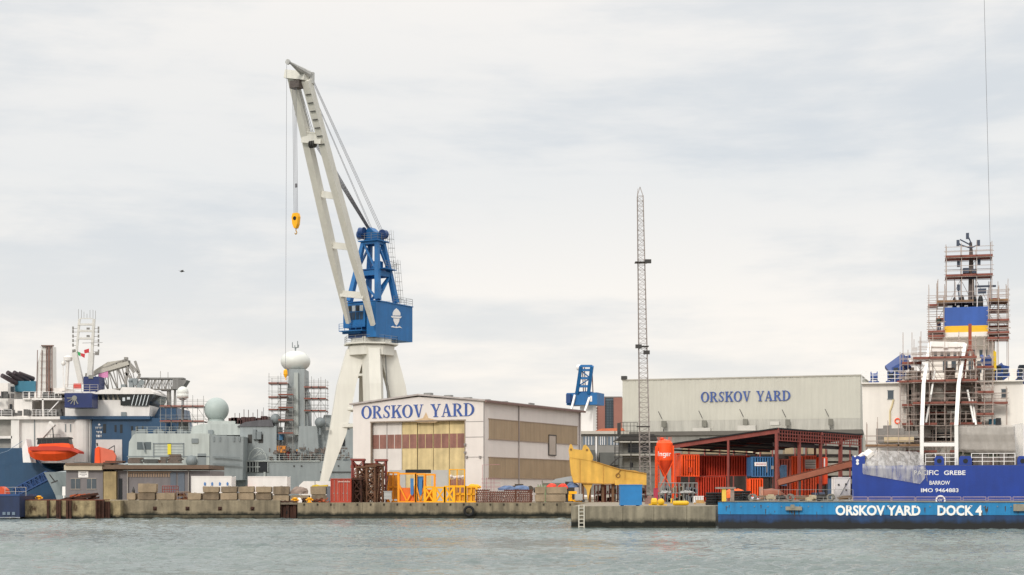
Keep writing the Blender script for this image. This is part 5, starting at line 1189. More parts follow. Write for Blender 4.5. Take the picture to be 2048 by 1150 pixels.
# odd things among the blocks
def lump(t, label, cat, name, w, h, d, mat, seed, group=None, n=7):
    """irregular soft heap"""
    rnd = random.Random(seed); m = MB(); vs = []; k = 14; rings = 5
    for j in range(rings):
        f_ = j/(rings-1); s = math.cos(f_*1.35)
        for i in range(k):
            a = 2*math.pi*i/k; r_ = s*(1+rnd.uniform(-.16, .16)); vs.append((w/2*r_*math.cos(a), d/2+d/2*r_*math.sin(a), h*math.sin(f_*math.pi/2)*(1+rnd.uniform(-.1, .1))))
    fs = [(j*k+i, j*k+(i+1) % k, (j+1)*k+(i+1) % k, (j+1)*k+i) for j in range(rings-1) for i in range(k)]+[tuple(range((rings-1)*k, rings*k))]
    m.add(vs, fs); return t.solo(name, label, cat, m, mat, group=group)
lump(T(597, 178.5, G+.95), 'crumpled brown grey tarpaulin heaped on the blocks left of the crane foot', 'tarpaulin', 'tarpaulin', 2.0, .8, 1.2, M('dirty tarpaulin', '#8b7a70', .8, .3, 3, bump=1.), 3)
def rack(px0, px1, py0, Y, z, label, mat, name='storage_rack', top=True, nb=4, cat='rack', d=1.2, group=None, r=.04, fill=None):
    t = T((px0+px1)/2, Y, z).thing(name, label, cat, group); x0, x1, h = t.p(px0, py0, 0).x, t.p(px1, py0, 0).x, t.p(px0, py0, 0).z
    m = MB()
    for i in range(nb+1):
        x = x0+(x1-x0)*i/nb; m.tube((x, 0, 0), (x, 0, h), r, 5).tube((x, d, 0), (x, d, h), r, 5).tube((x, 0, h), (x, d, h), r, 5)
    for z_ in (.08, h*.5, h): 
        for y in (0, d): m.tube((x0, y, z_), (x1, y, z_), r, 5)
    t.part('frame', m, mat)
    if fill:
        m = MB(); rnd = random.Random(int(px0))
        for k in range(12):
            x = rnd.uniform(x0+.1, x1-.3); z_ = rnd.choice((.08, h*.5)); m.box(x, x+rnd.uniform(.1, .35), .1, d-.1, z_, z_+h*.4*rnd.uniform(.3, .95))
        t.part('contents', m, fill)
    return t
rack(325, 352, 972, 179.6, GL+.84, 'small dark red tube rack with white posts on the blocks', redox, nb=6, fill=None)
rack(352, 376, 984, 179, GL, 'low rack of brown boards between concrete blocks', M('brown boards'), nb=3, fill=rustm)
for i, (px, py) in enumerate(((266, 969), (279, 975))):
    pass
t = T(267, 180, GL).solo('gas_bottle', 'dark gas bottle with white cap beside the first concrete block', 'gas bottle', MB().lathe((0, 0, 0), [(.17, 0), (.17, 1.1), (.12, 1.3), (.05, 1.4), (.05, 1.5)], 12), darksteel)
for px, z, Y, lab in ((78, GL-.05, 177.6, 'small yellow bollard near the blue pontoon'), (590, G, 177.2, 'yellow mooring bollard nearest the steel pile gap'), (619, G, 177.2, 'yellow mooring bollard beside the rusty coils')):
    T(px, Y, z).solo('bollard', lab, 'bollard', MB().lathe((0, 0, 0), [(.3, 0), (.3, .06), (.16, .1), (.14, .35), (.3, .42), (.3, .5), (.1, .56)], 14).tube((-.42, 0, .3), (.42, 0, .3), .08, 8), yellow, group='yellow bollards')
lump(T(598, 177.3, G), 'white plastic sack beside the yellow bollard', 'sack', 'sack', .6, .5, .4, cleanwhite, 12)
for i, (px, w, h, mm, lab) in enumerate(((608, .9, .45, rustd, 'dark rusty chain heap between two yellow bollards'), (632, 1.3, .55, rustm, 'rusty orange scrap heap left of the red container'), (646, .9, .5, M('orange scrap', '#a9522c', .8, .3, 3), 'brighter orange scrap heap touching the grey cabinet'))):
    t = T(px, 177.4, G); m = MB(); rnd = random.Random(i+40)
    for k in range(16): a = Vector((rnd.uniform(-w/2, w/2), rnd.uniform(0, .6), rnd.uniform(.03, h*.6))); m.bar(a, a+Vector((rnd.uniform(-.4, .4), rnd.uniform(-.2, .2), rnd.uniform(-.05, .3))), rnd.uniform(.06, .14))
    t.solo('scrap_heap', lab, 'scrap heap', m, mm, group='scrap heaps')
T(638, 182, G+1.7).solo('yellow_cover', 'yellow plastic cover lying on the block stack by the red container', 'cover', MB().poly([(-.9, 0), (1.0, -.02), (.95, .3), (.1, .22), (-.3, .33), (-.8, .2)], 0, .8), M('yellow plastic', '#d9bb30', .6, .2, 2))
# rusty timber heap at the left pier
t = T(165, 176.5, GL); m = MB(); rnd = random.Random(77)
for k in range(34):
    x = rnd.uniform(-2.3, 1.6); z = max(0.03, .75-abs(x-.6)*.35)*rnd.random(); a = Vector((x-rnd.uniform(.3, 1), rnd.uniform(0, 1.2), z)); m.bar(a, a+Vector((rnd.uniform(.8, 1.7), rnd.uniform(-.3, .3), rnd.uniform(-.1, .45))), rnd.uniform(.08, .2))
t.solo('timber_heap', 'tangled heap of rusty dark beams in front of the grey shed', 'timber heap', m, rustd)
t = T(160, 177.4, GL); m = MB()
for k in range(5): m.bar((-1.2+k*.5, .2, .45+.03*k), (-.5+k*.5, .4, .6+.03*k), .18)
t.solo('orange_beams', 'orange painted beams lying across the heap in front of the shed', 'beams', m, M('orange scrap'))

# rusty jacket frames ---------------------------------------------
def jacket(px0, px1, py, Y, label, mat, nb=2, r=.09, d=1.6, top=True, seed=1, name='jacket_frame', group='rusty steel frames'):
    t = T((px0+px1)/2, Y, G).thing(name, label, 'steel frame', group); a, b = t.p(px0, py, 0), t.p(px1, py, 0); x0, x1, h = a.x, b.x, a.z; n = nb
    m = MB()
    for x in (x0, x1):
        for y in (0, d): m.tube((x, y, 0), (x*.9, y, h), r, 7)
    t.part('leg', m, mat); m = MB(); rnd = random.Random(seed)
    for y in (0, d):
        for j in range(n):
            za_, zb2 = h*j/n, h*(j+1)/n; m.tube((x0, y, za_), (x1*.95, y, zb2), r*.6, 5).tube((x1, y, za_), (x0*.95, y, zb2), r*.6, 5).tube((x0, y, zb2), (x1, y, zb2), r*.7, 5)
    for x in (x0, x1):
        for j in range(n): m.tube((x, 0, h*j/n), (x, d, h*(j+1)/n), r*.6, 5)
    t.part('bracing', m, mat)
    if top:
        m = MB().box(x0-.12, x1+.12, -.15, d+.15, h, h+.22); t.part('cap_plate', m, mat)
    return t
rbrown = M('brown rusty tubes', '#6b4a35', .8, .3, 1.2, rust=.3, rustcol='#35211a', bump=.4)
jacket(703, 727, 921, 183, 'tallest rusty frame with a rounded cap left in the rusty group', redox, 3)
jacket(751, 772, 922, 183, 'tall dark red frame at the right end of the rusty group', redox, 3)
jacket(727, 757, 930, 184, 'rusty frame with a red cap in the middle of the rusty group', rustm, 3)
jacket(713, 733, 936, 181, 'dense rusty brown tube frame second from the left in front', rbrown, 4, .1)
jacket(733, 750, 934, 180, 'brown tube frame in the front centre of the rusty group', rbrown, 4, .1)
jacket(748, 765, 932, 180.6, 'narrow brown tube frame front right in the rusty group', rbrown, 4, .09)
jacket(705, 722, 960, 179, 'short dark frame beside the red container', rustd, 2, .12)
t = T(738, 180, G); m = MB(); rnd = random.Random(5)
for k in range(26):
    x = rnd.uniform(-1.8, 1.8); h = rnd.uniform(1.2, 3.7); y = rnd.uniform(.2, 3); m.tube((x, y, 0), (x+rnd.uniform(-.4, .4), y+rnd.uniform(-.2, .3), h), rnd.uniform(.04, .09), 5)
t.solo('pipe_bundle', 'upright rusty pipes packed among the rusty frames', 'pipes', m, M('mixed rusty pipes', '#6f523c', .8, .5, 2.5, rust=.45, rustcol='#3a2017'))
T(714, 185, G).solo('dome_cap', 'rust pink rounded cap lying over the tallest rusty frame', 'cap', MB().poly([(-.75, 3.95), (-.7, 4.3), (-.3, 4.42), (.4, 4.3), (.75, 3.95)], -.3, 1.6), M('rust pink', '#a5705c', .8, .2, 1))
# yellow and amber frames
def aframe(px0, px1, py, Y, label, mat, style, name='lifting_frame', r=.15, d=.9, inner=None):
    t = T((px0+px1)/2, Y, G).thing(name, label, 'steel frame', 'yellow and amber steel frames'); a, b = t.p(px0, py, 0), t.p(px1, py, 0); x0, x1, h = a.x, b.x, a.z
    for y in (0, d):
        m = MB().bar((x0, y, 0), (x0, y, h), r*1.3).bar((x1, y, 0), (x1, y, h), r*1.3).bar((x0, y, h-.07), (x1, y, h-.07), r*1.2, side=(0, 1, 0)).bar((x0, y, .07), (x1, y, .07), r*1.1, side=(0, 1, 0)); t.part('side_frame', m, mat)
    m = MB()
    if style == 'x': 
        for y in (0, d): m.bar((x0, y-.02, .1), (x1, y-.02, h-.1), r, side=(0, 1, 0)).bar((x1, y+.02, .1), (x0, y+.02, h-.1), r, side=(0, 1, 0))
    if style == 'v':
        mx = (x0+x1)/2
        for y in (0, d): m.bar((x0, y, h*.62), (mx, y, .1), r, side=(0, 1, 0)).bar((x1, y, h*.62), (mx, y, .1), r, side=(0, 1, 0))
    if style == 'i':
        k = max(2, int((x1-x0)/.45))
        for i in range(1, k):
            x = x0+(x1-x0)*i/k
            for y in (0, d): m.bar((x, y, .05), (x, y, h-.1), r*.8)
        m.bar((x0, 0, h*.5), (x1, 0, h*.5), r*.8, side=(0, 1, 0))
    m.bar((x0, 0, h-.07), (x0, d, h-.07), r).bar((x1, 0, h-.07), (x1, d, h-.07), r).bar((x0, 0, .07), (x0, d, .07), r).bar((x1, 0, .07), (x1, d, .07), r)
    t.part('brace', m, mat)
    if inner: m = MB().box(x0+.15, x1-.15, .25, d-.2, inner[0]*h, inner[1]*h); t.part('panel', m, inner[2])
    return t
panelo = M('orange panel', '#e8701c', .5, .12, 1); panelb = M('blue panel', '#3d78ae', .5, .15, 1.5)
aframe(776, 796, 944, 184.5, 'amber slatted frame furthest left behind the grey drum', orangey, 'i', inner=(.1, .9, M('ochre panel', '#c98a2a', .6, .2, 1)))
aframe(797, 831, 946, 180, 'tall amber frame with V braces and orange panels, left', orangey, 'v', inner=(.02, .5, panelo))
aframe(832, 849, 947, 180, 'tall amber frame with V braces over blue panels, centre', orangey, 'v', inner=(.35, .9, panelb))
aframe(850, 869, 948, 180.2, 'tall amber frame with a grey strip, right of the blue one', orangey, 'v', inner=(.02, .45, panelo))
for i, (px, h) in enumerate(((824, 1), (841, .9))):
    tt = T(px, 179.85, G); tt.solo('blue_float', ['long blue pointed float standing inside the left tall amber frame', 'long blue pointed float standing inside the centre tall amber frame'][i], 'float', MB().poly([(-.18, 1.0), (0, .75), (.18, 1.0), (.18, 2.7), (-.18, 2.7)], -.05, .05), panelb, group='blue floats')
aframe(849.5, 867, 973, 178.6, 'low bright yellow X braced frame at the quay edge, first', yellow, 'x', r=.17)
aframe(871, 889, 974, 178.6, 'low bright yellow X braced frame at the quay edge, second', yellow, 'x', r=.17)
aframe(890, 908, 972, 178.6, 'low bright yellow frame at the quay edge, third', yellow, 'x', r=.17)
aframe(909, 931, 972, 178.8, 'low bright yellow slatted frame with panels, next to last', yellow, 'i', inner=(.1, .6, M('yellow panel', '#e0a21c', .5, .1, 1)))
aframe(932, 953, 972, 178.8, 'low bright yellow slatted frame beside the brown pallets, last', yellow, 'i', inner=(.05, .9, M('yellow panel')))
T(775.5, 178.8, G).solo('grey_drum_box', 'pale grey electrical box on short legs beside the rusty pipes', 'electrical box', MB().box(-.42, .42, 0, .8, .35, 1.2).box(-.48, .48, -.06, .86, 1.2, 1.28).box(-.38, -.28, .05, .15, 0, .35).box(.28, .38, .05, .15, 0, .35).box(-.4, .4, -.03, 0, .72, .76), M('pale grey box', '#a8a8a6', .5, .1, 1))
rack(899, 929, 939, 187, G, 'pink red strip rack with yellow posts by the hall door', yellow, nb=2, fill=None, r=.05)
t = T(914, 187.2, G+.9); m = MB()
for i in range(9): x = -.8+i*.19; m.box(x, x+.13, 0, .7, 0, 1.75)
t.solo('red_slats', 'dull pink red upright slats held in the yellow rack', 'slats', m, M('pink red slats', '#9a5f58', .7, .25, 2))
t = T(914, 187.6, G+2.7); m = MB(); rnd = random.Random(6)
for i in range(7): m.ball((-.7+i*.23, .2+.1*(i % 2), .12+rnd.uniform(0, .2)), rnd.uniform(.14, .24), n=8)
t.solo('white_bags', 'small white bags piled on top of the pink red slats', 'bags', m, M('bag white', '#d6d0c8', .8, .3, 4))
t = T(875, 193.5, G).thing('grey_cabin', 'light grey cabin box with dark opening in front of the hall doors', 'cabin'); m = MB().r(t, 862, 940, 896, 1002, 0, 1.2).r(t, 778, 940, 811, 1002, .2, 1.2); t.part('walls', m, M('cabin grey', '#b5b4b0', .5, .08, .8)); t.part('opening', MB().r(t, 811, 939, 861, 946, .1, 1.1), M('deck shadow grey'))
lump(T(948, 182, G+1.55), 'yellow grab lying on the yellow frames', 'grab', 'grab', 1.6, .5, .8, yellow, 31)
# brown pallets: built once and copied
t = T(965, 178.5, G)
def pallet():
    t.loc = Vector((Xp(965, 178.5), 178.5, G)); t.thing('steel_pallet', 'x', 'pallet', 'brown steel pallets stacked on the quay')
    m = MB()
    for y in (0, .5, 1.0): m.box(-.78, .78, y, y+.09, 0, .12)
    t.part('bearer', m, rustm); m = MB()
    for i in range(7): x = -.78+i*.245; m.box(x, x+.12, -.03-.05*(i % 2), 1.12, .12, .19)
    t.part('deck_bars', m, M('pallet brown', '#6d4638', .8, .45, 2.5, rust=.35, rustcol='#2b1812', rusts=2)); return t.o
p0 = pallet(); rnd = random.Random(12); pos = ['left', 'second', 'third', 'right hand']
for c_ in range(4):
    for lv in range(7):
        if c_ == 1 and lv == 6: continue
        o = p0 if (c_ == 0 and lv == 0) else copy_thing(p0)
        o.location = (Xp((966, 994, 1022, 1051)[c_], 178.5)+rnd.uniform(-.08, .08), 178.5+rnd.uniform(0, .1), G+lv*.212); o.rotation_euler = (0, 0, rnd.uniform(-.04, .04))
        o['label'] = 'brown steel pallet, %s in the %s pallet stack' % ('bottom|second from bottom|third from bottom|fourth from bottom|fifth from bottom|sixth from bottom|topmost'.split('|')[lv], pos[c_])
for i, (px, w, lab) in enumerate(((1015, 2.2, 'blue tarpaulin strip behind the brown pallets'), (1042, 2.0, 'second blue tarpaulin strip right of the first'), (1145, 1.4, 'blue tarpaulin behind the small yellow machine'))):
    lump(T(px, 183, G+(1.35 if i < 2 else 1.7)), lab, 'tarpaulin', 'tarpaulin', w, .55, 1, M('dusty blue tarpaulin', '#5f7396', .7, .25, 2), 50+i, group='blue tarpaulins')
for i, px in enumerate((1104, 1126)):
    lump(T(px, 180, G+1.55), ('left' if i == 0 else 'right')+' red orange bulk bag on the wide concrete block', 'bulk bag', 'bulk_bag', 1.2, .55, .9, M('red orange bag', '#e03c22', .6, .15, 3), 70+i, group='red orange bags')
T(1108, 188, G).solo('grey_container', 'dull grey open bin in front of the hall side wall', 'bin', MB().box(-1.3, 1.15, 0, 2, 0, 2.15).box(-1.4, -1.3, -.1, 2, 0, 2.55).box(-1.35, 1.2, -.05, 2.05, 2.15, 2.22), M('dull grey sheet', '#7c776c', .8, .15, 1))
t = T(1122, 191, G).solo('tent_canopy', 'small pale grey pitched canopy left of the yellow boom', 'canopy', MB().poly([(-1.3, 2.2), (-.6, 2.75), (1.4, 3.1), (1.4, 2.2)], 0, 2), M('canopy grey', '#a5a9ab', .7))
T(1139, 189, G).solo('dark_door_frame', 'dark cabinet with pale frame under the pale canopy', 'cabinet', MB().box(-.5, -.4, 0, .8, 0, 2.4).box(-.4, .6, .1, .8, 0, 2.4), darksteel)
t = T(1045, 186, G).thing('winch_machine', 'dark winch machine behind the right pallet stack', 'winch'); m = MB().box(-1.2, .4, 0, 1, 1.35, 1.9).box(-.9, .1, .1, .9, 1.9, 2.1); m.lathe((.9, .0, 1.5), [(.4, 0), (.4, .9)], 12, 'y'); m.box(-.9, -.7, .2, .8, 0, 1.35).box(.9, 1.1, .2, .8, 0, 1.35); t.part('frame', m, M('brown black machine', '#4c4238', .7, .3, 2)); t.part('drum', MB().lathe((1.3, .2, 1.4), [(.3, 0), (.3, .7)], 12, 'x'), darksteel)
T(1083, 184, G).solo('green_bottles', 'green grey gas bottles in a rack behind the concrete blocks', 'gas bottles', (lambda m: [m.lathe((-.4+.27*i, 0, 0), [(.12, 0), (.12, 1.75), (.05, 1.95), (.05, 2.05)], 9) for i in range(4)] and m)(MB()), M('bottle green', '#7f8f6a', .5, .3, 2))
# pink rail scaffold
t = T(980, 181, G).thing('guard_rail_rack', 'thin pink red tube rack standing behind the brown pallets', 'rack'); m = MB()
for a in (965, 973, 982, 988): m.tube(t.p(a, 930 if a < 970 else 955, 0), t.p(a, 1002, 0), .035, 4)
for py in (958, 966): m.tube(t.p(963, py, 0), t.p(1001, py, 0), .035, 4)
m.tube(t.p(965, 930, 0), t.p(1000, 929, 0), .03, 4); t.part('tubes', m, M('pink tube', '#a8747a', .6)); t.part('crossbar', MB().tube(t.p(965, 974, 0), t.p(1001, 974, 0), .04, 4), M('pink tube'))
# small yellow machine
t = T(1150, 178.6, G).thing('compressor', 'small yellow machine with a pale grey tank beside the concrete blocks', 'compressor'); m = MB().box(-.75, -.35, 0, .8, .15, .9).box(-.7, .2, 0, .8, .95, 1.25).box(-.2, .8, .3, .5, .05, .2); m.path([Vector((-.7, 0, .2)), Vector((-.5, 0, .8)), Vector((-.3, 0, .2)), Vector((.1, 0, .3))], .06, 6); t.part('frame', m, yellow)
t.part('tank', MB().box(.02, .85, -.1, .6, .25, .95).box(.06, .8, -.13, -.1, .3, .9), M('pale grey box')); t.part('wheel', MB().lathe((-.85, .1, .25), [(.22, 0), (.22, .12)], 12, 'y').lathe((.95, .1, .2), [(.18, 0), (.18, .12)], 12, 'y'), M('dark steel'))
# big faded yellow jib section
t = T(1212, 183, G).thing('crane_boom_section', 'faded yellow crane boom section lying on trestles above the pier', 'boom section')
pts = [(1139, 889), (1147, 898), (1164, 900), (1169, 893), (1176, 895), (1186, 914), (1183, 922), (1207, 928), (1238, 939), (1269, 941), (1293, 948), (1293, 961), (1213, 967), (1147, 964), (1142, 945), (1139, 915)]
plate = pts[5:]; 
m = MB().ppx(t, [(1139, 915), (1160, 918), (1183, 922), (1207, 928), (1238, 939), (1269, 941), (1293, 948), (1293, 961), (1213, 967), (1147, 964), (1142, 945)], 0, 1.5); bd = t.part('box_girder', m, ochre)
for y in (-.05, 1.35):
    m = MB().ppx(t, [(1139, 915), (1137, 900), (1140, 888), (1144, 889), (1147, 898), (1164, 900), (1167, 891), (1171, 889), (1177, 895), (1186, 912), (1186, 918), (1183, 922), (1160, 918)], y, y+.2); t.part('lug_plate', m, ochre)
m = MB().ppx(t, [(1146, 900), (1166, 902), (1180, 916), (1160, 917), (1142, 914)], .16, 1.34); t.part('saddle_plate', m, M('rust marked ochre', '#a9762c', .7, .3, 1.5, rust=.3, rustcol='#5a3a1c'))
m = MB()
for pa, pb in (((1147, 965), (1213, 968)), ((1213, 968), (1293, 962)), ((1183, 921), (1238, 938)), ((1238, 938), (1293, 947))):
    m.bar(t.p(*pa, -.05), t.p(*pb, -.05), .22, .09, side=(0, 1, 0))
for a, b0, b1 in ((1160, 919, 966), (1207, 929, 967), (1250, 941, 965)): m.bar(t.p(a, b0, -.03), t.p(a, b1, -.03), .06)
t.part('flange', m, M('worn ochre edge', '#b98a3c', .6, .25, 2, rust=.25, rustcol='#6b431d'))
m = MB(); 
for a, b in ((1142, 899), (1174, 900)): p = t.p(a, b, -.1); m.lathe((p.x, -.1, p.z), [(.13, 0), (.13, 1.75)], 16, 'y')
t.part('pin', m, M('dark ochre', '#8a6324', .6, .2, 2))
m = MB(); p = t.p(1236, 951, -.05); m.ring((p.x, 0, p.z), .28, .17, -.06, 0, 16); m.tube(t.p(1242, 939, -.1), t.p(1232, 952, -.1), .04, 5)
zz1 = t.p(1200, 930, 0).z; m.rail([(t.p(1195, 926, 0).x, .2, zz1-.2), (t.p(1235, 939, 0).x, .2, zz1-.85)], .35, .8, .03, 1); t.part('fitting', m, M('dark ochre'))
m = MB()
for a in (1166, 1180, 1206, 1226, 1250, 1272): q0, q1 = t.p(a, 966, .3), t.p(a, 966, .3); m.box(q0.x-.14, q0.x+.14, .3, 1.2, 0, q0.z+.1)
t.part('trestle', m, M('brown trestle', '#6e4f38', .8, .3, 1.5))
m = MB().ppx(t, [(1164, 966), (1186, 966), (1180, 980), (1176, 1002), (1173, 980)], .1, .3).r(t, 1230, 960, 1293, 970, -.2, -.06); t.part('hanging_plate', m, ochre)
for i, (a, b) in enumerate(((1190, 1210), (1212, 1236), (1240, 1262), (1264, 1292))):
    rack(a, b, 970, 185.5, G, 'red brown steel rack under the yellow boom, %s from the left' % ordn[i], redox, nb=3, fill=M('mixed brown goods', '#77604e', .8, .4, 2), group='racks under the yellow boom')
T(1219, 200, G).thing('white_tank', 'white rounded tank top behind the yellow boom', 'tank')
for o in [o for o in bpy.data.objects if o.name.startswith('white_tank')]:
    m = MB().lathe((0, 0, 2.4), [(1.0, 0), (1.0, 1.1), (.8, 1.4), (.3, 1.6)], 18); a = finish('shell', m, cleanwhite); a.parent = o; m = MB()
    for x in (-.7, .7): m.box(x-.1, x+.1, -.1, .1, 0, 2.4)
    a = finish('support', m, darksteel); a.parent = o
# blue skip on the pier
t = T(1262, 131.4, G).thing('blue_skip', 'scuffed bright blue steel bin standing on the pier edge', 'bin'); a, b = t.p(1240.5, 969, 0), t.p(1284, 1012, 0); h = a.z
m = MB().box(a.x, b.x-.12, 0, 1.4, .06, h-.03).box(b.x-.12, b.x, .003, 1.38, .1, h-.06); t.part('body', m, bluec); t.part('rim', MB().box(a.x-.03, b.x+.03, -.03, .05, h-.08, h).box(a.x-.03, a.x+.05, .05, 1.43, h-.08, h).box(b.x-.05, b.x+.03, .05, 1.43, h-.08, h).box(a.x-.03, b.x+.03, 1.38, 1.43, h-.085, h-.005), bluec)
t.part('feet', MB().box(a.x+.1, a.x+.3, .1, 1.3, 0, .06).box(b.x-.4, b.x-.2, .1, 1.3, 0, .06), rustd)
# bits near the pier
yl = M('yellow buoy paint', '#e3b21a', .5, .15, 3)
T(1308, 140, G).solo('yellow_gear', 'yellow lump of lifting gear right of the blue bin', 'lifting gear', MB().lathe((0, 0, .28), [(.1, -.28), (.34, -.2), (.34, .2), (.15, .3)], 12, 'x').box(-.45, .3, -.2, .3, 0, .12), yl)
T(1322, 137, G).solo('yellow_float', 'round yellow float by the pier edge', 'float', MB().ball((0, 0, .3), .3, n=14).box(-.3, .5, -.1, .1, 0, .1), yl, group='yellow floats on the pier')
T(1362, 134, G).solo('yellow_float', 'long yellow cylinder float lying near the pier edge', 'float', MB().lathe((-.7, 0, .22), [(.1, 0), (.2, .1), (.2, 1.2), (.1, 1.35)], 12, 'x').tube((-.8, .2, .2), (-.75, .3, .6), .07, 6), yl, group='yellow floats on the pier')
T(1302, 150, G).solo('pallet_goods', 'grey and pink shrink wrapped goods behind the yellow gear', 'goods', MB().box(-.5, .4, 0, .8, .1, .5).box(-.3, .3, .05, .7, .5, .8).box(-.55, .45, .0, .8, 0, .08), M('pinkish goods', '#8a6a62', .8, .4, 3))
T(1311, 165, G).solo('magenta_post', 'short magenta red panel post left of the grey racks', 'post', MB().box(-.2, .25, 0, .2, 0, 1.5).box(-.25, .3, -.04, .24, 1.5, 1.56), M('magenta paint', '#a8304a', .6, .2, 2))
# ================================================================ OPEN STEEL SHED
A_, B_, D_ = Vector((19.7, 195)), Vector((30.6, 185)), Vector((44.6, 205))
zA, zB = 8.75, 10.45
t = T(1553, 185, G, math.degrees(math.atan2(D_.y-B_.y, D_.x-B_.x)))     # local x runs along the high side, away to the right; local y into the shed, to the left
t.loc = Vector((B_.x, B_.y, G))
t.thing('open_steel_shed', 'open red oxide steel shed with dark roof over the orange containers', 'shed')
Lx_ = (D_-B_).length; Ly_ = (A_-B_).length; hB, hA = zB-G, zA-G
rf_ = MB().add([(-.3, -.2, hB-.25), (Lx_+.3, -.2, hB-.25), (Lx_+.3, Ly_+.3, hA-.25), (-.3, Ly_+.3, hA-.25), (-.3, -.2, hB-.1), (Lx_+.3, -.2, hB-.1), (Lx_+.3, Ly_+.3, hA-.1), (-.3, Ly_+.3, hA-.1)], [(0,3,2,1),(4,5,6,7),(0,1,5,4),(1,2,6,5),(2,3,7,6),(3,0,4,7)])
t.part('roof', rf_, M('dark roof sheet', '#17171a', .8, .2, .6))
for k in range(3):
    x = Lx_*k/2+(0 if k else .02); m = MB().bar((x, -.25, hB-.42), (x, Ly_+.3, hA-.42), .3, .62 if k == 0 else .36, side=(1, 0, 0)); t.part('rafter', m, redox)
for k in range(5):
    x = Lx_*k/4; m = MB().box(x-.16, x+.16, -.16, .16, 0, hB-.7).box(x-.3, x+.3, -.3, .3, 0, .06); t.part('post', m, redox)
for k in (.42, .99):
    y = Ly_*k; hh = hB+(hA-hB)*k
    for x in (0, Lx_): m = MB().box(x-.12, x+.12, y-.12, y+.12, 0, hh-.7); t.part('post', m, redox)
m = MB()
for z in (hB-.35, hB-.75, hB-1.15, hB-1.55): m.box(.2, Lx_, -.12, -.04, z-.06, z+.06)
for k in range(34): x = .4+(Lx_-.6)*k/33; m.box(x-.045, x+.045, -.2, -.122, hB-1.6, hB-.3)
t.part('edge_lattice', m, redox)
m = MB()
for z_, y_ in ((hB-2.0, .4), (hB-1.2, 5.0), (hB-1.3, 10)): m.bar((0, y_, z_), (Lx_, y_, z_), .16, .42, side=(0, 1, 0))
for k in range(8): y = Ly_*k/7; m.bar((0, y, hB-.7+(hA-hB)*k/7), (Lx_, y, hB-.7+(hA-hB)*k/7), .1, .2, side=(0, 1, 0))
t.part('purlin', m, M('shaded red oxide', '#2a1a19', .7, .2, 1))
m = MB().box(-.15, .05, .4, Ly_, hA-1.7, hA-1.6)
t = T(1440, 232, G).thing('storage_rack', 'long pale panelled store wall behind the orange containers', 'store'); m = MB()
for i, (a, b) in enumerate(((1366, 1376), (1379, 1407), (1412, 1437), (1441, 1465), (1470, 1491), (1495, 1518), (1523, 1543), (1570, 1587), (1595, 1606), (1616, 1650))):
    t.part('panel', MB().r(t, a, 890, b, 908, 0, 2), M('beige crate', '#a39174', .7, .2, .8) if i != 5 else M('pale crate', '#d2c7a8', .7, .1, .8))
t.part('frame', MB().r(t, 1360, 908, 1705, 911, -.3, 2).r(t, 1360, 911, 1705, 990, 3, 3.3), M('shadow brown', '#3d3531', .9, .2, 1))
m = MB()
for py in (899, 913, 926, 942, 958): m.r(t, 1655, py, 1706, py+9, .2, 2)
t.part('shelf_boards', m, M('grey boards', '#9c968a', .8, .25, 1)); m = MB()
for a in (1378, 1409, 1439, 1467, 1493, 1520, 1545, 1590, 1612, 1652, 1678, 1700): m.r(t, a-1.2, 885, a+1.2, 990, -.4, -.31)
t.part('upright', m, redox)

# orange containers
def omark(t, x0, x1, z0, z1): 
    m = MB(); mx = (x0+x1)/2; m.box(mx-.55, mx-.45, -.05, -.01, z0+.5, z1-.7).box(mx+.45, mx+.55, -.05, -.01, z0+.5, z1-.7).box(mx-.45, mx+.45, -.05, -.01, z1-.8, z1-.7); t.part('door_frame', m, orange)
orange_shaded = M('shaded orange paint', '#d03a18', .6, .15, .6, streak=.2, rust=.1, rustcol='#6d2a1c')  # orange darkened in its colour, as for containers further back in shade
def boxobj(name, label, cat, px0, py0, px1, py1, Y, d, mat, z=None, group=None, rz=0, sx=None, ribs=True, side=None):
    t = T((px0+px1)/2, Y, G, rz); a, b = t.p(px0, py0, 0), t.p(px1, py1, 0); z0 = max(0, b.z) if z is None else z; t.loc.z = G+z0; t.thing(name, label, cat, group); h = a.z-z0
    m = MB().box(a.x+.04, b.x-.04, .06, d-.04, .04, h-.04)
    if ribs: m.corr(a.x+.1, b.x-.1, .1, h-.1, .03, .03, .3).corrs(.1, d-.1, .1, h-.1, a.x+.01, -.02, .3).corrs(.1, d-.1, .1, h-.1, b.x-.03, .03, .3)
    t.part('walls', m, mat); f = MB(); e = .09
    for x in (a.x, b.x-e): f.box(x, x+e, 0, e, 0, h).box(x, x+e, d-e, d, 0, h)
    f.box(a.x+e, b.x-e, .002, .08, h-.1, h-.002).box(a.x+e, b.x-e, .002, .08, .002, .1).box(a.x+.002, a.x+.08, e, d-e, h-.1, h-.003).box(b.x-.08, b.x-.002, e, d-e, h-.1, h-.003); t.part('frame', f, mat); t.w = (a.x, b.x, h); return t
c1 = boxobj('shipping_container', 'bright orange container with a door outline, upper left of the orange stack', 'container', 1362, 909, 1399, 953, 192, 6, orange, group='orange containers under the shed', rz=0)
m = MB(); x0, x1, h = c1.w; m.box(x0+.55, x0+.62, -.05, -.01, .25, h-.6).box(x1-.62, x1-.55, -.05, -.01, .25, h-.6).box(x0+.62, x1-.62, -.05, -.01, h-.67, h-.6).box(x0+.9, x1-.9, -.04, -.01, .5, 1.1); c1.part('door_outline', m, M('darker orange line', '#c23c12', .6))
boxobj('shipping_container', 'long orange container coloured as in shade to the right of the door outline, upper', 'container', 1401, 911, 1500, 952, 195, 2.4, orange_shaded, group='orange containers under the shed')
boxobj('shipping_container', 'orange container coloured as in shade below the long one, beside the grey baskets', 'container', 1395, 953, 1452, 993, 193, 2.4, orange_shaded, group='orange containers under the shed', z=0)
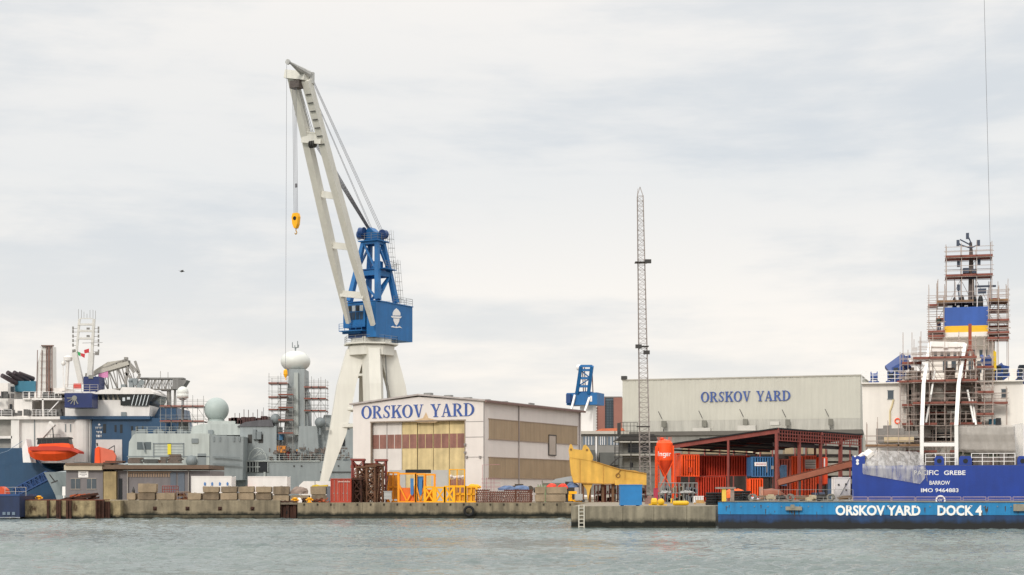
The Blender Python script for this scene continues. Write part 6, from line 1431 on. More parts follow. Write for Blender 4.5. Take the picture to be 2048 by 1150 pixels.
boxobj('orange_crate', 'bright orange ribbed crate under the blue container', 'crate', 1498, 957, 1526, 997, 186, 2, orange, group='orange crates', z=0)
boxobj('orange_cabinet', 'red orange pump cabinet behind the silo', 'cabinet', 1352, 906, 1361, 960, 200, 2, orange2, z=0)
bc = boxobj('shipping_container', 'blue container with a white name board stacked under the shed', 'container', 1503, 913.5, 1547, 953.5, 187, 4, M('container blue', '#356a9a', .55, .1, .8, streak=.15), group='shipping containers in the yard')
a, b = bc.p(1509, 924.5, 0), bc.p(1534, 932, 0); nb = bc.part('name_board', MB().box(a.x, b.x, -.05, -.003, b.z, a.z), cleanwhite)
m = MB(); w = (b.x-a.x)
for i in range(8): x = a.x+.12*w+i*w*.1; m.box(x, x+w*.06, -.065, -.052, b.z+.13, a.z-.13)
bc.part('board_text', m, M('board red text', '#b06a70', .6), parent=nb)
m = MB(); a, b = bc.p(1533, 923, 0), bc.p(1534.5, 945, 0); m.box(a.x, b.x, -.05, 0, b.z, a.z).box(a.x+.55, b.x+.75, -.04, .0, a.z-.9, a.z-.5); bc.part('door_bar', m, M('fitting grey'))
# legs that carry the blue container
t = T(1525, 188.5, G).thing('steel_trestle', 'dark trestle carrying the blue container', 'trestle'); zc_ = T(1525, 188.5, G).p(1525, 955, 0).z
m = MB()
for x in (-1.1, 1.1):
    for y in (0, 1.8): m.box(x-.08, x+.08, y-.08, y+.08, 0, zc_-.1)
t.part('leg', m, darksteel); t.part('top_frame', MB().box(-1.25, 1.25, -.1, 1.9, zc_-.1, zc_), darksteel)
t = T(1430, 200, G)
# silo
t = T(1331, 186, G).thing('silo', 'orange cone bottomed silo with white lettering on steel legs', 'silo')
c = t.p(1331, 900, 0); r_ = (1347-1314)/2*186/F; z0, z1 = t.p(0, 921, 0).z, t.p(0, 886, 0).z; zc = t.p(0, 953, 0).z
body = t.part('tank', MB().lathe((0, 1.2, 0), [(r_*.97, z0), (r_, z0+.1), (r_, z1), (r_*.75, z1+.3), (r_*.3, z1+.42), (.1, z1+.45)], 28), orange, smooth=False)
t.part('cone', MB().lathe((0, 1.2, 0), [(.18, zc), (r_*.97, z0-.003)], 24), orange2)
m = MB()
for dx, dy in ((-r_, .3), (r_, .3), (-r_, 2.1), (r_, 2.1)): m.tube((dx, dy, 0), (dx*.98, dy, z1-.3), .09, 6)
m.tube((-r_, .3, 1.0), (r_, .3, z0), .05, 5).tube((r_, .3, 1.0), (-r_, .3, z0), .05, 5).tube((-r_, .3, 1.2), (r_, .3, 1.2), .06, 5); t.part('leg', m, orange)
# curved lettering strokes round the tank: blurred word, "Inger" like strokes of the photo
m = MB(); rnd = random.Random(3); zl_ = t.p(0, 912, 0).z
def arc(x0, x1, za_, zb2, out=.03):
    n_ = 3; pts = []
    for i in range(n_+1):
        x = x0+(x1-x0)*i/n_; a = math.asin(max(-1, min(1, x/r_))); pts.append((r_*math.sin(a), 1.2-r_*math.cos(a)))
    for (xa, ya), (xb, yb) in zip(pts, pts[1:]): m.add([(xa, ya-out, za_), (xb, yb-out, za_), (xb, yb-out, zb2), (xa, ya-out, zb2), (xa, ya, za_), (xb, yb, za_), (xb, yb, zb2), (xa, ya, zb2)], [(0, 1, 2, 3), (4, 7, 6, 5), (0, 4, 5, 1), (1, 5, 6, 2), (2, 6, 7, 3), (3, 7, 4, 0)])
x = -.82; H = .36
arc(x, x+.1, zl_, zl_+H+.2); arc(x+.16, x+.25, zl_, zl_+H); arc(x+.25, x+.38, zl_+H-.1, zl_+H, .032); arc(x+.38, x+.47, zl_, zl_+H, .034)
arc(x+.55, x+.63, zl_, zl_+H); arc(x+.63, x+.8, zl_+H-.09, zl_+H, .032); arc(x+.63, x+.8, zl_, zl_+.08, .032); arc(x+.8, x+.88, zl_-.16, zl_+H, .034); arc(x+.6, x+.8, zl_-.2, zl_-.12, .032)
arc(x+.95, x+1.2, zl_+.14, zl_+.2); arc(x+.95, x+1.03, zl_, zl_+H, .034); arc(x+1.03, x+1.2, zl_+H-.08, zl_+H, .032); arc(x+1.03, x+1.2, zl_, zl_+.08, .032); arc(x+1.28, x+1.36, zl_, zl_+H); arc(x+1.36, x+1.5, zl_+H-.1, zl_+H, .032)
t.part('lettering', m, cleanwhite, parent=body)
m = MB(); 
for i in range(8): a = math.pi*2*i/8; m.tube((r_*.8*math.cos(a), 1.2+r_*.8*math.sin(a), z1+.2), (r_*.8*math.cos(a), 1.2+r_*.8*math.sin(a), z1+.75), .03, 4)
m.ball((-.3, 1.2, z1+.5), .22, n=10); t.part('top_rail', m, orange2)
t = T(1340, 185.5, G); m = MB().tube((-1.5, 0, 0), (-1.5, 0, 5.4), .05, 5).tube((-1.25, 0, 0), (-1.25, 0, 5.6), .05, 5)
for i in range(18): m.tube((-1.5, 0, .3*i), (-1.25, 0, .3*i), .03, 4)
t.solo('ladder', 'thin orange ladder on the left side of the silo', 'ladder', m, orange2)
# orange tanks and cabins to the right
boxobj('orange_tank', 'tall bright orange vertical panel tank right of the shed corner post', 'tank', 1583, 912, 1605, 984, 193.5, 2, orange, z=0, ribs=True)
boxobj('ribbed_crate_stack', 'faded pink red ribbed panels beside the blue hoses', 'panels', 1556, 918, 1581, 960, 191.5, 1, M('faded red panel', '#bd5f4d', .7, .2, 1, streak=.2), z=0)
t = T(1567, 191, G); m = MB()
for i in range(6): m.tube((-.45+.12*i, 0, 4.2+.1*(i % 2)), (-.3+.1*i, 0, 2.2), .07, 5)
m.box(-.3, .4, .05, .2, 1.9, 4.4); t.solo('hose_bundle', 'blue grey hoses hanging on the pink red panels', 'hoses', m, M('hose blue', '#51708f', .6, .3, 3))
oc = boxobj('orange_cabin', 'orange cabin with a grey barred window panel', 'cabin', 1609, 911, 1633, 985, 196, 2, M('weathered salmon orange', '#ea6038', .6, .15, .8, streak=.2), z=0)
x0, x1, h = oc.w; m = MB().box(x0+.05, x1-.1, -.06, -.003, h-1.6, h-.5); p = oc.part('window_panel', m, M('panel grey', '#a6a299', .5)); m = MB()
for i in range(3): m.box(x0+.1, x1-.15, -.09, -.062, h-1.45+i*.3, h-1.38+i*.3)
oc.part('window_bar', m, darksteel, parent=p)
t = T(1646, 196, G).thing('orange_silo', 'orange round tank with two pale vertical stripes', 'tank'); z1 = t.p(0, 914, 0).z; z0 = t.p(0, 971, 0).z; rr = 12*196/F
t.part('tank', MB().lathe((0, .8, 0), [(rr*.6, z0), (rr, z0+.2), (rr, z1-.1), (rr*.8, z1)], 22), orange2); m = MB()
for dx in (-.45, .1): y = .8-math.sqrt(rr*rr-dx*dx); m.box(dx, dx+.16, y-.04, y+.03, z1-1.6, z1-.15)
t.part('stripe', m, cleanwhite); m = MB()
for dx in (-.5, .5): m.box(dx-.07, dx+.07, .3, .45, 0, z0+.3).box(dx-.07, dx+.07, 1.1, 1.25, 0, z0+.3)
m.box(-.7, .7, .2, 1.4, .9, 1.0); t.part('leg', m, darksteel)
t = T(1640, 190, G); t.solo('pump_unit', 'dark navy pump unit below the orange round tank', 'pump', MB().box(-.9, -.2, 0, 1, 0, 1.1).box(.2, .7, .1, .8, 0, .8).lathe((-.1, .3, .9), [(.25, 0), (.25, .7)], 10, 'x').tube((.5, .4, .8), (.5, .4, 1.5), .07, 5), M('navy machine', '#3a4257', .6, .3, 3))
wb = boxobj('white_cabinet', 'white cabinet with a diagonal black stay beside the blue stern', 'cabinet', 1669, 954, 1701, 992, 170, 1.6, cleanwhite, z=0, ribs=False); x0, x1, h = wb.w
wb.part('stay', MB().tube((x0+.35, -.1, .4), (x1-.1, -.1, h-.1), .03, 4), darksteel); m = MB()
for a, b in ((.25, .7), (.7, .72), (.72, .5)): xx = x0+(x1-x0)*a; m.box(xx-.08, xx+.1, -.06, -.003, h*b-.08, h*b+.1)
wb.part('catch', m, darksteel)
boxobj('blue_cabinet', 'slate blue cabinet left of the white cabinet', 'cabinet', 1659, 957, 1669, 990, 172, 1, M('slate blue', '#47607c', .6), z=0, ribs=False)
# rusty jib and scoop
t = T(1600, 165, G).thing('rusty_boom', 'long rusty lattice boom rising from the brown scoop to the blue stern', 'boom'); m = MB().bar(t.p(1556, 965, 0), t.p(1703, 928, 0), .5, .55); t.part('chord', m, M('rust pink boom', '#9d5f49', .8, .2, 1.2, rust=.2)); m = MB().lattice(t.p(1556, 965, .3), t.p(1703, 928, .3), .75, 16, .06, side=(0, 1, 0), h=.62); t.part('lattice', m, rustm)
m = MB().box(-.1, .1, -.05, .2, 0, t.p(1600, 955, 0).z-.3).box(-2.4, -2.2, -.05, .2, 0, .9); t.part('prop', m, darksteel)
t = T(1548, 166, G).thing('scoop', 'brown half round steel scoop lying behind the tyre stacks', 'scoop')
m = MB(); ks = 12; vs = []
for x_, s_ in ((1525, .9), (1545, 1.0), (1562, .85), (1577, .25)):
    xx = t.p(x_, 970, 0).x
    for k in range(ks): a = math.pi*k/(ks-1); vs.append((xx, .8-.8*math.cos(a)*s_, .45+1.1*math.sin(a)*s_))
m.add(vs, [(j*ks+k, (j+1)*ks+k, (j+1)*ks+k+1, j*ks+k+1) for j in range(3) for k in range(ks-1)]+[tuple(range(ks-1, -1, -1)), tuple(range(3*ks, 4*ks))]); t.part('shell', m, M('scoop brown', '#96604c', .8, .2, 1, rust=.15)); t.part('edge', MB().box(t.p(1523, 0, 0).x, t.p(1526, 0, 0).x, 0, 1.6, 0, 1.7), M('scoop edge pink', '#c58f78', .7)); t.part('cradle', MB().box(-1.2, -1., 0, 1.5, 0, .45).box(.6, .8, 0, 1.5, 0, .45), darksteel)
# grey baskets
for i, (a, b, lab) in enumerate(((1320, 1343, 'grey steel basket of scaffold clamps left of three by the silo legs'), (1343, 1367, 'pale wooden sided basket in the middle of three by the silo'), (1368, 1395, 'grey steel basket right of three, beside the orange red container'))):
    rack(a, b, 966, 168, G, lab, steel, name='steel_basket', nb=3, d=1.2, cat='basket', group='steel baskets by the silo', fill=M('clamp grey', '#6d7076', .6, .5, 5) if i != 1 else M('basket board', '#a59580', .8, .3, 2), r=.045)
lump(T(1332, 167.8, G+1.05), 'tangled silver grey clamps heaped on the left basket', 'clamps', 'clamp_heap', 1.3, .3, 1, M('silver clutter', '#a7a5a2', .6, .6, 9, bump=1.5), 90)
lump(T(1375, 167.8, G+1.05), 'tangled silver grey clamps heaped on the right basket', 'clamps', 'clamp_heap', 1.8, .3, 1, M('silver clutter'), 91)
T(1398, 165, G).thing('white_crate', 'white slatted plastic crate beside the baskets', 'crate'); oo = [o for o in bpy.data.objects if o.name.startswith('white_crate')][0]
m = MB()
for k in range(6): m.box(-.5+k*.17, -.39+k*.17, 0, .9, .12, .68)
a = finish('slats', m, cleanwhite); a.parent = oo; a = finish('rim', MB().box(-.54, .5, -.03, .93, .68, .75).box(-.54, .5, -.03, .93, .02, .1), cleanwhite); a.parent = oo
T(1402, 150, G).solo('wood_pallets', 'small pale timber pallet and brackets by the white crate', 'pallet', MB().box(-.6, .6, 0, .8, .1, .16).box(-.6, -.5, 0, .8, 0, .1).box(.5, .6, 0, .8, 0, .1).box(-.4, .3, .1, .6, .16, .4), M('yellowish timber', '#b58f58', .8, .3, 3))
lump(T(1472, 180, G+.5), 'bright orange rubber mat roll lying before the orange crate', 'roll', 'orange_roll', 2.9, 1.0, 1, M('orange rubber', '#ef6a2a', .6, .12, 1), 95)
for i, (px, w, h) in enumerate(((1481, 1.2, .7), (1497, 1.3, .8), (1511, 1.1, .65), (1489, 1.0, 1.0))):
    lump(T(px, 158+i, G), 'white and grey plastic sheet heap, %s of the heaps by the tyres' % ['leftmost', 'middle', 'rightmost', 'hindmost'][i], 'plastic sheet', 'plastic_heap', w, h, 1, M('white crumpled plastic', '#c8c9d2', .5, .35, 6, bump=1.5), 100+i, group='plastic sheet heaps')
def tyre_mesh():
    prof = [(.25, -.1), (.29, .0), (.42, .0), (.48, .05), (.48, .17), (.42, .22), (.29, .22), (.25, .2)]; n = 24; vs = []; m = MB()
    for i in range(n):
        a = 2*math.pi*i/n; vs += [(r_*math.cos(a), r_*math.sin(a), z if z >= 0 else .02) for r_, z in prof]
    m.add(vs, [(i*8+j, ((i+1) % n)*8+j, ((i+1) % n)*8+(j+1) % 8, i*8+(j+1) % 8) for i in range(n) for j in range(8)]); return m
ty0 = None
for s_, (px, Y, k, lab) in enumerate(((1422, 142, 5, 'left tyre stack beside the yellow post'), (1438, 143, 5, 'second tyre stack beside the yellow post'), (1476, 141, 4, 'third tyre stack, right of the yellow post'), (1490, 142, 4, 'fourth tyre stack, right of the yellow post'))):
    zb0 = G if s_ < 2 else 2.12
    for j in range(k):
        w_ = ['bottom', 'second', 'third', 'fourth', 'topmost'][j] if j < k-1 else 'topmost'
        if ty0 is None: ty0 = T(px, Y, zb0).solo('tyre', 'x', 'tyre', tyre_mesh(), black, group='stacked black tyres', smooth=True); o = ty0
        else: o = ty0.copy(); C.objects.link(o)
        o.location = (Xp(px, Y)+random.uniform(-.04, .04), Y, zb0+j*.225); o['label'] = 'black tyre, %s in the %s' % (w_, lab)

# ================================================================ FLOATING DOCK
DR = -13
t = T(1436, 128, 0, DR).thing('floating_dock', 'bright blue floating dock end with white yard lettering and number 4', 'floating dock')
K = t; X1 = t.p(2140, 1005, 0).x; zt_ = 2.1; zm = t.p(1750, 1029.5, 0).z
m = MB().box(0, X1, 0, 22, zm+.003, zt_); up_ = t.part('upper_hull', m, dockblue)
m = MB().box(.02, X1, .03, 22, -.35, zm).box(.06, X1, .06, 22, -2, -.35); t.part('lower_hull', m, navyband)
m = MB().box(0, X1, -.06, .3, zt_, zt_+.05).box(0, X1, .3, 21.9, zt_, zt_+.03); t.part('deck', m, M('dock deck', '#6f6a60', .9, .3, .5, rust=.3))
ytxt = cleanwhite
m = MB(); sans(m, t, 'ORSKOV YARD', 1671, 1010.5, 1841, 1031.5, -.004, bold=.035, th=.02); lt = t.part('lettering', m, M('dock lettering white', '#efece6', .5, .05, 2, rust=.17, rustcol='#d08a3c', rusts=1.2))
m = MB(); sans(m, t, 'DOCK 4', 1875, 1010.5, 1964, 1031.5, -.004, bold=.035, th=.02); t.part('lettering', m, MATS['dock lettering white'])
m = MB()
for i, a in enumerate(range(1455, 2048, 27)): p = t.p(a, 1013, 0); m.lathe((p.x, 0, p.z), [(.06, 0), (.06, -.04), (.02, -.06)], 8, 'y')
t.part('bolt', m, M('pad grey'))
for a, b, c_, d in ((1571, 1013, 1604, 1020.5), (2027, 1008, 2052, 1022)):
    m = MB().r(t, a, b, c_, d, -.32, -.004); m.r(t, a+10, b-4, a+18, b+4, -.34, -.31) if a < 2000 else None; t.part('fender_block', m, M('weathered timber fender', '#8d8778', .85, .3, 2))
m = MB()
for a in (1443, 1480, 1512, 1600, 1700, 1770, 1812, 1990): m.r(t, a, 1030, a+.8, 1045, -.03, .01)
t.part('seam', m, navyband)
m = MB(); rnd = random.Random(66)
for a in range(1470, 2060, 46):
    p = t.p(a, 1006, 0); m.box(p.x-.012, p.x+.012, -.006, .0, zm, zt_-.02)
t.part('plate_seam', m, M('seam blue', '#155f93', .6))
m = MB()
for i in range(44):
    a = rnd.uniform(1440, 2046) if i > 22 else rnd.choice((1578, 1586, 1597, 1690, 1777, 1958, 1966, 1975, 1942))+rnd.uniform(-5, 5); b0 = rnd.uniform(1008, 1024); w = rnd.uniform(.3, 1.3); h = rnd.uniform(3, 16)
    m.ppx(t, [(a-w, b0), (a+w, b0+rnd.uniform(-1, 1)), (a+w*.7, b0+h*.6), (a+rnd.uniform(-.2, .4), b0+h), (a-w*.6, b0+h*.5)], -.008-i*.00005, -.0071)
st_ = t.part('rust_run', m, M('dock rust runs', '#4a3a2c', .85, .4, 4)); st_['kind'] = 'stuff'
# railing in separate panels
railm = M('dock rail pinkish', '#a8949a', .5, .15, 2)
edges = [1705, 1735, 1737, 1782, 1784, 1830, 1832, 1922, 1926, 1972, 1976, 2022, 2026, 2080]
for a, b in zip(edges[::2], edges[1::2]):
    x0, x1 = t.p(a, 1000, .3).x, t.p(b, 1000, .3).x; z1, z0 = t.p(a, 994, .3).z, zt_+.05; m = MB()
    m.path([Vector((x0, .3, z0)), Vector((x0, .3, z1)), Vector((x1, .3, z1)), Vector((x1, .3, z0))], .028, 5).tube((x0, .3, (z0+z1)/2), (x1, .3, (z0+z1)/2), .02, 5); t.part('rail_panel', m, railm)
m = MB(); z1 = t.p(1600, 994, 2).z
m.rail([(t.p(1500, 994, 2).x, 2, zt_), (t.p(1706, 994, 2).x, 2, zt_)], z1-zt_, 1.1, .025, 2).rail([(t.p(1520, 994, 9).x, 9, zt_), (t.p(1706, 994, 9).x, 9, zt_)], 1.0, 1.3, .025, 2); t.part('deck_rail', m, steel)
t = T(1880, 125.9, 0, DR); c = t.p(1881, 1000, -.05); m = MB().ring((c.x, 0, c.z), .38, .27, -.12, 0, 26)
t.thing('round_sign', 'white ring sign with dark letters fixed on the dock railing', 'sign'); t.part('ring', m, cleanwhite); t.part('disc', MB().lathe((c.x, -.04, c.z), [(.27, -.02), (.27, .02)], 20, 'y'), royal)
m = MB(); sans(m, t, 'OY', 1876.8, 997.5, 1885.2, 1002.5, -.07, bold=.02, th=.015); t.part('lettering', m, cleanwhite)
# stuff on the dock edge
def onK(px, y): v = K.loc+Matrix.Rotation(K.rz, 3, 'Z') @ Vector((K.p(px, 1000, y).x, y, zt_+.05)); return v
def kt(px, y, z=0): tt = T(px, 128, 0, DR); tt.loc = onK(px, y)+Vector((0, 0, z)); return tt
tt = kt(1448, 1.0).thing('mooring_post', 'pale yellow mooring post with rusty top at the dock corner', 'mooring post'); tt.part('post', MB().box(-.17, .17, 0, .35, 0, 1.0), M('pale yellow post', '#e6c04c', .6, .1, 3)); tt.part('cap', MB().box(-.7, .9, -.1, .5, 1.0, 1.15).box(.5, .8, 0, .35, 0, 1.0), M('grey brown cap', '#8f8076', .8, .3, 3))
goods = [M('brown goods', '#7b6249', .85, .4, 3), M('grey goods', '#7e7b72', .8, .35, 3), M('dark goods', '#35322f', .8, .3, 3), M('pale goods', '#b7a88c', .8, .3, 3)]
rnd = random.Random(17); kinds = ['coil of hose', 'timber batten pile', 'steel offcut pile', 'crate of clamps']
for i, px in enumerate((1505, 1522, 1541, 1560, 1580, 1600, 1620, 1641, 1662, 1684)):
    tt = kt(px, 1.2+rnd.uniform(0, 3)); m = MB(); k = i % 4
    for j in range(9):
        x, y, z = rnd.uniform(-.4, .2), rnd.uniform(0, .6), rnd.uniform(0, .35)
        if k == 0: m.ring((x*.3, y, .32), .3-.01*j, .24-.01*j, 0, .06, 14)
        elif k == 1: m.bar((x-.1, y, z+.05), (x+.6, y+.1, z+.1), .09)
        else: m.box(x, x+rnd.uniform(.15, .5), y, y+.3, z*.8, z+.2+.004*j)
    tt.solo('deck_goods', '%s %s on the dock deck, %s from the yellow post' % (['brown', 'grey', 'dark', 'pale'][(i*3+1) % 4], kinds[k], ordn[i]), 'deck goods', m, goods[(i*3+1) % 4], group='small goods along the dock edge')

# ================================================================ BLUE SHIP IN THE DOCK
SR = -14
t = T(1880, 150, 0, SR).thing('cargo_ship', 'royal blue and white ship in dry dock seen from astern, name on its transom', 'ship')
P = t; xa, xb = t.p(1704, 960, 0).x, t.p(2058, 960, 0).x; zt0 = t.p(1880, 931, 0).z; zk = 2.5
n = 6
def sect(y, f, z0): return [(xa*f, y), (xb*f, y)]
m = MB(); ring = []
rows = [(0, 1., 1., 1.9), (18, 1., 1., 1.7), (70, 1, .95, 1.7), (92, .45, .2, 1.7), (99, .05, .03, 1.9)]
vs = []
for y, ft, fb, zb in rows:
    cx = (xa+xb)/2; hw = (xb-xa)/2
    vs += [(cx-hw*ft, y, zt0), (cx-hw*ft, y, zb+.5), (cx-hw*fb*.97, y, zb), (cx+hw*fb*.97, y, zb), (cx+hw*ft, y, zb+.5), (cx+hw*ft, y, zt0)]
m.add(vs, [tuple(range(6)), tuple(range(29, 23, -1))]+[(j*6+i, (j+1)*6+i, (j+1)*6+(i+1) % 6, j*6+(i+1) % 6) for j in range(4) for i in range(6)])
hull = t.part('hull', m, royal)
m = MB().box(xa+.003, xa+1.2, .003, 3, zt0, t.p(1704, 912, 0).z); t.part('bulwark', m, royal, parent=hull)
m = MB().r(t, 1714, 917, 1724, 929, -.04, .0); 
m = MB(); 
for a, b in ((1715, 921), (1715, 927)): p = t.p(a, b, 0); m.lathe((p.x, -.04, p.z), [(.14, 0), (.14, .03)], 12, 'y')
m.r(t, 1708, 911, 1712, 914, 0, .3).r(t, 1719, 910, 1723, 913, 0, .3); t.part('fairlead', m, cleanwhite, parent=hull)
wl_ = M('welded white letters', '#eceae8', .5)
for s_, a, b, c_, d in (('PACIFIC', 1828, 940.5, 1877, 950), ('GREBE', 1888, 941, 1931, 950), ('BARROW', 1859, 961.5, 1900, 969.5), ('IMO 9464883', 1842, 976.5, 1917, 984.5)):
    m = MB(); sans(m, t, s_, a, b, c_, d, -.002, bold=.015, th=.04); t.part('lettering', m, wl_, parent=hull)
t.part('deck', MB().box(xa+.1, xb-.1, .1, 70, zt0, zt0+.03), M('ship deck green', '#5d5a58', .9, .2, 1))
# superstructure
sw_ = M('ship white', '#ece5dc', .45, .05, .5, streak=.07, rust=.04, rustcol='#cbb79a')
SY = 7.0
s0, s1 = t.p(1723, 765, SY), t.p(1727, 931, SY)
z7 = t.p(1800, 767, SY).z; zlo = zt0+.03
L0, L1 = t.p(1724, 800, SY).x, t.p(1813, 800, SY).x; R0, R1 = t.p(1962, 800, SY).x, t.p(2046, 800, SY).x
m = MB().poly([(L0, z7), (L1, z7), (L1, zlo), (L0+1.0, zlo), (L0+.1, z7*.45+zlo*.55)], SY, SY+16); t.part('accommodation', m, sw_)
m = MB().poly([(R0, z7), (R1, z7), (R1, zlo), (R0, zlo)], SY, SY+16); t.part('accommodation', m, sw_)
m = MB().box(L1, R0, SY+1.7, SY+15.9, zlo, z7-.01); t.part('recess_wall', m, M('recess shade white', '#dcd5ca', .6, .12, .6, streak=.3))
m = MB().box(L0-.05, L1+2.2, SY-.5, SY+16.1, z7, z7+.12).box(R0-2., R1+.05, SY-.5, SY+16.1, z7, z7+.12).box(L1+2.2, R0-2., SY+1.2, SY+16.1, z7, z7+.11).box(L1+.01, R0-.01, SY+.6, SY+2.6, t.p(0, 845, SY).z-.1, t.p(0, 845, SY).z).box(L1+.01, R0-.01, SY+.4, SY+2.6, t.p(0, 888, SY).z-.1, t.p(0, 888, SY).z); t.part('upper_deck', m, sw_)
for a, b, c_, d in ((1775.5, 781.5, 1787, 797.5), (2003, 779, 2014, 795)):
    w_ = t.part('window', MB().r(t, a, b, c_, d, SY-.05, SY+.02), M('ship window', '#4c565e', .15)); t.part('window_frame', MB().r(t, a-1, b-1.2, c_+1, b, SY-.08, SY+.0).r(t, a-1, d, c_+1, d+1.2, SY-.08, SY+.0), navyd, parent=w_)
m = MB()
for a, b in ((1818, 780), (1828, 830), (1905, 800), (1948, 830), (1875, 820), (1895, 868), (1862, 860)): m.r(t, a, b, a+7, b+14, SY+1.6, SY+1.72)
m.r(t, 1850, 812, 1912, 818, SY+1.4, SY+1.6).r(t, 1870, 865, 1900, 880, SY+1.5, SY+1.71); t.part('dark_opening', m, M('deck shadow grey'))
m = MB(); 
for a, b, c_, d in ((1787, 799, 1784, 812), (1784, 812, 1780, 822), (1780, 822, 1780, 850)): m.tube(t.p(a, b, SY-.08), t.p(c_, d, SY-.08), .09, 6)
t.part('vent_pipe', m, M('cream pipe', '#d8c69a', .5)); m = MB(); p = t.p(1795, 842, SY-.1); m.ring((p.x, SY, p.z), .3, .18, -.1, 0, 16); t.part('lifebuoy', m, orange)
t.part('hose_reel', MB().r(t, 1818, 838, 1824, 846, SY-.2, SY+.1), M('red oxide steel'))
zrl = z7+.12; m = MB().rail([(L0, SY-.4, zrl), (L1+1, SY-.4, zrl)], 1.1, 1.0, .04).rail([(R0-1, SY-.4, zrl), (R1, SY-.4, zrl), (R1, SY+10, zrl)], 1.1, 1.0, .04); t.part('deck_railing', m, cleanwhite)
m = MB(); zd0 = zt0+.03
m.rail([(t.p(1851, 930, 1).x, 1, zd0), (t.p(1911, 930, 1).x, 1, zd0)], 1.1, .9, .04).rail([(t.p(1943, 930, 1).x, 1, zd0), (t.p(2030, 930, 1).x, 1, zd0)], 1.1, .8, .045); t.part('stern_railing', m, cleanwhite)
for a, b in ((1869, 1888), (1918, 1944), (2035, 2056)):
    m = MB().ppx(t, [(a, 931), (a, 918), (a+3, 912), (b-3, 912), (b, 918), (b, 931)], .6, 1.4); w_ = t.part('mooring_chock', m, royal); p = t.p((a+b)/2, 922, .55); t.part('chock_eye', MB().lathe((p.x, .57, p.z), [(.22, 0), (.22, .04)], 14, 'y'), M('deck shadow grey'), parent=w_)
m = MB(); rnd = random.Random(41)
for i in range(34):
    a = rnd.uniform(1855, 2040); p = t.p(a, 928, rnd.uniform(2, 5)); w = rnd.uniform(.15, .5); m.box(p.x-w, p.x+w, p.y, p.y+.6, zd0, zd0+rnd.uniform(.2, 1.1))
t.part('winch_gear', m, M('assorted deck gear'))
m = MB()
for k, (a, b) in enumerate(((1718, 925), (1724, 918), (1735, 912))): m.tube(t.p(a-6, b+4, 1), t.p(a+6, b-6, 1.5), .45, 8)
t.part('white_roll', m, sw_)
# upper works
m = MB().r(t, 1860, 670, 1990, 768, SY+8, SY+14).r(t, 1884, 668, 1978, 690, SY+7, SY+14).r(t, 1990, 738, 2046, 768, SY+5, SY+12).r(t, 1800, 745, 1862, 768, SY+8, SY+12); t.part('wheelhouse_block', m, sw_)
m = MB()
for a in range(1868, 1985, 13): m.r(t, a, 700, a+6, 712, SY+7.93, SY+8.05)
for a in range(1886, 1960, 17): m.r(t, a, 722, a+9, 745, SY+7.93, SY+8.05)
t.part('window', m, M('ship window'))
m = MB(); rnd = random.Random(44)
for i in range(60):
    a = rnd.uniform(1812, 1990); b = rnd.choice((768, 768, 812, 850)); p = t.p(a, b, rnd.uniform(SY-.2, SY+1.1)); w = rnd.uniform(.08, .5); h = rnd.uniform(.2, 1.7); m.box(p.x-w, p.x+w, p.y, p.y+.5, p.z, p.z+h)
t.part('recess_gear', m, M('brown grey gear', '#75695f', .8, .6, 1.3))
# funnel
fx = T.__new__(T)
fz = lambda py: t.p(1930, py, SY+7).z
m = MB().r(t, 1889, 615, 1976, 652, SY+5.5, SY+11); fn = t.part('funnel', m, funnelblue)
t.part('funnel_band', MB().r(t, 1889, 652.3, 1976, 665, SY+5.48, SY+11.02), M('funnel yellow', '#e9b61e', .5, .08, 1), parent=fn); t.part('funnel_base', MB().r(t, 1887, 665.3, 1977, 672, SY+5.4, SY+11.1), sw_, parent=fn)
m = MB()
for a, b, w in ((1909, 604, 5), (1924, 600, 5.5), (1947, 599, 6.5), (1961, 600, 6)):
    p0, p1 = t.p(a, 615, SY+8), t.p(a, b, SY+8); r_ = w*158/F*.9; m.lathe((p0.x, SY+8, 0), [(r_, p0.z-.1), (r_, p1.z), (r_*.7, p1.z+.35), (.05, p1.z+.5)], 12)
t.part('exhaust', m, soot, parent=fn)
m = MB().bar(t.p(1943, 616, SY+9), t.p(1942, 500, SY+9), .7, .7, .35, .35); m.bar(t.p(1942, 500, SY+9), t.p(1941, 485, SY+9), .3); ms = t.part('mast', m, M('mast brown grey', '#5f5450', .7, .3, 1))
m = MB(); q = lambda a, b: t.p(a, b, SY+8.5)
for a, b, c_, d in ((1941, 496, 1921, 490), (1921, 490, 1916, 484), (1941, 496, 1955, 490), (1955, 490, 1957, 482), (1941, 490, 1920, 479), (1942, 486, 1935, 470), (1925, 556, 1957, 556)): m.tube(q(a, b), q(c_, d), .07, 5)
for a, b in ((1916, 486), (1957, 486), (1935, 472), (1917, 528), (1958, 524), (1917, 575)): p = q(a, b); m.box(p.x-.15, p.x+.15, p.y-.15, p.y+.15, p.z-.3, p.z+.3)
m.r(t, 1926, 536, 1938, 546, SY+8, SY+9).r(t, 1944, 538, 1954, 546, SY+8, SY+9).tube(q(1917, 577), q(1919, 605), .07, 5).bar(q(1950, 573), q(1992, 572), .15, .2).box(q(1964, 583).x-.4, q(1964, 583).x+.4, SY+8, SY+8.6, q(1964, 587).z, q(1964, 578).z); t.part('aerials', m, M('aerial dark', '#3c4658', .6, .3, 2), parent=ms)
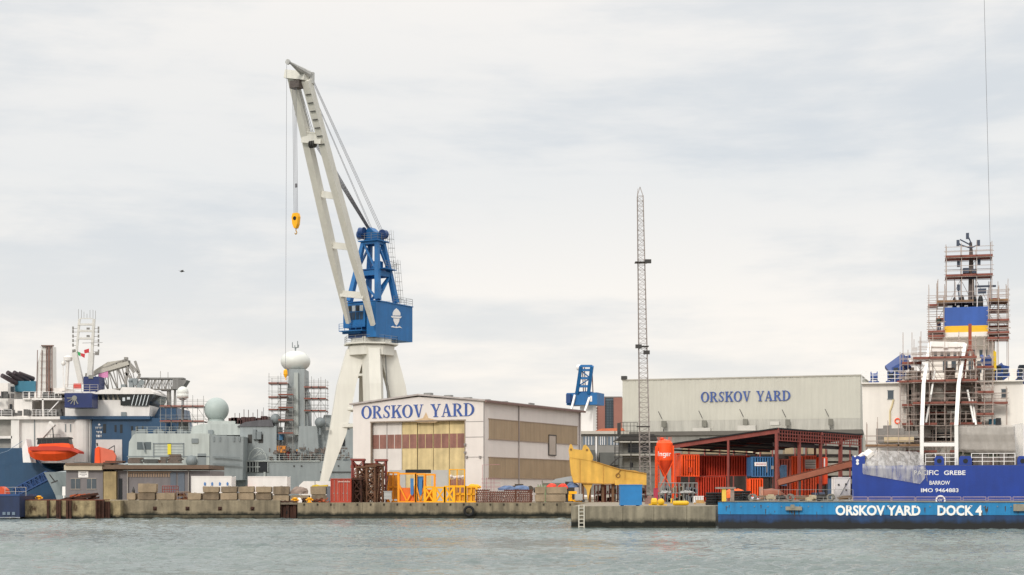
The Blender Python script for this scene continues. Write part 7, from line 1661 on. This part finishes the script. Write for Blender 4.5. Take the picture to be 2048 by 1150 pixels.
# white A-frame over the stern
af = M('A frame white', '#eeebe6', .4, .04, .5)
zlowL = t.p(1845, 930, 2)
for pts in (((1843.5, 930), (1844, 850), (1847, 770), (1860, 688)), ((1913, 930), (1912.5, 850), (1917, 770), (1930, 690))):
    v = [t.p(a, b, y) for (a, b), y in zip(pts, (2, 2, 3, 6))]; m = MB().bar(v[0], v[1], .34, .45).bar(v[1]-(v[2]-v[1]).normalized()*.1, v[2], .36, .5).bar(v[2]-(v[3]-v[2]).normalized()*.1, v[3], .32, .45); t.part('frame_leg', m, af)
m = MB().bar(t.p(1860, 688, 6), t.p(1930, 690, 6), .4, .5, side=(0, 1, 0)).bar(t.p(1845, 889, 2), t.p(1912, 889, 2), .35, .35, side=(0, 1, 0)).r(t, 1887, 684, 1896, 696, 5.6, 6.6).r(t, 1908, 686, 1915, 694, 5.6, 6.6).bar(t.p(1862, 700, 6), t.p(1926, 700, 6), .2, .3, side=(0, 1, 0))
for a, b, c_, d in ((1852, 845, 1862, 790), (1862, 790, 1870, 740), (1948, 845, 1935, 780), (1952, 850, 1945, 800)): m.tube(t.p(a, b, 4), t.p(c_, d, 5), .10, 6)
t.part('frame_beam', m, af)
m = MB().bar(t.p(1940, 700, 7), t.p(1940, 648, 7), .3, .35); 
for a in (1929, 1950): m.bar(t.p(1940, 690, 7), t.p(a, 722, 7), .25)
m.bar(t.p(1932, 716, 7), t.p(1926, 768, 7), .18).bar(t.p(1948, 716, 7), t.p(1955, 768, 7), .18); t.part('rust_derrick', m, M('derrick red brown', '#9a4a35', .7, .15, 1))

def blob_crane(px0, py0, px1, py1, y, label, bars):
    tt = T((px0+px1)/2, 150, 0, SR); tt.loc = P.loc+Matrix.Rotation(P.rz, 3, 'Z') @ Vector((P.p((px0+px1)/2, 765, y).x, y, zrl)); tt.thing('deck_crane', label, 'deck crane', 'folded blue deck cranes on the ship')
    m = MB()
    for a, b, c_, d, w in bars: m.bar(tt.p(a, b, 0), tt.p(c_, d, .3), w, w*.9)
    tt.part('boom', m, dcb); m = MB().bar(tt.p((px0+px1)/2, 768, 0), tt.p((px0+px1)/2, 745, 0), .7); tt.part('pedestal', m, dcb); m = MB(); rnd = random.Random(int(px0))
    for k in range(6): p = tt.p(rnd.uniform(px0, px1), rnd.uniform(735, 762), -.2); m.box(p.x-.25, p.x+.2, -.5, .2, p.z-.2, p.z+.25)
    tt.part('hydraulics', m, M('dark hydraulics', '#27313f', .5, .3, 2)); return tt
dcb = M('deck crane blue', '#28488a', .45, .15, 1)
blob_crane(1774, 712, 1818, 765, SY+1, 'folded blue deck crane at the left edge of the upper deck', [(1776, 742, 1812, 716, 1.0), (1786, 745, 1817, 728, 1.0), (1780, 760, 1800, 735, .6), (1808, 716, 1820, 713, .3)])
blob_crane(1968, 708, 2014, 765, SY+1, 'folded blue deck crane right of the white frame', [(1970, 716, 1988, 745, 1.0), (1995, 733, 2012, 755, 1.0), (2000, 735, 2015, 738, .6), (1968, 718, 1962, 712, .3)])
tt = blob_crane(2038, 738, 2050, 765, SY+1, 'small blue winch crane at the right frame edge', [(2040, 740, 2049, 752, .7)])
for i, (px, lab) in enumerate(((1748, 'blue winch drum furthest left on the white upper deck'), (1782, 'blue winch drum below the left deck crane'), (1804, 'blue winch drum with red base beside the left deck crane'), (1979, 'blue winch drum with red base on the right upper deck'), (2042, 'blue winch drum at the right end of the upper deck'))):
    tt = T(px, 150, 0, SR); tt.loc = P.loc+Matrix.Rotation(P.rz, 3, 'Z') @ Vector((P.p(px, 765, SY+1).x, SY+.6, zrl)); tt.thing('winch', lab, 'winch', 'blue winches on the upper deck')
    tt.part('drum', MB().lathe((-.35, .3, .65), [(.2, 0), (.55, .02), (.55, .1), (.35, .12), (.35, .6), (.55, .62), (.55, .7), (.2, .72)], 14, 'x'), dcb); tt.part('base', MB().box(-.5, .5, 0, .6, 0, .2), M('winch base red', '#9a3438', .6) if i in (2, 3) else dcb)
tt = T(1988, 150, 0, SR); tt.loc = P.loc+Matrix.Rotation(P.rz, 3, 'Z') @ Vector((P.p(1988, 765, SY).x, SY-.2, 0)); zz1, zz2 = tt.p(1988, 704, 0).z, tt.p(1988, 742, 0).z
tt.solo('yellow_sling', 'yellow lifting sling hanging from the thin crane wire at the right', 'sling', MB().poly([(-.22, zz2+.1), (0, zz2), (.22, zz2+.1), (.2, zz1), (0, zz1+.15), (-.2, zz1)], 0, .25).tube((0, .1, zz2-1.2), (0, .1, zz2), .04, 4), M('sling yellow', '#e0b818', .6, .1, 2))
tt = T(1983, 152, 0); m = MB().tube(tt.p(1983, 600, 0), tt.p(1967, -60, 0), .022, 4); tt.solo('hoist_wire', 'thin crane wire rising out of the frame top above the ship mast', 'wire', m, wire)
# scaffolds round the ship
def sc(label, a, b, y, lv, depth, base, step=1.6, bm=None, skip=0, top=1.1): scaffold(label, a, b, 0, lv, depth=depth, base=base, step=step, frame=P, y0=y, bm=bm, skip=skip, toprail=top, group='scaffolds round the ships', r=.042, pole=M('scaffold tube', '#aa9a90', .5, .2, 3))
sc('top scaffold cage round the ship mast, two boarded lifts', 1893, 1984, SY+7.6, (515, 553), 2.8, 613, 1.5)
sc('wide guard rail platform above the blue funnel', 1876, 2016, SY+6.5, (605,), 3.5, 612, 1.7, bm=plank2, skip=.3, top=1.9)
sc('scaffold at the left side of the funnel', 1858, 1888, SY+5, (665, 674), 2.6, 700, 1.1, top=3.2)
sc('scaffold at the right side of the funnel', 1977, 2017, SY+5, (642, 667, 678), 2.6, 768, 1.2, top=2.6)
sc('scaffold tower behind the white frame, upper centre', 1828, 1952, 4.2, (718, 764, 808), 2.0, 850, 1.5)
sc('lower centre scaffold between the two white accommodation blocks', 1813, 1962, 5.0, (850, 905), 1.6, 928, 1.4, skip=.35)
sc('deep inner scaffold behind the upper boards of the white frame', 1840, 1944, 6.6, (704, 742, 786, 828, 868), 1.6, 925, 1.2, skip=.75)
sc('scaffold at the right of the white frame, four short lifts', 1952, 1986, 4.6, (736, 786, 830, 872), 1.4, 925, .9, skip=.2, top=2.4)
sc('scaffold at the left of the white frame up to the funnel', 1806, 1842, 6.0, (728, 765, 812, 850), 1.6, 925, 1.0, skip=.2, top=2.4)
sc('thin outer scaffold cage left of the funnel and mast base', 1858, 1890, SY+7.5, (612, 640), 2.0, 665, .8, skip=.4, top=1.8)
sc('thin outer scaffold cage right of the funnel and mast base', 1980, 2016, SY+8, (600, 622, 655), 2.0, 680, .8, skip=.3, top=1.4)
sc('scaffold outrigger in front of the right accommodation block', 1955, 2014, 5.4, (808,), 1.3, 850, 1.3)
sc('left deck edge scaffold with timber boards above the plastic sheet', 1733, 1840, 3.2, (893,), 2.2, 931, 1.0, bm=plank2, top=2.1)
sc('scaffold bay rising left of the white frame', 1800, 1832, SY-1.6, (765,), 1.2, 860, .9, top=2.6)
# covered crates and plastic sheets
tt = T(1770, 150, 0, SR); tt.loc = P.loc; m = MB()
m.r(P, 1752, 857, 1808, 886, 3.6, 5.2).r(P, 1766, 851, 1783, 858, 3.7, 5); m.r(P, 1808, 862, 1836, 876, 3.7, 5)
tt.thing('covered_crate', 'grey tarpaulin covered crate on the left deck scaffold', 'covered crate'); tt.part('tarpaulin', m, M('grey cover', '#86817c', .8, .15, 2, bump=.8)); tt.part('boards', MB().r(P, 1768, 874, 1828, 884, 3.3, 3.55), M('pale board', '#cbb795', .7, .1, 2))
pl = M('translucent plastic', '#c3c0bf', .35, .12, 1.5, bump=.3, alpha=.5)
nt_ = pl.node_tree; bs_ = nt_.nodes['Principled BSDF']; g_ = N(nt_, 'ShaderNodeNewGeometry'); mp_ = N(nt_, 'ShaderNodeMapping'); mp_.inputs['Rotation'].default_value = (0, R(35), 0); mp_.inputs['Scale'].default_value = (2.4, 1, .35)
nn_ = N(nt_, 'ShaderNodeTexNoise'); nn_.inputs['Scale'].default_value = 1.1; nn_.inputs['Detail'].default_value = 4; nn_.inputs['Distortion'].default_value = .6; mr_ = N(nt_, 'ShaderNodeMapRange'); mr_.inputs[1].default_value = .4; mr_.inputs[2].default_value = .62; mr_.inputs[3].default_value = .30; mr_.inputs[4].default_value = .66
nt_.links.new(g_.outputs['Position'], mp_.inputs[0]); nt_.links.new(mp_.outputs[0], nn_.inputs['Vector']); nt_.links.new(nn_.outputs['Fac'], mr_.inputs[0]); nt_.links.new(mr_.outputs[0], bs_.inputs['Alpha'])
def sheet(pts_rows, label, name='plastic_sheet', seed=1, mat=pl, amp=.12):
    pts_rows = finer(pts_rows); rnd = random.Random(seed); vs = []; nu = 90; nvv = len(pts_rows); m = MB()
    for (l, r_, y) in pts_rows:
        for i in range(nu+1):
            f_ = i/nu; a = l[0]+(r_[0]-l[0])*f_; b = l[1]+(r_[1]-l[1])*f_; k = math.sin(f_*17+seed+b*.06)*.5+math.sin(f_*39+seed*2-b*.11)*.3+math.sin(f_*71+b*.05)*.15; vs.append(P.p(a, b, y-amp*(.5+.5*k)))
    n0_ = len(vs); m.add(vs, [(j*(nu+1)+i, j*(nu+1)+i+1, (j+1)*(nu+1)+i+1, (j+1)*(nu+1)+i) for j in range(nvv-1) for i in range(nu)])
    tt = T(1800, 150, 0, SR); tt.loc = P.loc; return tt.solo(name, label, 'plastic sheet', m, mat, group='plastic sheets on the ship', smooth=True)
def finer(rows, k=6):
    o_ = []
    for r0, r1 in zip(rows, rows[1:]):
        for j in range(k): u = j/k; o_.append(tuple(tuple(x*(1-u)+y*u for x, y in zip(p0, p1)) if isinstance(p0, tuple) else p0*(1-u)+p1*u for p0, p1 in zip(r0, r1)))
    return o_+[rows[-1]]
sheet([((1729, 900), (1832, 903), 2.6), ((1727, 912), (1840, 912), 1.4), ((1725, 926), (1847, 928), .1), ((1725, 936), (1851, 938), -.06), ((1725, 944), (1850, 956), -.07), ((1726, 948), (1840, 968), -.08)], 'pale plastic sheet draped over the stern edge and part of the name', amp=.10)
sheet([((1832, 903), (1842, 905), 1.5), ((1846, 930), (1850, 930), -.1), ((1850, 938), (1853, 939), -.08), ((1853, 960), (1856, 966), -.08)], 'narrow twisted tail of plastic sheet hanging over the ship name', seed=4, amp=.06)
m = MB(); plw = M('plastic wrapping', '#b5aea6', .4, .12, 1.2, bump=.4, alpha=.72)
sheet([((1920, 850), (2024, 850), 4.6), ((1916, 853), (2027, 852), 3.45), ((1915, 868), (2029, 870), 3.35), ((1916, 884), (2030, 884), 3.4), ((1917, 899), (2031, 901), 3.35), ((1925, 905), (2033, 909), 3.55), ((1940, 908), (2030, 912), 4.2)], 'wrinkled plastic wrapping round the crate on the right stern deck', seed=7, mat=plw, amp=.10)
sheet([((2024, 850), (2046, 846), 3.3), ((2028, 866), (2052, 870), 3.2), ((2030, 885), (2055, 890), 3.2), ((2032, 912), (2056, 912), 3.4)], 'loose plastic sheet at the right edge of the stern deck', seed=9, amp=.12)
tt = T(1970, 150, 0, SR); tt.loc = P.loc; tt.thing('wrapped_crate', 'big crate under plastic wrapping on the right stern deck', 'crate'); tt.part('crate', MB().r(P, 1918, 854, 2030, 903, 3.7, 6.5), M('crate beige grey', '#a79c90', .7, .15, 1)); m = MB()
for a in range(1925, 2030, 17): m.r(P, a, 853, a+2, 930, 3.55, 3.69)
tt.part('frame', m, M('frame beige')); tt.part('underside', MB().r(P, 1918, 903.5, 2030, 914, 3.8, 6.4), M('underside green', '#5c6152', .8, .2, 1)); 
for i, (a, b, c_, d, col, lab) in enumerate(((1978, 838, 1991, 850, '#2f6d86', 'teal control box above the wrapped crate'), (1992, 836, 2002, 850, '#20242a', 'black control box above the wrapped crate'))):
    tt = T((a+c_)/2, 150, 0, SR); tt.loc = P.loc; tt.solo('control_box', lab, 'control box', MB().r(P, a, b, c_, d, SY-.8, SY-.1).r(P, a+2, b+2, c_-2, b+5, SY-.84, SY-.803).r(P, a+1, d, a+2, 856, SY-.7, SY-.6).r(P, c_-2, d, c_-1, 856, SY-.7, SY-.6), M('box '+col, col, .5, .2, 3))
py_ = HZ-(zt0+.05-EYE)*F/156
person(P, 1962, 0, 0, 'x', navyc, navyc) if False else None
zu = zrl
def pers_on_ship(px, y, z, *a, **k):
    v = P.p(px, 800, y); row = HZ-(z-EYE)*F/(P.loc+Matrix.Rotation(P.rz, 3, 'Z') @ Vector((v.x, y, 0))).y; return person(P, px, row, y, *a, **k)
pers_on_ship(1878, SY+6.2, P.p(1880, 665, SY+5).z+.08, 'worker in dark clothing on the scaffold left of the blue funnel', M('dark green jacket', '#3c453c', .8), navyc, 30)
# bird
t = T(365, 120, 0); c = t.p(365, 543, 0); t.loc = Vector((t.loc.x, 120, c.z)); m = MB()
m.lathe((-.12, 0, 0), [(.005, -.1), (.03, -.04), (.045, .04), (.04, .14), (.02, .24), (.005, .3)], 10, 'x'); bd = t.thing('gull', 'small dark gull gliding in the sky left of the tall crane', 'bird'); t.part('body', m, M('gull grey', '#4a4744', .8)); 
for s_ in (-1, 1): t.part('wing', MB().add([(-.06, .0, .02), (.08, .0, .02), (.02, s_*.28, .10+.05*s_), (-.08, s_*.26, .10+.05*s_), (-.2, s_*.55, -.02), (-.06, 0, .03), (.08, 0, .03), (.02, s_*.28, .11+.05*s_), (-.08, s_*.26, .11+.05*s_), (-.2, s_*.55, -.01)], [(0, 1, 2, 3), (3, 2, 4), (5, 8, 7, 6), (8, 9, 7), (0, 3, 8, 5), (1, 6, 7, 2), (2, 7, 9, 4), (3, 4, 9, 8)]), M('gull grey'))
